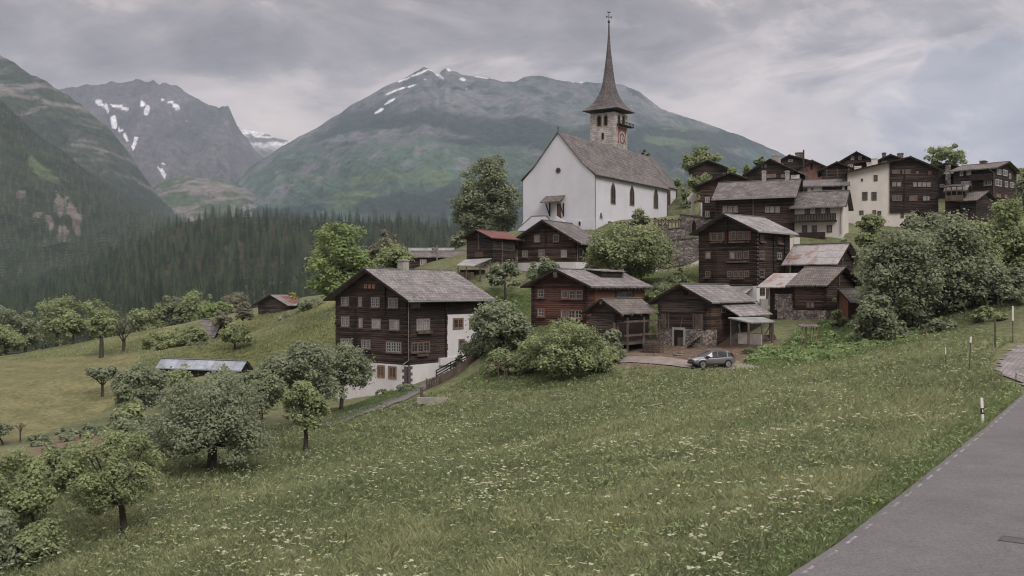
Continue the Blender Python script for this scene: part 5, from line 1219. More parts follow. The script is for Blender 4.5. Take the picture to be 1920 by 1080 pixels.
# ---- left field trees
FL = 'trees at the far edge of the left fields'
tree(163, 218, 582, 632, 190, 180, 'forked tree with thick pale trunk standing in the grass strip above the mown field', 'leaf_mid', 'round', n=2600, k=20, leaf=.28, name='tree', seed=31, group=FL, trunk_r=.45)
bare_tree(232, 182, 596, 'bare forked tree beside the thick-trunked tree above the mown field', 26, seed=32, fork=.3, group=FL)
tree(90, 168, 572, 634, 138, 215, 'wide rounded tree left in the upper grass strip', 'leaf_mid', 'dome', n=3000, k=24, leaf=.33, name='tree', seed=33, group=FL)
tree(412, 478, 602, 648, 440, 150, 'small round tree on the slope between hay hut and large chalet', 'leaf_mid', 'round', n=2800, k=22, leaf=.24, name='tree', seed=34, group=FL)
for i, (a, b, c, d, Y, lab, mt) in enumerate([
    (-60, 35, 556, 664, 232, 'dark leafy tree cut off by the left edge above the field', 'leaf_dark'), (10, 85, 580, 664, 238, 'bluish dark tree second from the left edge above the field', 'leaf_dark'),
    (55, 160, 540, 655, 250, 'tall full tree with a domed crown above the left field', 'leaf_mid'), (135, 225, 554, 650, 256, 'full tree behind the thick-trunked forked tree', 'leaf_mid'),
    (240, 322, 562, 638, 258, 'tree at the right end of the dry grass strip', 'leaf_mid'), (292, 352, 546, 638, 262, 'dark tree behind the dry grass strip', 'leaf_dark'), (330, 405, 534, 630, 262, 'tallest green tree behind the hay hut', 'leaf_mid'),
    (370, 438, 560, 612, 240, 'light green tree behind the hay hut roof', 'leaf_light'), (262, 350, 618, 690, 165, 'bright leafy tree at the lower left of the hay hut', 'leaf_mid'), (314, 392, 604, 690, 168, 'bushy tree hiding the left side of the hay hut', 'leaf_mid'),
    (345, 392, 640, 672, 160, 'grey-green small tree below the hay hut', 'leaf_olive'), (-40, 60, 600, 672, 226, 'low broad tree at the left edge in front of the bluish dark tree', 'leaf_mid'), (205, 262, 585, 645, 268, 'olive tree behind the thin pole in the left field', 'leaf_olive'),
    (410, 470, 545, 610, 252, 'brownish loose tree below the rocky edge of the forest', 'leaf_brown')]):
    tree(a, b, c, d, (a + b) / 2, Y, lab, mt, 'round', n=3600, k=30, leaf=Y * .0014, name='tree', seed=40 + i, group=FL)
bush(520, 578, 540, 572, 196, 'yellow flowering shrub behind the rust-streaked field barn', 'leaf_yellow', n=900, base_py=590)
for i, (a, b, c, mt, lab) in enumerate([(505, 560, 575, 'leaf_grey', 'grey-green shrub hiding the front of the rust-streaked field barn'), (545, 630, 552, 'leaf_dark', 'dark shrub right of the rust-streaked field barn'), (430, 480, 560, 'leaf_brown', 'brownish shrub left of the rust-streaked field barn'), (395, 440, 575, 'leaf_brown', 'brownish bush above the hay hut')]):
    bush(a, b, c, c + 30, 184 - i, lab, mt, n=1000, leaf=.3, base_py=c + 38)

# ---- middle
tree(572, 706, 395, 560, 640, 158, 'tall light green tree with egg-shaped crown behind the large lower left chalet', 'leaf_light', 'egg', n=9000, k=60, leaf=.27, br=1.5, seed=51, base_py=575)
tree(690, 765, 428, 520, 728, 172, 'brownish loose tree right of the tall light green tree', 'leaf_brown', 'egg', n=2600, k=26, leaf=.3, seed=52, base_py=540)
tree(700, 778, 452, 520, 742, 150, 'bushy mid green tree just behind the roof of the large lower left chalet', 'leaf_mid', 'round', n=3600, k=28, leaf=.26, seed=53, base_py=540)
tree(843, 984, 278, 452, 912, 190, 'huge dense old linden tree left of the church', 'leaf_dark', 'egg', n=24000, k=130, leaf=.26, br=1.5, name='linden_tree', seed=54, trunk_r=.5, base_py=450)
bush(838, 880, 425, 462, 186, 'loose light shrub at the foot of the huge linden', 'leaf_olive', n=900, leaf=.3, base_py=462)
tree(905, 988, 488, 535, 948, 134, 'neat pale apple tree on the lawn between the large chalet and the red-brown chalet', 'leaf_olive', 'dome', n=4200, k=30, leaf=.2, name='fruit_tree', seed=55, trunk_r=.18)
tree(984, 1050, 480, 530, 1018, 141, 'pale fruit tree in front of the white base of the chalet under the church', 'leaf_olive', 'round', n=3000, k=24, leaf=.22, name='fruit_tree', seed=56)
bush(910, 985, 528, 550, 139, 'low pale hedge behind the neat apple tree', 'leaf_olive', n=1200, leaf=.2)
tree(1092, 1268, 411, 530, 1180, 132, 'big leafy tree below the cemetery, filling the gap between church and tall dark chalet', 'leaf_mid', 'round', n=15000, k=100, leaf=.21, br=1.15, seed=57)
tree(1174, 1226, 376, 500, 1199, 137, 'slim dark tree top rising in front of the church windows', 'leaf_dark', 'egg', n=3200, k=34, leaf=.21, seed=58, base_py=520, trunk_r=.3)
bush(1090, 1140, 450, 530, 137, 'round shrub at the right end of the chalet under the church', 'leaf_mid', n=1600, leaf=.22)
bush(1130, 1215, 428, 470, 158, 'hedge under the church wall', 'leaf_dark', n=1600, leaf=.25, base_py=475)
bush(1240, 1300, 512, 556, 132, 'loose light shrub on the slope left of the tall dark chalet', 'leaf_olive', n=1100, leaf=.2)
bush(1262, 1290, 500, 535, 138, 'small sapling on the yellow slope by the lane', 'leaf_mid', n=500, leaf=.2, k=8)
for i, (a, b, c, Y, lab) in enumerate([(1205, 1245, 540, 124, 'round bush left behind the barn with the stone base'), (1225, 1262, 525, 128, 'olive bush above the barn with the stone base')]): bush(a, b, c, c + 40, Y, lab, 'leaf_olive' if i else 'leaf_mid', n=1000, leaf=.2)
# bushes in front of the lower row
tree(880, 1000, 556, 690, 935, 108, 'dark leafy tree covering the right end of the large lower left chalet', 'leaf_dark', 'round', n=8500, k=50, leaf=.19, seed=61, group='shrubs and bushes')
tree(978, 1156, 590, 722, 1068, 95, 'large rounded light-tipped bush in front of the red-brown chalet', 'leaf_mid', 'dome', n=15000, k=110, leaf=.14, br=.75, seed=62, multi=3, name='shrub', cat='shrub', group='shrubs and bushes')
bush(1110, 1185, 610, 690, 99, 'dark bush at the foot of the raised granary', 'leaf_dark', n=3000, leaf=.17)
bush(945, 1030, 605, 700, 99, 'mid green bush filling the gap left of the large rounded bush', 'leaf_mid', n=4200, k=26, leaf=.16)
bush(1100, 1170, 640, 705, 97, 'low bush spreading right of the large rounded bush', 'leaf_mid', n=3000, k=20, leaf=.16)
bush(860, 925, 620, 690, 112, 'dark low bush left below the leafy tree by the white annex', 'leaf_dark', n=2200, k=18, leaf=.18)
bush(905, 985, 640, 690, 101, 'pale young bush behind the staked sapling', 'leaf_mid', n=1800, leaf=.16)
for i, (a, b, c, d, Y, lab, mt) in enumerate([(846, 872, 655, 698, 113, 'slim conifer-like shrub before the arched shutter of the large chalet', 'leaf_dark'), (1380, 1440, 645, 668, 100, 'low dark bush by the dirt yard edge', 'leaf_dark'), (740, 790, 716, 732, 110, 'flat border shrub under the white base of the large chalet', 'leaf_dark'), (700, 745, 728, 740, 112, 'low border plants left along the white base of the large chalet', 'leaf_mid')]):
    bush(a, b, c, d, Y, lab, mt, n=900, leaf=.15, shape='cone' if i == 0 else 'dome')
# ---- right
RT = 'large trees at the right'
tree(1608, 1775, 408, 640, 1700, 104, 'large dark tree right of the granaries, nearest of the big trees', 'leaf_dark', 'round', n=15000, k=95, leaf=.2, br=1.3, seed=71, multi=3, group=RT, trunk_r=.28)
tree(1600, 1690, 540, 668, 1660, 99, 'low hanging dark bush at the foot of the nearest big tree', 'leaf_dark', 'dome', n=6000, k=40, leaf=.18, seed=72, group=RT)
tree(1725, 1860, 385, 635, 1795, 106, 'tall dark tree second of the big trees at the right', 'leaf_dark', 'egg', n=12000, k=80, leaf=.2, br=1.3, seed=73, multi=2, group=RT)
tree(1670, 1790, 392, 560, 1735, 110, 'dark tree filling the gap between the two nearest big trees at the right', 'leaf_dark', 'round', n=9000, k=60, leaf=.2, br=1.1, seed=79, group=RT)
tree(1790, 1880, 400, 600, 1832, 108, 'mid green tree in front of the broad tree at the right edge', 'leaf_mid', 'round', n=7000, k=50, leaf=.2, br=1.1, seed=80, group=RT)
tree(1835, 1960, 368, 560, 1895, 116, 'broad tree at the right edge below the far right chalet', 'leaf_mid', 'round', n=9000, k=60, leaf=.22, seed=74, group=RT)
tree(1800, 1940, 480, 600, 1870, 104, 'grey-green bushy tree at the right edge above the white marker posts', 'leaf_grey', 'dome', n=7500, k=50, leaf=.19, seed=75, group=RT)
tree(1600, 1668, 398, 470, 1632, 133, 'small tree in front of the cream wall of the half white house', 'leaf_mid', 'round', n=3200, k=28, leaf=.24, seed=76, group=RT)
bush(1560, 1612, 432, 480, 138, 'loose light shrub below the white house with the balcony', 'leaf_olive', n=1500, leaf=.22)
bush(1530, 1575, 455, 490, 135, 'mid green bush behind the rusty tin roof', 'leaf_mid', n=1100, leaf=.22)
tree(1902, 1990, 285, 420, 1945, 150, 'dark tree cut off by the right edge beside the far right chalet', 'leaf_dark', 'egg', n=4500, k=36, leaf=.27, seed=77, group=RT, base_py=430)
tree(1728, 1818, 266, 320, 1775, 235, 'open-crowned tree on the skyline behind the half white house', 'leaf_mid', 'round', n=2600, k=30, leaf=.3, seed=78, group='trees on the skyline', br=1.0, base_py=345)
tree(1272, 1360, 270, 330, 1316, 235, 'broad tree on the skyline behind the windowless barn', 'leaf_mid', 'dome', n=3200, k=30, leaf=.34, seed=79, group='trees on the skyline', base_py=350)
for i, (a, b, c, Y, lab, mt) in enumerate([(1250, 1300, 330, 215, 'green tree between the choir and the windowless barn', 'leaf_mid'), (1285, 1345, 318, 190, 'light leafy tree below the windowless barn', 'leaf_mid'), (1268, 1310, 345, 200, 'dark shrubby tree right of the choir', 'leaf_dark'), (1412, 1440, 286, 240, 'round tree top behind the chalet with the stub chimney', 'leaf_dark'),
    (1390, 1420, 300, 232, 'light tree left behind the chalet with the stub chimney', 'leaf_light'), (1196, 1222, 275, 225, 'small tree top right of the church tower', 'leaf_dark'), (1505, 1535, 328, 180, 'bright bush between the brick house and the low slab roof', 'leaf_light'), (1340, 1392, 306, 222, 'light tree between the two left barns of the upper row', 'leaf_light')]):
    tree(a, b, c, c + 70, (a + b) / 2, Y, lab, mt, 'round', n=1800, k=18, leaf=Y * .0016, seed=90 + i, group='trees behind the church and upper row', base_py=c + 75)
# low plants on the green bank and under the big trees
for i, (a, b, c, Y, lab, mt) in enumerate([(1455, 1520, 545, 121, 'ivy-like bush at the annex of the lower granary', 'leaf_dark'), (1448, 1478, 565, 118, 'round grey shrub beside the closed parasol', 'leaf_grey'), (1558, 1578, 545, 108.5, 'slender young tree before the lower granary gable', 'leaf_mid'), (1550, 1600, 585, 109.5, 'low shrub along the base of the lower granary', 'leaf_dark'),
    (1640, 1720, 596, 100, 'low spreading shrub under the nearest big tree', 'leaf_dark'), (1730, 1800, 592, 99, 'low dark shrub under the second big tree', 'leaf_dark'), (1810, 1890, 570, 98, 'fern-like dark shrub behind the wooden marker post', 'leaf_mid'), (1370, 1430, 582, 116, 'low pale hedge in front of the tall dark chalet', 'leaf_olive')]):
    bush(a, b, c, c + 30, Y, lab, mt, n=1500, leaf=.17)
# ---------------------------------------------------------------- mountains
def interp(prof, x):
    xs = [p[0] for p in prof]; ys = [p[1] for p in prof]; return np.interp(x, xs, ys)
def mountain(name, prof, base_py, Yn, Yr, x0, x1, nx_, ny_, amp, nsx, nsy, colour, seed, ease=1.0, rough_px=3, back=900, gamp=0, gk=None, gw=24, rdx=40):
    px = np.linspace(x0, x1, nx_); t = np.linspace(0, 1, ny_)
    PXg, Tg = np.meshgrid(px, t)
    rp = interp(prof, px)
    rp = rp + rough_px * (fbm(px / rdx, px * 0 + seed, 5, seed) - .5) * 2
    Yg = Yn + (Yr - Yn) * Tg
    bp = interp(base_py, px) if isinstance(base_py, list) else np.full(nx_, base_py)
    py = bp[None] + (rp - bp)[None] * Tg ** ease
    Xg = (PXg - CX) / F * Yg; Zg = (HZ - py) / F * Yg
    wx = fbm(Xg / nsx * .6, Yg / nsy * .6, 3, seed + 3) * 1.2
    rel = ridged(Xg / nsx + wx, Yg / nsy + wx * .5, 6, seed + 5) - .62
    env = np.sin(np.clip(Tg, 0, 1) * math.pi) ** .6 * .9 + .1 * (1 - Tg)
    Zg = Zg + amp * rel * env
    if gamp:
        kk = gk(PXg) if gk else 0
        wv = 14 * fbm(PXg / 40, py / 40, 3, seed + 8)
        gl = ridged((PXg + kk * py + wv) / gw, py / 160 + 3, 4, seed + 9) - .6
        Zg = Zg + gamp * gl * env * (1 - .5 * Tg); rel = rel + .8 * gl
    c = colour(PXg, py, Tg, rel, Xg, Yg, Zg)
    # far side
    nb = 4; Xb = []; 
    for k in range(1, nb + 1):
        Yk = Yr + back * k / nb; Xb.append(np.c_[(px - CX) / F * Yk, np.full(nx_, Yk), Zg[-1] - back * .75 * (k / nb) ** .8])
    V = np.r_[np.stack([Xg, Yg, Zg], -1).reshape(-1, 3), np.concatenate(Xb)]
    cc = np.r_[c.reshape(-1, 3), np.tile(c[-1], (nb, 1))]
    n = ny_ + nb; ii = np.arange(n * nx_).reshape(n, nx_)
    q = np.stack([ii[:-1, :-1], ii[:-1, 1:], ii[1:, 1:], ii[1:, :-1]], -1).reshape(-1, 4)
    o = link(name, raw_mesh(name, V, q, M['rock_land'], {'Col': ('FLOAT_COLOR', np.c_[cc, np.ones(len(cc))])}, True)); o['kind'] = 'structure'
    return dict(px=px, t=t, Z=Zg, X=Xg, Y=Yg, py=HZ - F * Zg / Yg)
M['rock_land'] = attr_mat('mountain_land', fine=.022, lo=.45, hi=1.5, bump=1.0, bdist=22)
M['needle_far_hazed'] = leaf_mat('needle_far_hazed', (.038, .052, .042), (.15, .17, .125), .2)  # paler, greyer copy of the needles: distance haze put into the colour
M['forest_floor'] = attr_mat('forest_floor', fine=.15, lo=.6, hi=1.4, bump=.6, bdist=1)
lerp = lambda a, b, t: np.array(a) * (1 - t[..., None]) + np.array(b) * t[..., None]
def snowblob(px, py, blobs, seed, thr=.5):
    m = np.zeros(px.shape)
    for (cx, cy, rx, ry, ang) in blobs:
        ca, sa = math.cos(math.radians(ang)), math.sin(math.radians(ang))
        u = ((px - cx) * ca + (py - cy) * sa) / rx; v = (-(px - cx) * sa + (py - cy) * ca) / ry
        m = np.maximum(m, 1.25 - np.sqrt(u * u + v * v))
    m = m + .9 * (fbm(px / 7, py / 7, 4, seed) - .5)
    return sstep(.30, .42, m)
SNOW = (.62, .62, .64)
# main mountain
def col_main(px, py, t, rel, X, Y, Z):
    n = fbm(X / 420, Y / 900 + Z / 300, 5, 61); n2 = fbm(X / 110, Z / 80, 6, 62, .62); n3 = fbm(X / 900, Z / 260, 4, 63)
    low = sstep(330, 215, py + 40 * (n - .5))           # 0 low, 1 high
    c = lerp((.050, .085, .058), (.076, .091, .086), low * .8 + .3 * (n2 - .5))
    c = c * (.40 + .8 * n2 + 1.0 * np.clip(rel + .1, -.4, .5))[..., None]  # relief shading painted in: gullies darker, ridges lighter
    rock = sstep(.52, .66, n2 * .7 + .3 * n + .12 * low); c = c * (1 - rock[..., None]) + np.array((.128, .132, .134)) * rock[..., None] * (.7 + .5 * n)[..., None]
    f = sstep(.49, .57, n3 + .16 * (n2 - .5) - .10 * sstep(300, 210, py) + .06 * sstep(1150, 1300, px) + .09 * sstep(340, 400, py)); f = f * sstep(170, 240, py)
    c = c * (1 - f[..., None]) + np.array((.024, .040, .032)) * f[..., None]
    m = sstep(.60, .66, fbm(X / 330, Z / 80, 4, 67) + .10 * sstep(780, 860, px) * sstep(860, 800, px)) * sstep(290, 360, py) * (1 - f)
    m = np.maximum(m, sstep(.48, .54, fbm(X / 200, Z / 60, 4, 69)) * sstep(232, 244, py) * sstep(285, 265, py) * sstep(1200, 1220, px) * sstep(1330, 1290, px))
    c = c * (1 - .8 * m[..., None]) + np.array((.095, .13, .06)) * .8 * m[..., None]
    s = snowblob(px, py, [(788,136,20,2.6,-22),(815,131,8,2.5,-10),(758,149,14,2.4,-20),(730,190,12,3,-25),(712,205,10,3,-25),(745,168,22,2.5,-18),(770,160,12,2,-20),(845,130,12,3,10),(868,148,9,3,10),(905,145,18,2,8),(940,150,14,2,6),(1085,153,14,2,0),(820,138,20,2,30)], 71)
    s *= sstep(225, 205, py)
    return c * (1 - s[..., None]) + np.array(SNOW) * s[..., None]
P_main = [(330,440),(380,405),(440,345),(470,312),(545,266),(600,236),(660,197),(700,176),(720,164),(750,150),(770,140),(778,134),(786,131),(794,125),(800,127),(808,128),(814,134),(821,139),(828,132),(836,127),(842,128),(848,133),(856,134),(864,139),(870,141),(900,144),(945,153),(965,152),(985,144),(1010,142),(1030,145),(1060,152),(1120,155),(1165,157),(1200,172),(1240,204),(1300,224),(1350,241),(1400,259),(1460,284),(1500,308),(1560,345),(1700,420)]
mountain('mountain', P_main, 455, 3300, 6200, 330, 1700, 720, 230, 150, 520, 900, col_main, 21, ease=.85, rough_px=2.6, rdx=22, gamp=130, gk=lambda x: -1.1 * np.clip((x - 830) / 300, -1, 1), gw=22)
# snowy rock peak, left
def col_peak(px, py, t, rel, X, Y, Z):
    n = fbm(X / 260, Z / 420, 5, 81); n2 = fbm(X / 60, Z / 140, 5, 82)
    c = lerp((.055, .052, .054), (.15, .14, .135), np.clip(n * .6 + n2 * .5 - .2 + .5 * rel, 0, 1))
    g = sstep(330, 400, py + 60 * (n - .5)); c = c * (1 - g[..., None]) + np.array((.075, .105, .055)) * g[..., None] * (.6 + .8 * n2)[..., None]
    s = snowblob(px, py, [(186,198,11,6,40),(198,208,8,4,30),(225,205,18,2.5,5),(214,222,8,5,50),(226,236,12,4,60),(236,252,8,3,60),(252,268,3.5,16,10),(255,255,5,9,20),(276,210,5,10,30),(268,200,5,4,0),(330,202,8,4,20),(305,190,4,3,0),(303,323,10,4,20),(306,310,6,3,10),(250,282,4,6,0),(320,196,6,2,0)], 84)
    return c * (1 - s[..., None]) + np.array(SNOW) * s[..., None]
P_peak = [(60,190),(100,172),(140,164),(170,158),(200,156),(232,152),(250,149),(262,148),(275,152),(288,153),(300,160),(312,155),(330,160),(345,172),(362,182),(378,190),(392,197),(410,201),(418,198),(428,198),(434,212),(445,236),(452,246),(470,270),(500,300),(560,340)]
mountain('mountain', P_peak, 430, 5200, 7600, 60, 560, 300, 150, 170, 300, 700, col_peak, 33, ease=.9, rough_px=4.5, rdx=16, gamp=130, gk=lambda x: -.5 * np.clip((x - 300) / 100, -1, 1), gw=20)
def col_back(px, py, t, rel, X, Y, Z):
    n = fbm(X / 200, Z / 90, 5, 91); c = lerp((.10, .10, .10), (.17, .16, .15), n)
    s = sstep(.50, .58, fbm(X / 160, Z / 45, 5, 92) + .12 * sstep(270, 250, py) + .05 * sstep(480, 500, px)) * sstep(285, 265, py)
    return c * (1 - s[..., None]) + np.array(SNOW) * s[..., None]
mountain('mountain', [(400,225),(440,236),(460,243),(478,246),(500,250),(520,258),(545,264),(600,300),(660,340)], 400, 7700, 8500, 400, 660, 120, 60, 70, 300, 600, col_back, 35, rough_px=2, back=500)
# rocky hump in the valley head
def col_hump(px, py, t, rel, X, Y, Z):
    n = fbm(X / 70, Z / 30, 5, 95); c = lerp((.06, .085, .045), (.17, .155, .14), sstep(.42, .62, n)); return c * (.7 + .6 * fbm(X / 25, Z / 14, 3, 96))[..., None]
mountain('hill', [(150,440),(220,410),(270,372),(295,345),(320,334),(345,330),(380,332),(410,337),(445,345),(470,358),(500,385),(540,410),(600,440)], 455, 3300, 4600, 150, 600, 200, 80, 70, 150, 300, col_hump, 37, rough_px=3, gamp=40, gw=18)
# left valley side, two steps
def col_left_high(px, py, t, rel, X, Y, Z):
    n = fbm(X / 140, Z / 110, 5, 101); n2 = fbm(X / 45, Z / 30, 5, 102)
    c = lerp((.050, .064, .042), (.095, .097, .078), sstep(.35, .65, n * .6 + n2 * .4)); rk = sstep(.56, .68, n2); c = c * (1 - rk[..., None]) + np.array((.16, .15, .135)) * rk[..., None]
    dk = sstep(.52, .60, n + .15 * sstep(200, 320, py)); return c * (1 - .75 * dk[..., None]) + np.array((.024, .038, .024)) * .75 * dk[..., None]
P_lh = [(-260,-10),(-150,40),(-80,68),(0,103),(15,112),(40,128),(60,141),(85,148),(100,162),(125,176),(150,196),(180,220),(210,250),(240,285),(270,330),(300,372),(330,402),(370,440)]
LH = mountain('mountain', P_lh, 470, 2300, 3900, -260, 370, 260, 130, 110, 190, 380, col_left_high, 39, ease=.9, rough_px=4.5, rdx=20, gamp=45, gk=lambda x: 0 * x - .8, gw=26)
def col_left_low(px, py, t, rel, X, Y, Z):
    n = fbm(X / 60, Z / 40, 5, 111); n2 = fbm(X / 16, Z / 14, 4, 112)
    c = lerp((.022, .034, .020), (.05, .062, .034), n)
    al = inpoly(px + 8 * (n2 - .5), py + 8 * (n2 - .5), [(48,296),(60,292),(85,312),(105,325),(116,342),(100,338),(72,326),(58,312)]); c[al] = (np.array((.095, .125, .06)) * (.8 + .4 * n2)[..., None])[al]
    sc = (snowblob(px, py, [(112,385,10,28,-10),(135,400,12,30,-25),(72,400,12,12,30),(92,415,8,14,-20),(40,368,10,6,0),(120,430,12,10,0)], 113) > .4); c[sc] = (np.array((.17, .15, .13)) * (.65 + .6 * n2)[..., None])[sc]
    return c
P_ll = [(-260,60),(-120,130),(0,190),(40,222),(80,258),(120,286),(160,316),(200,345),(240,372),(275,392),(305,412),(340,440),(380,470)]
LL = mountain('mountain', P_ll, [(-260,570),(0,555),(150,510),(300,445),(380,480)], 1500, 2600, -260, 380, 220, 110, 55, 110, 240, col_left_low, 41, ease=.9, rough_px=4)
# forested ridge in the middle
def col_fh(px, py, t, rel, X, Y, Z):
    n = fbm(X / 30, Y / 30, 4, 121); c = lerp((.035, .036, .022), (.075, .066, .042), n)
    ro = inpoly(px + 30 * (n - .5), py + 14 * (n - .5), [(380,560),(420,525),(470,520),(520,515),(560,520),(570,560),(520,575),(450,575)]) & (n > .42); c[ro] = (np.array((.13, .105, .088)) * (.5 + n)[..., None])[ro]
    return c
P_fh = [(-320,585),(-150,575),(0,556),(80,536),(150,508),(230,468),(290,438),(340,420),(390,410),(440,406),(500,406),(560,412),(620,416),(680,418),(760,420),(840,426),(940,440),(1060,470),(1200,500),(1400,540)]
FH = mountain('hill', P_fh, [(-320,690),(0,665),(300,640),(600,640),(900,600),(1400,600)], 560, 1500, -320, 1400, 300, 110, 22, 130, 130, col_fh, 43, ease=.8, rough_px=3)
def hsample(H_, px, t):
    """point on a fan heightfield"""
    fx = (px - H_['px'][0]) / (H_['px'][1] - H_['px'][0]); ft = t / (H_['t'][1] - H_['t'][0])
    i = np.clip(fx.astype(int), 0, len(H_['px']) - 2); j = np.clip(ft.astype(int), 0, len(H_['t']) - 2); a = fx - i; b = ft - j
    out = []
    for k in ('X', 'Y', 'Z'):
        A = H_[k]; out.append((A[j, i] * (1 - a) + A[j, i + 1] * a) * (1 - b) + (A[j + 1, i] * (1 - a) + A[j + 1, i + 1] * a) * b)
    return np.stack(out, -1)
# ---------------------------------------------------------------- conifers
def conifer(r, H_=1.0, R_=.14, layers=9, pts=9, trunk=True):
    """whorls of drooping ragged branches, unit height"""
    V = []; Fc = []; T_ = []
    for l in range(layers):
        f = l / layers; z = .10 + .86 * f; rad = R_ * (1 - f) ** .7 * r.uniform(.8, 1.15) + .012; drop = rad * r.uniform(.45, .85); off = r.uniform(0, 6.28); b = len(V)
        tt = r.uniform(0, 1)
        for k in range(pts):
            a = off + 2 * math.pi * (k + r.uniform(-.2, .2)) / pts; rr = rad * r.uniform(.65, 1.2); w = 2.6 / pts
            V += [(0, 0, z + .075), (rr * .62 * math.cos(a - w * .5), rr * .62 * math.sin(a - w * .5), z - drop * .25), (rr * math.cos(a), rr * math.sin(a), z - drop * r.uniform(.7, 1.2)), (rr * .62 * math.cos(a + w * .5), rr * .62 * math.sin(a + w * .5), z - drop * .25)]
            i = b + 4 * k; Fc.append((i, i + 1, i + 2, i + 3)); T_ += [np.clip(tt * .5 + r.uniform(0, .5), 0, 1)] * 4
    if trunk:
        i = len(V)
        V += [(-.012, 0, -.04), (.012, 0, -.04), (.004, 0, .95), (-.004, 0, .95), (0, -.012, -.04), (0, .012, -.04), (0, .004, .95), (0, -.004, .95)]; Fc += [(i, i+1, i+2, i+3), (i+4, i+5, i+6, i+7)]; T_ += [.3] * 8
    return np.array(V), np.array(Fc), np.array(T_)
rg = np.random.default_rng(5)
def scatter_on(H_, n, tpow=1.0, mind=6.0, px0=None, px1=None, reject=None):
    px = rg.uniform(px0 if px0 is not None else H_['px'][0], px1 if px1 is not None else H_['px'][-1], n); t = rg.uniform(.01, 1, n) ** tpow
    P = hsample(H_, px, t); ok = np.ones(n, bool)
    if reject is not None: ok &= ~reject(px, HZ - F * P[:, 2] / P[:, 1], P)
    P = P[ok]; cell = {}; keep = []
    for i, p in enumerate(P):
        c = (int(p[0] // mind), int(p[1] // mind)); bad = False
        for a in (-1, 0, 1):
            for b in (-1, 0, 1):
                for j in cell.get((c[0] + a, c[1] + b), ()):
                    if (P[j][0] - p[0]) ** 2 + (P[j][1] - p[1]) ** 2 < mind * mind: bad = True
        if not bad: cell.setdefault(c, []).append(i); keep.append(i)
    return P[keep]
def rej_fh(px, py, P):
    n = fbm(P[:, 0] / 30, P[:, 1] / 30, 4, 121)
    a = inpoly(px + 30 * (n - .5), py + 14 * (n - .5), [(380,560),(420,525),(470,520),(520,515),(560,520),(570,560),(520,575),(450,575)]) & (rg.uniform(0, 1, len(px)) < .72)
    return a | ((py > 600) & (px > 330))
PF = scatter_on(FH, 42000, .85, 10.5, -60, 900, rej_fh)
PF = PF[np.argsort(PF[:, 1])]
vis = (PF[:, 0] / PF[:, 1] * F + CX > -10) & (PF[:, 0] / PF[:, 1] * F + CX < 850)
near_i = np.where(vis & (PF[:, 1] > 575))[0][:290]; nearset = set(near_i.tolist())
far = np.array([i for i in range(len(PF)) if i not in nearset])
protos = []
for k in range(6):
    V, Fc, tt = conifer(rg, 1, .23, 12, 15); tt = np.clip(tt * .4 + k * .11, 0, 1); protos.append(raw_mesh('spruce', V, Fc, M['leaf_needle'], {'tint': ('FLOAT', tt)}))
for i in near_i:
    p = PF[i]; o = link('spruce_tree', protos[rg.integers(6)], None, Vector(p)); h = rg.uniform(11, 26); o.scale = (h * rg.uniform(.8, 1.1), h * rg.uniform(.8, 1.1), h); o.rotation_euler = (0, 0, rg.uniform(0, 6.28))
    tag(o, 'dark spruce among the nearest trees of the conifer forest on the hill beyond the fields', 'spruce', 'spruces at the near side of the forest')
def forest_mesh(name, P, hmin, hmax, layers, pts, Rr=.15, nvar=8, mt=None):
    mt = mt or M['leaf_needle']
    Vs = []; Fs = []; Ts = []; off = 0
    var = [conifer(rg, 1, Rr, layers, pts, False) for _ in range(nvar)]
    for i, p in enumerate(P):
        V, Fc, tt = var[i % nvar]; h = rg.uniform(hmin, hmax); a = rg.uniform(0, 6.28); ca, sa = math.cos(a), math.sin(a); w = h * rg.uniform(.8, 1.15)
        W = np.c_[(V[:, 0] * ca - V[:, 1] * sa) * w + p[0], (V[:, 0] * sa + V[:, 1] * ca) * w + p[1], V[:, 2] * h + p[2]]
        Vs.append(W); Fs.append(Fc + off); Ts.append(np.clip(tt * .35 + rg.uniform(0, 1) ** 1.4 * .9, 0, 1)); off += len(V)
    o = link(name, raw_mesh(name, np.concatenate(Vs), np.concatenate(Fs), mt, {'tint': ('FLOAT', np.concatenate(Ts))}))
    return o
fo = forest_mesh('forest', PF[far], 10, 27, 8, 10, .24)
tag(fo, 'dark conifer forest covering the ridge in the middle distance', 'forest', kind='stuff')
def rej_ll(px, py, P):
    n2 = fbm(P[:, 0] / 16, P[:, 2] / 14, 4, 112)
    a = inpoly(px, py, [(44,294),(60,288),(88,310),(108,322),(120,345),(98,342),(68,330)]) | (snowblob(px, py, [(112,385,10,28,-10),(135,400,12,30,-25),(72,400,12,12,30),(92,415,8,14,-20),(120,430,12,10,0)], 113) > .3)
    return a | (fbm(P[:, 0] / 120, P[:, 2] / 90, 3, 131) < .36) & (py < 330)
PL = scatter_on(LL, 26000, .85, 12, -200, 340, rej_ll)
PH = scatter_on(LH, 9000, .5, 20, -200, 330, lambda px, py, P: (fbm(P[:, 0] / 140, P[:, 2] / 110, 5, 101) + .30 * sstep(170, 330, py) < .60))
fo2 = forest_mesh('forest', PL, 15, 26, 4, 7, .22, mt=M['needle_far_hazed'])
tag(fo2, 'conifer forest on the steep left valley side', 'forest', kind='stuff')
fo3 = forest_mesh('forest', PH, 15, 24, 3, 6, .22, mt=M['needle_far_hazed'])
tag(fo3, 'sparse conifers high on the left mountain slope', 'forest', kind='stuff')
print('FOREST', len(near_i), len(far), len(PL), len(PH))
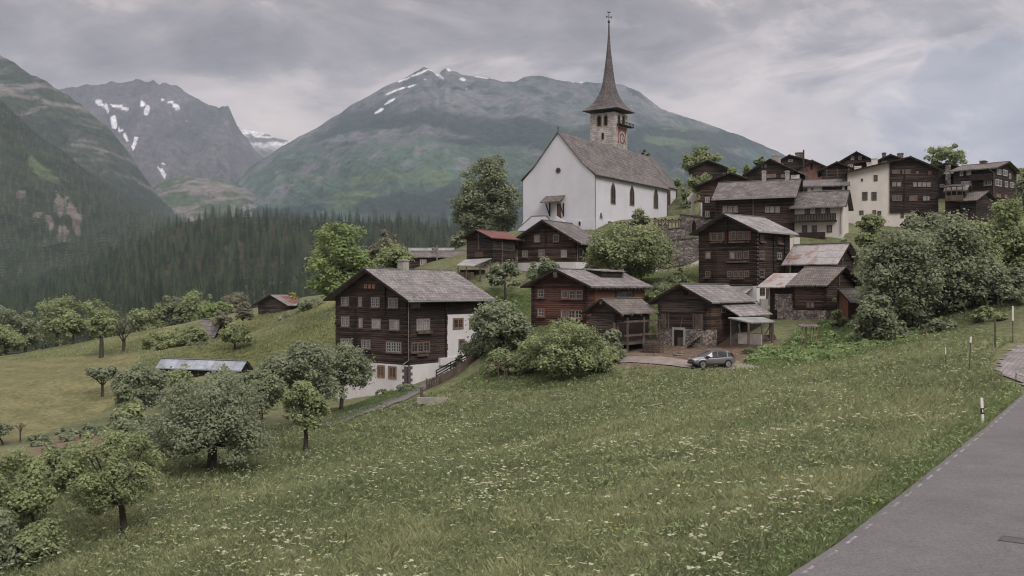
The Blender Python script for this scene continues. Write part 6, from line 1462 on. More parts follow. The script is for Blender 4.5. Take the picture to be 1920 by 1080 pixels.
# ---------------------------------------------------------------- meadow grass and flowers
M['grass_blade'] = leaf_mat('grass_blade', (.172, .202, .105), (.41, .43, .245), .45)
M['grass_bright'] = leaf_mat('verge_grass_blade', (.14, .19, .085), (.31, .36, .18), .45)
M['umbel'] = leaf_mat('flower_umbel', (.38, .40, .27), (.60, .60, .45), .3)
M['umbel_yellow'] = leaf_mat('yellow_flower', (.35, .31, .04), (.50, .45, .10), .2)
MEADOW = [(-500,1400),(-500,1000),(-100,930),(100,900),(300,860),(520,800),(610,792),(700,772),(790,745),(850,722),(905,700),(970,702),(1060,722),(1130,700),(1190,690),(1290,694),(1380,694),(1470,688),(1560,682),(1640,640),(1720,626),(1800,606),(1925,578),(1900,640),(1868,655),(1855,690),(1880,712),(1919,736),(1846,800),(1735,895),(1638,973),(1571,1021),(1476,1080),(1330,1200),(1150,1400)]
def road_dist(x, y): return (x - 5.6) * .832 - (y - 20) * .555     # <0 left of road edge (approx)
def edge_x(y): return np.interp(y, [p[1] for p in RL], [p[0] for p in RL])
def meadow_points(n, pw, y0=17, y1=112, sd=1):
    r = np.random.default_rng(sd)
    # density falls with distance
    u = r.uniform(0, 1, n); e = 1 - pw; y = (y0 ** e + u * (y1 ** e - y0 ** e)) ** (1 / e)
    x = (r.uniform(-350, 2050, n) - CX) / F * y; z = ground_z(x, y)
    px = CX + F * x / y; py = HZ - F * z / y
    ok = inpoly(px, py, MEADOW) & (x < edge_x(y) + .10 - .35 * r.uniform(0, 1, n))
    return x[ok], y[ok], z[ok], px[ok], py[ok], r
def blades(name, x, y, z, r, per, hfun, wfun, tintfun, mat, lean=.75):
    n = len(x); X_ = np.repeat(x, per); Y_ = np.repeat(y, per); Z_ = np.repeat(z, per); m = n * per
    a = r.uniform(0, 2 * np.pi, m); h = np.repeat(hfun, per) * r.uniform(.55, 1.2, m); w = np.repeat(wfun, per) * r.uniform(.7, 1.3, m)
    ox = r.normal(0, .13, m) * np.repeat(wfun, per) * 9; oy = r.normal(0, .13, m) * np.repeat(wfun, per) * 9
    lx = r.normal(0, lean, m) * h * .55 + .12 * h; ly = r.normal(0, lean, m) * h * .55
    bx, by, bz = X_ + ox, Y_ + oy, Z_ - .05
    dx, dy = np.cos(a) * w * .5, np.sin(a) * w * .5
    V = np.stack([np.stack([bx - dx, by - dy, bz], -1), np.stack([bx + dx, by + dy, bz], -1), np.stack([bx + dx * .7 + lx * .45, by + dy * .7 + ly * .45, bz + h * .62], -1), np.stack([bx + lx, by + ly, bz + h], -1)], 1).reshape(-1, 3)
    Fc = np.arange(4 * m).reshape(m, 4)
    tint = np.clip(np.repeat(tintfun, per) + r.normal(0, .16, m), 0, 1)
    return link(name, raw_mesh(name, V, Fc, mat, {'tint': ('FLOAT', np.repeat(tint, 4))}))
x, y, z, px, py, r = meadow_points(95000, 1.35, sd=3)
patch_ = fbm(x / 7, y / 7, 4, 201); p2 = fbm(x / 1.8, y / 1.8, 3, 202); p3 = fbm(x / 18, y / 18, 3, 204)
hh = .26 + .42 * p2 + .28 * (patch_ - .5); verge = sstep(2.6, .6, edge_x(y) - x); hh *= (1 - .35 * verge)
shrubby = sstep(7, 4.2, np.abs(edge_x(y) - x - 4.5) + 1.5) * sstep(44, 52, y) * sstep(72, 64, y); hh += .35 * shrubby * p2
sel = verge > .45 + .25 * (p2 - .5)
g1 = blades('meadow_grass', x[~sel], y[~sel], z[~sel], r, 5, hh[~sel] * .85, (.014 + .0010 * y)[~sel], np.clip(.18 + .85 * (patch_ - .5) + .9 * (p2 - .35) + .5 * (p3 - .5), 0, 1)[~sel], M['grass_blade'])
tag(g1, 'tall uncut grass of the sloping flower meadow in the foreground', 'grass', kind='stuff')
g2 = blades('verge_grass', x[sel], y[sel], z[sel], r, 8, hh[sel] * .85, (.018 + .0010 * y)[sel], np.clip(.35 + .8 * (p2 - .5), 0, 1)[sel], M['grass_bright'])
tag(g2, 'brighter green grass along the road edge', 'grass', kind='stuff')
# broad herb leaves between the blades
x, y, z, px, py, r = meadow_points(100000, 1.25, sd=8); n_ = len(x); q2 = fbm(x / 1.3, y / 1.3, 3, 240); q3 = fbm(x / 6, y / 6, 3, 241)
C_ = np.stack([x, y, z + .10 + .42 * r.uniform(0, 1, n_) * (.5 + q2)], -1); sz = (.012 + .00125 * y) * r.uniform(.6, 1.5, n_)
nr = r.normal(size=(n_, 3)) * .6; nr[:, 2] = np.abs(nr[:, 2]) + .6; nr /= np.linalg.norm(nr, axis=1)[:, None]; tt_ = np.cross(nr, r.normal(size=(n_, 3))); tt_ /= np.linalg.norm(tt_, axis=1)[:, None]; bb_ = np.cross(nr, tt_)
V = np.stack([C_ - tt_ * sz[:, None] * 1.5, C_ - bb_ * sz[:, None] * .45, C_ + tt_ * sz[:, None] * 1.5, C_ + bb_ * sz[:, None] * .45], 1).reshape(-1, 3)
M['meadow_leaf'] = leaf_mat('meadow_leaf', (.09, .14, .062), (.37, .43, .225), .45)
gl_ = link('meadow_herbs', raw_mesh('meadow_herbs', V, np.arange(4 * n_).reshape(n_, 4), M['meadow_leaf'], {'tint': ('FLOAT', np.repeat(np.clip(.1 + .7 * (q3 - .3) + r.uniform(0, .75, n_), 0, 1), 4))})); tag(gl_, 'leafy herbs and clover between the meadow grass', 'herbs', kind='stuff')
# other grassland further off: short turf
def field_points(n, poly, y0, y1, sd, pxr):
    r = np.random.default_rng(sd); y = r.uniform(y0, y1, n); x = (r.uniform(*pxr, n) - CX) / F * y; z = ground_z(x, y); p_ = CX + F * x / y; q_ = HZ - F * z / y
    ok = inpoly(p_, q_, poly); return x[ok], y[ok], z[ok], r
fx, fy, fz, r = field_points(30000, [(-50,700),(0,672),(160,642),(330,612),(440,596),(640,570),(650,640),(560,660),(480,690),(300,690),(262,690),(262,662),(0,676)], 135, 250, 4, (-60, 660))
fp_ = fbm(fx / 8, fy / 8, 3, 210)
g3_ = blades('field_grass', fx, fy, fz, r, 4, np.full(len(fx), .35), np.full(len(fx), .22), np.clip(.45 + .9 * (fp_ - .5), 0, 1), M['grass_blade']); tag(g3_, 'yellow-green grass on the slope left of the large chalet', 'grass', kind='stuff')
fx, fy, fz, r = field_points(26000, [(1440,690),(1400,684),(1410,668),(1480,650),(1500,620),(1560,612),(1620,596),(1700,600),(1720,640),(1640,655),(1560,680)], 84, 116, 5, (1390, 1730))
M['herb'] = leaf_mat('herb_leaf', (.12, .17, .075), (.33, .42, .19), .4)
fp_ = fbm(fx / 2.5, fy / 2.5, 3, 211)
g4 = blades('bank_herbs', fx, fy, fz, r, 5, .22 + .55 * np.clip(fp_ - .3, 0, 1), np.full(len(fx), .20), np.clip(.1 + 1.2 * (fp_ - .3), 0, 1), M['herb']); bx, by, bz, r = field_points(420, [(1400,684),(1412,664),(1485,640),(1520,612),(1570,604),(1630,590),(1700,596),(1720,636),(1640,652),(1560,680)], 84, 114, 15, (1390, 1730))
Vb, Fb, tb = leaf_cloud(r, np.stack([bx, by, bz + .12], -1), r.uniform(.25, .75, len(bx)), 16000, .17, up=.5, flat=.8); ug = link('undergrowth', raw_mesh('undergrowth', Vb, Fb, M['herb'], {'tint': ('FLOAT', tb)})); tag(ug, 'rough leafy undergrowth climbing the bank right of the parked car', 'undergrowth', kind='stuff')
tag(g4, 'leafy green plants covering the bank below the granaries', 'ground cover', kind='stuff')
fx, fy, fz, r = field_points(9000, [(610,795),(640,770),(700,745),(765,728),(800,728),(720,758),(640,790)], 84, 114, 6, (600, 860))
g5 = blades('border_plants', fx, fy, fz, r, 4, np.full(len(fx), .25), np.full(len(fx), .12), np.full(len(fx), .15), M['herb']); tag(g5, 'low green plants between the path and the large chalet', 'ground cover', kind='stuff')
fx, fy, fz, r = field_points(42000, [(850,725),(905,690),(900,560),(1090,540),(1130,520),(1240,505),(1310,495),(1310,560),(1230,580),(1230,640),(1150,660),(1190,690),(1060,735),(930,730)], 90, 152, 8, (840, 1320))
kk = ~((fy < 112) & (CX + F * fx / fy > 1150) & (HZ - F * fz / fy > 640)); fx, fy, fz = fx[kk], fy[kk], fz[kk]
fp_ = fbm(fx / 4, fy / 4, 3, 214)
g6 = blades('lawn_grass', fx, fy, fz, r, 4, .16 + .3 * np.clip(fp_ - .35, 0, 1), np.full(len(fx), .16), np.clip(.35 + 1.0 * (fp_ - .5), 0, 1), M['grass_bright']); tag(g6, 'green grass on the slopes between the lower houses', 'grass', kind='stuff')
fx, fy, fz, r = field_points(30000, [(1225,545),(1240,500),(1312,495),(1312,545),(1500,600),(1660,440),(1900,400),(1900,600),(1700,620),(1600,600)], 100, 165, 9, (1220, 1900))
g7 = blades('slope_grass', fx, fy, fz, r, 4, np.full(len(fx), .35), np.full(len(fx), .2), np.clip(.4 + .9 * (fbm(fx / 5, fy / 5, 3, 216) - .5), 0, 1), M['grass_blade']); tag(g7, 'yellowish grass on the steep slopes between the upper houses', 'grass', kind='stuff')
# umbels
def umbels(name, n, pw, sd, dens, mat, size, hgt, label):
    x, y, z, px, py, r = meadow_points(n, pw, sd=sd); k = r.uniform(0, 1, len(x)) < dens(x, y, px, py); x, y, z = x[k], y[k], z[k]
    m = len(x); heads = 5; X_ = np.repeat(x, heads) + r.normal(0, size * .55, m * heads); Y_ = np.repeat(y, heads) + r.normal(0, size * .55, m * heads); Z_ = np.repeat(z + hgt * r.uniform(.7, 1.25, m), heads) + r.normal(0, size * .12, m * heads)
    s = size * r.uniform(.28, .62, m * heads); q = 6; V = []
    ang = np.arange(q) * 2 * np.pi / q
    cx = X_[:, None] + s[:, None] * np.cos(ang); cy = Y_[:, None] + s[:, None] * np.sin(ang); tl = r.normal(0, .18, (m * heads, 2))
    cz = Z_[:, None] + s[:, None] * (np.cos(ang) * tl[:, :1] + np.sin(ang) * tl[:, 1:])
    V = np.stack([cx, cy, cz], -1).reshape(-1, 3); Fc = np.arange(len(V)).reshape(-1, q)
    o = link(name, raw_mesh(name, V, Fc, mat, {'tint': ('FLOAT', np.repeat(r.uniform(0, 1, m * heads), q))})); tag(o, label, 'flowers', kind='stuff'); return m
def d1(x, y, px, py):
    n = fbm(x / 5, y / 5, 3, 220); n2 = fbm(x / 16, y / 16, 2, 221)
    return np.clip((n - .40) * 3.6, 0.06, 1) * np.clip(.35 + 1.3 * (n2 - .3), .1, 1) * sstep(.5, 3.5, edge_x(y) - x)
nu = umbels('meadow_flowers', 12500, .75, 21, d1, M['umbel'], .105, .68, 'white umbel flowers scattered over the sloping meadow')
ny_ = umbels('yellow_flowers', 1800, 1.2, 22, lambda x, y, px, py: sstep(.55, .66, fbm(x / 4, y / 4, 3, 225)) * .6, M['umbel_yellow'], .07, .5, 'small yellow flowers in the meadow grass')
print('UMBELS', nu, ny_)

# ---------------------------------------------------------------- parked car
def make_car():
    root = empty('parked_car', (0, 0, 0))
    L, W = 4.35, 1.82
    M['car_paint'] = None
    m_, nt, out = new_mat('grey_car_paint'); bs = N(nt, 'ShaderNodeBsdfPrincipled', i_Roughness=.25, i_Metallic=.4)
    tcn = N(nt, 'ShaderNodeTexCoord'); nzn = N(nt, 'ShaderNodeTexNoise', i_Scale=2.0); nt.links.new(tcn.outputs['Object'], nzn.inputs['Vector'])
    rr_ = ramp(nt, [(.3, (.17, .165, .175)), (.7, (.195, .19, .20))]); nt.links.new(nzn.outputs['Fac'], rr_.inputs[0]); nt.links.new(rr_.outputs[0], bs.inputs['Base Color'])
    bs.inputs['Coat Weight'].default_value = .6; nt.links.new(bs.outputs[0], out.inputs['Surface']); M['car_paint'] = m_
    # stations along x (front = +x): (x, half width, z_low, z_belt(side shoulder), z_top centre)
    st = [(2.17, .62, .42, .62, .70), (2.10, .78, .34, .72, .86), (1.85, .87, .30, .82, .96), (1.3, .90, .30, .90, 1.03), (.85, .91, .30, .94, 1.08),
          (.2, .91, .30, .96, 1.10), (-.6, .91, .30, .99, 1.12), (-1.4, .91, .30, 1.03, 1.14), (-1.85, .88, .32, 1.05, 1.14), (-2.08, .82, .38, 1.02, 1.08), (-2.18, .70, .46, .92, .98)]
    V = []; ns = 10
    for x, hw_, zl, zb, zt in st:
        ring = [(-hw_ * .86, zl), (-hw_ * .98, zl + .12), (-hw_, (zl + zb) / 2), (-hw_ * .985, zb - .08), (-hw_ * .90, zb), (-hw_ * .5, zt), (hw_ * .5, zt), (hw_ * .90, zb), (hw_ * .985, zb - .08), (hw_, (zl + zb) / 2), (hw_ * .98, zl + .12), (hw_ * .86, zl)]
        V += [(x, yy, zz) for yy, zz in ring]
    n = 12; fs = [(i*n+k, i*n+(k+1)%n, (i+1)*n+(k+1)%n, (i+1)*n+k) for i in range(len(st)-1) for k in range(n)] + [tuple(range(n-1, -1, -1)), tuple(range((len(st)-1)*n, len(st)*n))]
    mb = MB(); mb.add(V, fs); body = mb.build('body', M['car_paint'], root, smooth=True)
    bev = body.modifiers.new('b', 'BEVEL'); bev.width = .03; bev.segments = 2; bev.limit_method = 'ANGLE'
    # cabin (glass house) and roof
    gst = [(1.02, .76, 1.05), (.25, .66, 1.50), (-.2, .655, 1.57), (-1.2, .64, 1.54), (-1.72, .62, 1.43), (-2.05, .70, 1.10)]
    def ring(x, w_, z, inn=0): return [(x, -w_, z), (x, w_, z)]
    base = [(1.02, .80), (.3, .84), (-.2, .85), (-1.2, .84), (-1.75, .82), (-2.05, .76)]
    V = []; 
    for (x, w_, z), (bx, bw) in zip(gst, base): V += [(bx, -bw, 1.02), (x, -w_, z), (x, w_, z), (bx, bw, 1.02)]
    fs = [(i*4+k, i*4+k+1, (i+1)*4+k+1, (i+1)*4+k) for i in range(5) for k in range(3)] + [(0, 3, 2, 1), (20, 21, 22, 23)]
    mb = MB(); mb.add(V, fs); mb.build('window', M['car_glass'], root)
    mb = MB(); V = []
    for x, w_, z in gst[1:5]: V += [(x, -w_ - .012, z - .03), (x, -w_ + .06, z + .035), (x, w_ - .06, z + .035), (x, w_ + .012, z - .03)]
    mb.add(V, [(i*4+k, i*4+k+1, (i+1)*4+k+1, (i+1)*4+k) for i in range(3) for k in range(3)] + [(0, 3, 2, 1), (12, 13, 14, 15)]); mb.build('roof', M['car_paint'], root)
    mb = MB()
    for s_ in (-1, 1):
        for a, b_ in (((1.04, .80, 1.03), (.30, .675, 1.57)), ((-.25, .855, 1.02), (-.25, .67, 1.62)), ((-1.25, .85, 1.02), (-1.3, .655, 1.6)), ((-2.06, .77, 1.05), (-1.74, .635, 1.50))):
            w_ = .07 if a[0] != -2.06 else .34
            mb.beam((a[0], a[1] * s_, a[2]), (b_[0], b_[1] * s_, b_[2]), w_, .05)
        mb.beam((1.0, .82 * s_, 1.01), (-2.05, .80 * s_, 1.04), .04, .05)
    mb.build('pillar', M['car_paint'], root)
    for s_ in (-1, 1):
        mb = MB(); mb.tube([(.15, .60 * s_, 1.62), (.05, .60 * s_, 1.68), (-1.3, .585 * s_, 1.67), (-1.45, .585 * s_, 1.60)], .025, 6); mb.build('roof_rail', M['zinc'], root)
        mb = MB(); mb.box(.68, .90, .93 * s_ - .12, .93 * s_ + .12, .98, 1.14); mb.build('mirror', M['black_paint'], root)
        mb = MB(); mb.prism([(2.12, .42 * s_, .72), (2.02, .80 * s_, .74), (1.75, .90 * s_, .80), (1.9, .84 * s_, .86), (2.11, .45 * s_, .82)], (.03, .012 * s_, .0)); mb.build('headlight', M['car_lamp'], root)
        mb = MB(); mb.prism([(-2.16, .55 * s_, .92), (-2.1, .82 * s_, .92), (-1.92, .895 * s_, .96), (-1.92, .88 * s_, 1.06), (-2.1, .80 * s_, 1.06)], (-.03, .02 * s_, 0)); mb.build('tail_light', M['shutter_red'], root)
        for x in (1.33, -1.32):
            # arch + wheel
            mb = MB(); k0 = [(x + .41 * math.cos(a), .36 + .41 * math.sin(a)) for a in [i * math.pi / 10 - .1 for i in range(12)]]
            mb.prism([(p, .80 * s_, q) for p, q in k0], (0, .115 * s_, 0)); mb.build('wheel_arch', M['black_paint'], root)
            wl = link('wheel', None, root, (x, .86 * s_, .34)) if False else None
            mb = MB(); mb.lathe([(.22, -.11), (.32, -.11), (.345, -.06), (.345, .06), (.32, .11), (.22, .11)], 20); mb.xform(Matrix.Translation((x, .83 * s_, .345)) @ Matrix.Rotation(math.pi / 2, 4, 'X')); wl = mb.build('wheel', M['black_paint'], root)
            mb = MB(); mb.lathe([(.225, -.02), (.225, .02), (.2, .03)], 18)
            mb.v = []; mb.f = []; mb.m = []
            for k in range(5):
                a = k * 2 * math.pi / 5; mb.beam((0, 0, 0), (.23 * math.cos(a), .23 * math.sin(a), 0), .07, .03)
            mb.lathe([(.255, -.015), (.255, .02), (.21, .02), (.21, -.015)], 18)
            mb.xform(Matrix.Translation((x, .945 * s_, .345)) @ Matrix.Rotation(math.pi / 2, 4, 'X')); mb.build('rim', M['car_alloy'], wl)
        mb = MB(); mb.box(-.95, .95, .895 * s_ - .02, .895 * s_ + .03, .30, .42); mb.build('side_sill', M['black_paint'], root)
    mb = MB(); mb.box(2.12, 2.185, -.55, .55, .66, .74); mb.build('grille', M['black_paint'], root)
    mb = MB(); mb.box(2.05, 2.20, -.72, .72, .36, .56); mb.build('bumper', M['black_paint'], root)
    return root
M['car_glass'] = glass_mat('car_window', (.04, .045, .05), .06); M['car_lamp'] = flat_mat('car_lamp', (.6, .6, .62), rough=.2, spec=.6); M['car_alloy'] = flat_mat('alloy_rim', (.42, .42, .43), rough=.35, metallic=.6)
car = make_car(); p = gpt(1334, 93); car.location = (p.x, p.y, p.z + .10); car.rotation_euler = (0, 0, math.radians(180 + 14))
tag(car, 'grey compact suv parked on the gravel track in front of the stone based barn', 'car')

# ---------------------------------------------------------------- posts, signs and yard things
def post_thing(name, label, px, Y, top_py, w, mat, cat='post', group=None, base_z=None, h=None):
    b = gpt(px, Y); hh_ = h or max(.5, (HZ - top_py) / F * Y - b.z); o = empty(name, b); tag(o, label, cat, group); return o, hh_
o, h = post_thing('reflector_post', 'white roadside reflector post with black band, at the bend of the road edge', 1843, 49.5, 746, .12, 'white_paint')
m = MB(); m.prism([(-.06, -.05, -.4), (.06, -.05, -.4), (.05, .06, -.4), (-.05, .06, -.4)], (0, 0, h + .4)); m.build('post', M['white_paint'], o)
m = MB(); m.box(-.064, .064, -.056, .064, h * .40, h * .62); bd = m.build('black_band', M['black_paint'], o)
m = MB(); m.box(-.03, .03, -.062, -.057, h * .46, h * .57); m.build('reflector', M['car_lamp'], bd)
o.rotation_euler = (0, math.radians(-3), 0)
for px_, Y_, top, lab, rz in ((1817, 71, 631, 'short white marker post in the meadow, middle of the three by the paved yard', .05), (1773, 74, 650, 'thin white marker post in the meadow, leftmost of the three by the paved yard', 0), (1899, 86, 574, 'tall white marker post at the right edge, above the paved yard', 0)):
    o, h = post_thing('marker_post', lab, px_, Y_, top, .1, 'white_paint', group='white marker posts near the paved yard')
    w = .10 if px_ != 1773 else .06
    wl_ = {1817: .45, 1773: .6, 1899: 1.3}[px_]
    m = MB(); m.box(-w / 2, w / 2, -w / 2, w / 2, h - wl_, h); m.build('post', M['white_paint'], o)
    m = MB(); m.box(-w * .3, w * .3, -w * .3, w * .3, -.4, h - wl_); m.build('foot', M['timber'], o); o.rotation_euler = (0, rz, 0)
o, h = post_thing('wooden_post', 'grey wooden post in the grass between two white marker posts', 1866, 82, 594, .12, 'timber'); m = MB(); m.tube([(0, 0, -.4), (0, 0, h)], [.09, .07], 8); m.build('post', M['timber'], o)
o, h = post_thing('railing_post', 'thin dark metal post with chain at the corner of the paved yard', 1905, 66, 698, .04, 'iron'); m = MB(); m.tube([(0, 0, -.3), (0, 0, h)], .03, 6); m.build('post', M['iron'], o)
m = MB(); m.tube([(0, 0, h * .85), (.5, .1, h * .7), (1.2, .2, h * .72), (2.0, .35, h * .9)], .018, 5); m.build('chain', M['iron'], o)
M['grate'] = flat_mat('grate_iron', (.085, .083, .083), var=.2)
# drain grate in the road
gc = at(1912, 1015, 26.2); gp_ = Vector((gc.x, gc.y, -6.893)); o = empty('drain_grate', gp_, math.radians(-36)); tag(o, 'rectangular iron drain grate set in the road at the lower right', 'drain grate')
m = MB(); m.box(-.5, .5, -.32, -.28, 0, .012); m.box(-.5, .5, .28, .32, 0, .012); m.box(-.5, -.46, -.28, .28, 0, .012); m.box(.46, .5, -.28, .28, 0, .012); m.build('rim', M['grate'], o)
m = MB()
for k in range(12): m.box(-.44 + k * .075, -.405 + k * .075, -.279, .279, 0, .01)
m.build('grating', M['grate'], o)
# stone trough and post below the path
p = gpt(812, 96.5); o = empty('trough', p, math.radians(-12)); tag(o, 'old grey timber trough lying in the grass below the path', 'trough')
m = MB(); m.box(-1.6, 1.5, -.35, -.2, .0, .62); m.box(-1.6, 1.5, .2, .35, .0, .62); m.box(-1.6, -1.4, -.2, .2, .0, .6); m.box(1.3, 1.5, -.2, .2, 0, .6); m.box(-1.4, 1.3, -.2, .2, .1, .2); m.build('basin', M['concrete'], o)
m = MB(); m.box(-1.2, -.9, -.3, .3, -.5, .0); m.box(.8, 1.1, -.3, .3, -.8, .0); m.build('foot', M['stone_wall'], o)
m = MB(); m.box(-1.5, -1.25, .4, .65, -.3, 1.5); m.build('spout_post', M['timber'], o)
# picket fence by the garden of the large chalet
pts = [gpt(800, 105), gpt(830, 106), gpt(862, 107), gpt(905, 112)]; o = empty('garden_fence', pts[0]); tag(o, 'weathered board fence of the small garden beside the large lower left chalet', 'fence')
rl = MB(); k = 0
for i in range(3):
    a, b_ = pts[i] - pts[0], pts[i + 1] - pts[0]; l = (b_ - a).length
    for f in (.35, .85): rl.beam(a + Vector((0, 0, f)), b_ + Vector((0, 0, f)), .06, .1)
rl.build('rail', M['timber'], o)
bd = MB()
for i in range(3):
    a, b_ = pts[i] - pts[0], pts[i + 1] - pts[0]; n = int((b_ - a).length / .2)
    for k in range(n):
        q = a.lerp(b_, k / n); h = 1.05 + rnd.uniform(-.15, .1); bd.box(q.x - .075, q.x + .075, q.y - .10, q.y - .06, q.z - .2, q.z + h)
bd.build('board', M['timber'], o)
for i in range(4):
    a = pts[i] - pts[0]; m = MB(); m.box(a.x - .07, a.x + .07, a.y, a.y + .14, a.z - .4, a.z + 1.25); m.build('post', M['timber'], o)
pts = [gpt(818, 109), gpt(845, 111.5), gpt(880, 115)]; o = empty('rail_fence', pts[0]); tag(o, 'dark horizontal rail fence along the path rising to the chalet door', 'fence')
m = MB()
for i in range(2):
    for f in (.5, .8, 1.1): m.beam(pts[i] - pts[0] + Vector((0, 0, f)), pts[i+1] - pts[0] + Vector((0, 0, f)), .05, .12)
m.build('rail', M['timber_dark'], o)
for p in pts: m = MB(); q = p - pts[0]; m.box(q.x - .06, q.x + .06, q.y - .06, q.y + .06, q.z - .3, q.z + 1.2); m.build('post', M['timber_dark'], o)
# iron railing before the chalet door
a, b_ = at(868, 683, 119.5), at(886, 680, 122); o = empty('railing', a); tag(o, 'small black iron railing beside the door of the white annex', 'railing')
m = MB(); d = b_ - a
for f in (.1, .95): m.beam(Vector((0, 0, f)), d + Vector((0, 0, f)), .05)
for k in range(11): q = d * (k / 10); m.beam(q + Vector((0, 0, 0)), q + Vector((0, 0, 1.0)), .03)
m.build('bars', M['iron'], o)
m = MB(); m.prism([Vector((-1.5, -.2, -2.5)), Vector((d.x + 3.5, d.y + .4, -2.5)), Vector((d.x + 3.5, d.y + 2.2, -2.5)), Vector((-1.5, 1.6, -2.5))], (0, 0, 2.48)); m.build('terrace', M['stone_wall'], o)
# staked saplings
for px_, Y_, lab in ((932, 99, 'young tree held by wooden stakes with crossbar, left of the big rounded bush'), (955, 97.5, 'second small stake frame right of the staked young tree')):
    b = gpt(px_, Y_); o = empty('tree_guard', b); tag(o, lab, 'tree guard', 'wooden stake frames in the meadow')
    for dx, dy in ((-.85, 0), (.15, .3), (.75, -.2)) if px_ == 932 else ((-.3, 0), (1.0, .1)):
        m = MB(); m.tube([(dx, dy, -.3), (dx, dy, 2.0 if px_ == 932 else 1.1)], .06, 6); m.build('stake', M['timber'], o)
    m = MB(); zz = 1.5 if px_ == 932 else .4; m.beam((-.85 if px_ == 932 else -.3, -.05, zz), (.75 if px_ == 932 else 1.0, -.05, zz), .08); m.build('crossbar', M['timber'], o)
# yellow timber frame with boarded foot
b = gpt(1516, 101.5); o = empty('well_frame', b); tag(o, 'small roofed frame of pale yellow posts standing on the green bank', 'frame')
M['yellow_wood'] = flat_mat('yellow_wood', (.24, .185, .115), var=.2)
for dx, dy in ((-.75, -.3), (.75, -.3), (-.15, .4), (.2, -.3), (.7, .5)):
    m = MB(); m.box(dx - .05, dx + .05, dy - .05, dy + .05, -.3, 1.95); m.build('post', M['yellow_wood'], o)
m = MB(); m.box(-.8, .8, -.42, -.36, -.2, .45); m.build('board', M['timber'], o)
m = MB(); m.prism([(-1.0, -.7, 1.95), (1.0, -.7, 1.95), (1.0, .8, 2.15), (-1.0, .8, 2.15)], (0, 0, .08)); m.build('roof', M['shingle'], o)
# closed parasol
b = at(1445, 584, 119.5); o = empty('parasol', b); tag(o, 'closed white parasol beside the door of the tall dark chalet', 'parasol')
m = MB(); m.tube([(0, 0, -.6), (0, 0, 2.9)], .035, 6); m.build('pole', M['zinc'], o)
m = MB(); m.lathe([(.30, .75), (.36, .8), (.30, 1.4), (.22, 2.2), (.05, 2.8)], 9); m.build('canopy', M['frame_white'], o)
m = MB(); m.box(-.35, .35, -.35, .35, -.5, .12); m.build('foot', M['concrete'], o)
# white water tank like stone behind
b = at(1484, 466, 138); o = empty('white_box', b); tag(o, 'pair of pale upright boxes behind the roof end of the tall dark chalet', 'box')
for dx, w, h in ((0, .5, 1.5), (.75, .9, 1.6)): m = MB(); m.box(dx - w / 2, dx + w / 2, 0, .8, -2.5, h); m.build('block', M['plaster_cream'], o)

# ---------------------------------------------------------------- cemetery
def wall_thing(name, label, quad, thick, mat, cope=True, group='old stone walls of the cemetery'):
    """quad: bottom-left, bottom-right, top-right, top-left world points"""
    o = empty(name, quad[0]); tag(o, label, 'wall', group); P = [q - quad[0] for q in quad]
    n = Vector((0, thick, 0)); m = MB(); m.prism(P, n); m.build('masonry', M[mat], o)
    if cope:
        m = MB(); m.beam(P[3] + Vector((0, thick / 2, .08)), P[2] + Vector((0, thick / 2, .08)), thick + .2, .14); m.build('coping', M['quoin'], o)
    return o
wall_thing('stone_wall', 'tall rubble stone retaining wall of the cemetery, in front of the lane', [at(1196, 512, 150), at(1312, 490, 148), at(1312, 446, 148), at(1196, 456, 150)], 1.2, 'stone_wall')
wall_thing('stone_wall', 'second stone wall tier under the graves', [at(1196, 470, 156), at(1285, 462, 155), at(1285, 427, 155), at(1196, 435, 156)], 1.0, 'stone_wall')
wall_thing('stone_wall', 'upper grave terrace wall below the church', [at(1115, 450, 166), at(1253, 430, 163), at(1253, 421, 163), at(1115, 434, 166)], .6, 'stone_wall', cope=False)
wall_thing('stone_wall', 'plastered stone wall with small gothic niche right of the choir', [at(1276, 448, 160), at(1322, 450, 158), at(1322, 408, 158), at(1276, 402, 160)], .8, 'stone_wall')
nb = at(1301, 424, 158.7); o = empty('wall_niche', nb); tag(o, 'small pointed blind niche in the plastered wall right of the choir', 'niche')
m = MB(); m.prism([(-.5, 0, -1.2), (.5, 0, -1.2), (.5, 0, .4), (.28, 0, .95), (0, 0, 1.25), (-.28, 0, .95), (-.5, 0, .4)], (0, .3, 0)); m.build('recess', M['sandstone'], o)
m = MB(); m.prism([(-.33, -.02, -1.1), (.33, -.02, -1.1), (.33, -.02, .3), (.18, -.02, .8), (0, -.02, 1.05), (-.18, -.02, .8), (-.33, -.02, .3)], (0, .3, 0)); m.build('infill', M['dark'], o)
cross_labels = []
cr_i = 0
for row, (x0, x1, n_, yb, Yc_) in enumerate(((1225, 1276, 8, 424, 157.5), (1222, 1252, 3, 434, 155.8), (1152, 1182, 4, 430, 162))):
    for k in range(n_):
        px_ = x0 + (x1 - x0) * (k + .5) / n_; b = at(px_, yb, Yc_); o = empty('grave_cross', b, .3)
        side = ['upper terrace right of the slim tree', 'lower terrace under the upper graves', 'hedge strip under the church wall'][row]
        tag(o, f'dark wooden grave cross with small roof on the {side}', 'grave cross', 'dark grave crosses of the cemetery')
        h = rnd.uniform(.95, 1.3); m = MB(); m.box(-.07, .07, -.05, .05, -.6, h); m.box(-.32, .32, -.045, .045, h * .55, h * .55 + .1); m.build('cross', M['timber'], o)
        m = MB(); m.beam((-.34, -.02, h * .72), (0, -.02, h + .1), .2, .045); m.beam((.34, -.02, h * .72), (0, -.02, h + .1), .2, .045); m.build('roof', M['timber_dark'], o)
b = at(1299, 403, 168); o = empty('stone_cross', b); tag(o, 'pale stone cross monument between the choir and the dark reddish house', 'stone cross')
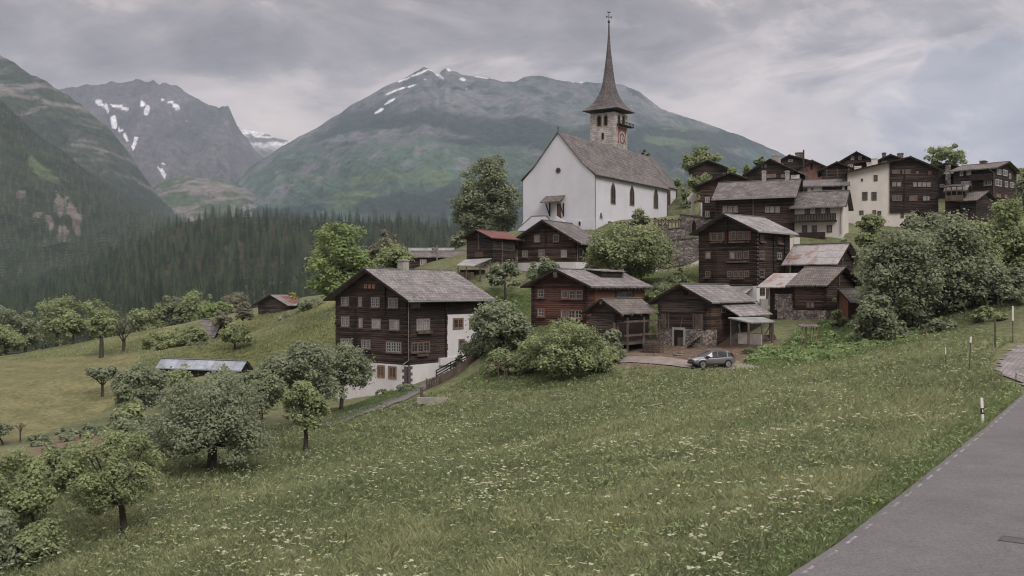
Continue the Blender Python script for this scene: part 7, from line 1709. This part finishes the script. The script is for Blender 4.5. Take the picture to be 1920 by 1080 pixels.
m = MB(); m.prism([(-.3, 0, -.5), (.3, 0, -.5), (.22, 0, 2.4), (-.22, 0, 2.4)], (0, .4, 0)); m.build('shaft', M['plaster_cream'], o)
m = MB(); m.prism([(-.25, -.03, 2.2), (.25, -.03, 2.2), (.3, -.03, 2.5), (.9, -.03, 2.5), (1.0, -.03, 3.1), (.5, -.03, 3.3), (.3, -.03, 3.9), (-.3, -.03, 3.9), (-.5, -.03, 3.3), (-1.0, -.03, 3.1), (-.9, -.03, 2.5), (-.3, -.03, 2.5)], (0, .42, 0)); m.build('head', M['plaster_cream'], o)
# thin pole in the left field
b = gpt(235, 190); o = empty('pole', b); tag(o, 'thin tall pole beside the bare forked tree in the left field', 'pole'); m = MB(); m.tube([(0, 0, -.5), (0, 0, (HZ - 568) / F * 190 - b.z)], .08, 6); m.build('shaft', M['timber'], o)
# firewood at the granary, planks near the barn
b = gpt(1225, 103.5); o = empty('woodpile', b); tag(o, 'stacked firewood between the raised granary and the stone based barn', 'woodpile')
m = MB(); r = random.Random(4)
for i in range(6):
    for k in range(9): m.tube([(-.9 + k * .2 + (i % 2) * .1, -.5, .1 + i * .19), (-.9 + k * .2 + (i % 2) * .1, .4, .1 + i * .19)], r.uniform(.075, .1), 6)
m.build('logs', M['timber'], o); 
for dx in (-1.1, 1.05): m = MB(); m.box(dx - .06, dx + .06, -.1, .02, -.4, 2.1); m.build('post', M['timber'], o)
m = MB(); m.beam((-1.3, -.05, 2.05), (1.2, -.05, 2.05), .1); m.build('rail', M['timber'], o)
# loose stones along the dirt yard
for k in range(14):
    px_ = rnd.uniform(1180, 1390); Y_ = rnd.uniform(98.5, 103.5); b = gpt(px_, Y_); s = rnd.uniform(.12, .35); m = MB()
    rr = random.Random(k); ring = []
    m.lathe([(s * .7, -.1), (s, s * .25), (s * rr.uniform(.5, .8), s * .6), (s * .15, s * .75)], 7)
    m.v = [(x + rr.uniform(-.2, .2) * s, y + rr.uniform(-.2, .2) * s, z + rr.uniform(-.1, .1) * s) for x, y, z in m.v]
    o = m.build('boulder', M['stone_wall'], None, b); tag(o, 'grey boulder lying on the dirt yard before the stone based barn', 'boulder', 'boulders on the dirt yard')
# ski lift masts on the far ridge are below a pixel and left out
# ---------------------------------------------------------------- sky, sun, air, camera
SUN_EL, SUN_AZ = 44.0, 150.0     # azimuth clockwise from +Y ; behind the camera to the right
W = bpy.data.worlds.new('World'); SC.world = W; W.use_nodes = True
nt = W.node_tree; nt.nodes.clear(); L = nt.links.new
out = nt.nodes.new('ShaderNodeOutputWorld'); bg = nt.nodes.new('ShaderNodeBackground'); bg.inputs[1].default_value = .1
sky = nt.nodes.new('ShaderNodeTexSky'); sky.sky_type = 'NISHITA'; sky.sun_disc = False; sky.sun_elevation = math.radians(SUN_EL); sky.sun_rotation = math.radians(SUN_AZ)
tc = N(nt, 'ShaderNodeTexCoord'); sep = N(nt, 'ShaderNodeSeparateXYZ'); L(tc.outputs['Generated'], sep.inputs[0])
def mth(op, a, b=None, c=None):
    n = N(nt, 'ShaderNodeMath', operation=op)
    for i, v in enumerate((a, b, c)):
        if v is None: continue
        if isinstance(v, (int, float)): n.inputs[i].default_value = v
        else: L(v, n.inputs[i])
    return n.outputs[0]
zc = mth('MAXIMUM', sep.outputs[2], 0.0); zd = mth('ADD', zc, .16)
u = mth('DIVIDE', sep.outputs[0], zd); v = mth('DIVIDE', sep.outputs[1], zd)
cb = N(nt, 'ShaderNodeCombineXYZ'); L(u, cb.inputs[0]); L(v, cb.inputs[1])
def noise(vec, sc, det, rough, dist=0.0, off=(0, 0, 0), str_=(1, 1, 1)):
    mp = N(nt, 'ShaderNodeMapping'); mp.inputs['Location'].default_value = off; mp.inputs['Scale'].default_value = str_; L(vec, mp.inputs[0])
    n = N(nt, 'ShaderNodeTexNoise', i_Scale=sc, i_Detail=det, i_Roughness=rough, i_Distortion=dist); L(mp.outputs[0], n.inputs['Vector']); return n.outputs['Fac']
nA = noise(cb.outputs[0], .95, 8, .58, .4, (3.1, 1.7, 0)); nB = noise(cb.outputs[0], 2.6, 10, .62, .6, (7.3, 2.2, 4)); nC = noise(cb.outputs[0], .28, 4, .5, 0, (1.3, 9.0, 2))
nE = noise(cb.outputs[0], 6.0, 8, .6, .3, (2.3, 5.2, 1)); t1 = mth('MULTIPLY_ADD', nE, .22, mth('MULTIPLY_ADD', nB, .62, mth('MULTIPLY', nA, .62)))
r1 = ramp(nt, [(.60, (.215, .20, .212)), (.68, (.30, .28, .295)), (.75, (.39, .362, .37)), (.82, (.54, .49, .485)), (.90, (.68, .61, .595))]); L(t1, r1.inputs[0])
# a brighter rosy break low on the right and bluish cumulus edge
px_ = mth('DIVIDE', sep.outputs[0], mth('MAXIMUM', sep.outputs[1], .05)); pz_ = mth('DIVIDE', sep.outputs[2], mth('MAXIMUM', sep.outputs[1], .05))
def blob(cx, cz, rx, rz):
    a = mth('DIVIDE', mth('SUBTRACT', px_, cx), rx); b = mth('DIVIDE', mth('SUBTRACT', pz_, cz), rz)
    return mth('MAXIMUM', mth('SUBTRACT', 1.0, mth('SQRT', mth('ADD', mth('MULTIPLY', a, a), mth('MULTIPLY', b, b)))), 0.0)
def mixc(f, c1, c2, bt='MIX'):
    n = N(nt, 'ShaderNodeMix', data_type='RGBA', blend_type=bt)
    if isinstance(f, (int, float)): n.inputs[0].default_value = f
    else: L(f, n.inputs[0])
    for i, c in ((6, c1), (7, c2)):
        if isinstance(c, tuple): n.inputs[i].default_value = (*c, 1)
        else: L(c, n.inputs[i])
    return n.outputs[2]
nD = noise(tc.outputs['Generated'], 9.0, 9, .58, .4, (0, 0, 0), (1, 1, 2.2))
av = N(nt, 'ShaderNodeCombineXYZ'); L(mth('MULTIPLY', px_, 4.2), av.inputs[0]); L(mth('MULTIPLY', pz_, 8.6), av.inputs[1])
nF = noise(av.outputs[0], 1.0, 11, .56, .55, (4.3, 1.1, 3)); nG = noise(av.outputs[0], 2.6, 9, .6, .4, (1.3, 6.1, 0))
r2 = ramp(nt, [(.36, (.235, .222, .238)), (.47, (.31, .29, .305)), (.515, (.36, .335, .345)), (.55, (.45, .415, .415)), (.68, (.56, .505, .50))]); L(mth('MULTIPLY_ADD', nG, .22, mth('MULTIPLY', nF, .80)), r2.inputs[0])
c0 = mixc(.78, r1.outputs[0], r2.outputs[0])
warm = mth('MULTIPLY', blob(.10, .08, .85, .17), .28); c1 = mixc(warm, c0, (.50, .445, .455))
warm2 = mth('MULTIPLY', blob(-.42, .17, .16, .05), .5); c1 = mixc(warm2, c1, (.46, .42, .43))
cool = mth('MULTIPLY', blob(.50, .17, .30, .20), .35); c1 = mixc(cool, c1, (.38, .385, .45))
hi = mth('MULTIPLY', blob(.36, .235, .30, .05), mth('MULTIPLY', mth('SUBTRACT', nB, .42), 3.0)); c1 = mixc(mth('MINIMUM', mth('MAXIMUM', hi, 0.0), .8), c1, (.66, .60, .60))
# cumulus head at the upper right: noise-edged dark bluish mass with a lit rim
cum = mth('ADD', blob(.535, .165, .21, .13), mth('MULTIPLY', mth('SUBTRACT', nD, .5), 1.1))
inside = N(nt, 'ShaderNodeMapRange'); inside.inputs[1].default_value = .20; inside.inputs[2].default_value = .30; L(cum, inside.inputs[0])
rim = N(nt, 'ShaderNodeMapRange'); rim.inputs[1].default_value = .12; rim.inputs[2].default_value = .24; L(cum, rim.inputs[0])
r3 = ramp(nt, [(.40, (.235, .245, .30)), (.50, (.30, .305, .36)), (.56, (.40, .395, .44)), (.64, (.60, .54, .54))]); L(mth('MULTIPLY_ADD', nG, .5, mth('MULTIPLY', nF, .5)), r3.inputs[0]); ctex = r3.outputs[0]
c1 = mixc(mth('MULTIPLY', rim.outputs[0], .35), c1, (.60, .56, .57)); c1 = mixc(mth('MULTIPLY', inside.outputs[0], .55), c1, ctex)
cv = N(nt, 'ShaderNodeVectorMath', operation='MULTIPLY_ADD'); L(c1, cv.inputs[0]); cv.inputs[1].default_value = (1.6, 1.55, 1.5); cv.inputs[2].default_value = (-.222, -.202, -.198)
cm = N(nt, 'ShaderNodeVectorMath', operation='MAXIMUM'); L(cv.outputs[0], cm.inputs[0]); cm.inputs[1].default_value = (.12, .12, .13); c1 = cm.outputs[0]
# overcast dome: brighter towards the zenith
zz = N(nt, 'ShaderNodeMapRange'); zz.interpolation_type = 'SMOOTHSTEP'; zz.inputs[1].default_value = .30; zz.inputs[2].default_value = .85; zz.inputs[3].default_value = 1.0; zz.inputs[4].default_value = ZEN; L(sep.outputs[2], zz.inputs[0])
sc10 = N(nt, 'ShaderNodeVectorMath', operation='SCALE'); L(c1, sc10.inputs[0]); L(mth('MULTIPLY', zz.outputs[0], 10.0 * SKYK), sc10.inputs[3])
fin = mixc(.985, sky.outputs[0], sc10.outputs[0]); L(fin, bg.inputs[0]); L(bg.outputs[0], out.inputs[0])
sl = bpy.data.lights.new('sun', 'SUN'); sl.energy = SUN_E; sl.angle = math.radians(22); sl.color = (1.0, .955, .92)
so = link('sun', sl); el, az = math.radians(SUN_EL), math.radians(SUN_AZ)
dv = Vector((math.sin(az) * math.cos(el), math.cos(az) * math.cos(el), math.sin(el))); so.rotation_euler = dv.to_track_quat('Z', 'Y').to_euler()
# air
if HAZE > 0:
    m = MB(); m.box(-6500, 6500, -200, 9300, -1000, 1850); hz_ = m.build('haze', None); hz_.data.materials.clear()
    hm = bpy.data.materials.new('air'); hm.use_nodes = True; hn = hm.node_tree; hn.nodes.clear(); ho = hn.nodes.new('ShaderNodeOutputMaterial'); hv = hn.nodes.new('ShaderNodeVolumePrincipled')
    hv.inputs['Color'].default_value = (.70, .84, 1.0, 1); hv.inputs['Density'].default_value = HAZE; hv.inputs['Anisotropy'].default_value = .1
    hn.links.new(hv.outputs[0], ho.inputs['Volume']); hz_.data.materials.append(hm); hz_['kind'] = 'stuff'
cam = bpy.data.cameras.new('camera'); cam.sensor_width = 36; cam.lens = 36 * F / 1920; cam.clip_end = 60000; cam.clip_start = .5
co = link('camera', cam, None, (0, 0, 0)); co.rotation_euler = (math.radians(90), 0, 0); SC.camera = co
SC.render.engine = 'CYCLES'
SC.view_settings.view_transform = 'Standard'; SC.view_settings.look = 'None'; SC.view_settings.exposure = EXPO; SC.view_settings.gamma = 1
SC.cycles.max_bounces = 6; SC.cycles.diffuse_bounces = 3; SC.cycles.glossy_bounces = 2; SC.cycles.transmission_bounces = 4; SC.cycles.volume_bounces = 1; SC.cycles.transparent_max_bounces = 8
SC.cycles.use_denoising = True; SC.cycles.filter_width = 1.1
for lab_, v_ in TREES: print('BASE', v_, lab_[:60]) if DEBUG else None
if DEBUG:
    for o in bpy.data.objects:
        if 'label' in o and not (4 <= len(o['label'].split()) <= 16): print('LABEL', len(o['label'].split()), o.name, o['label'])
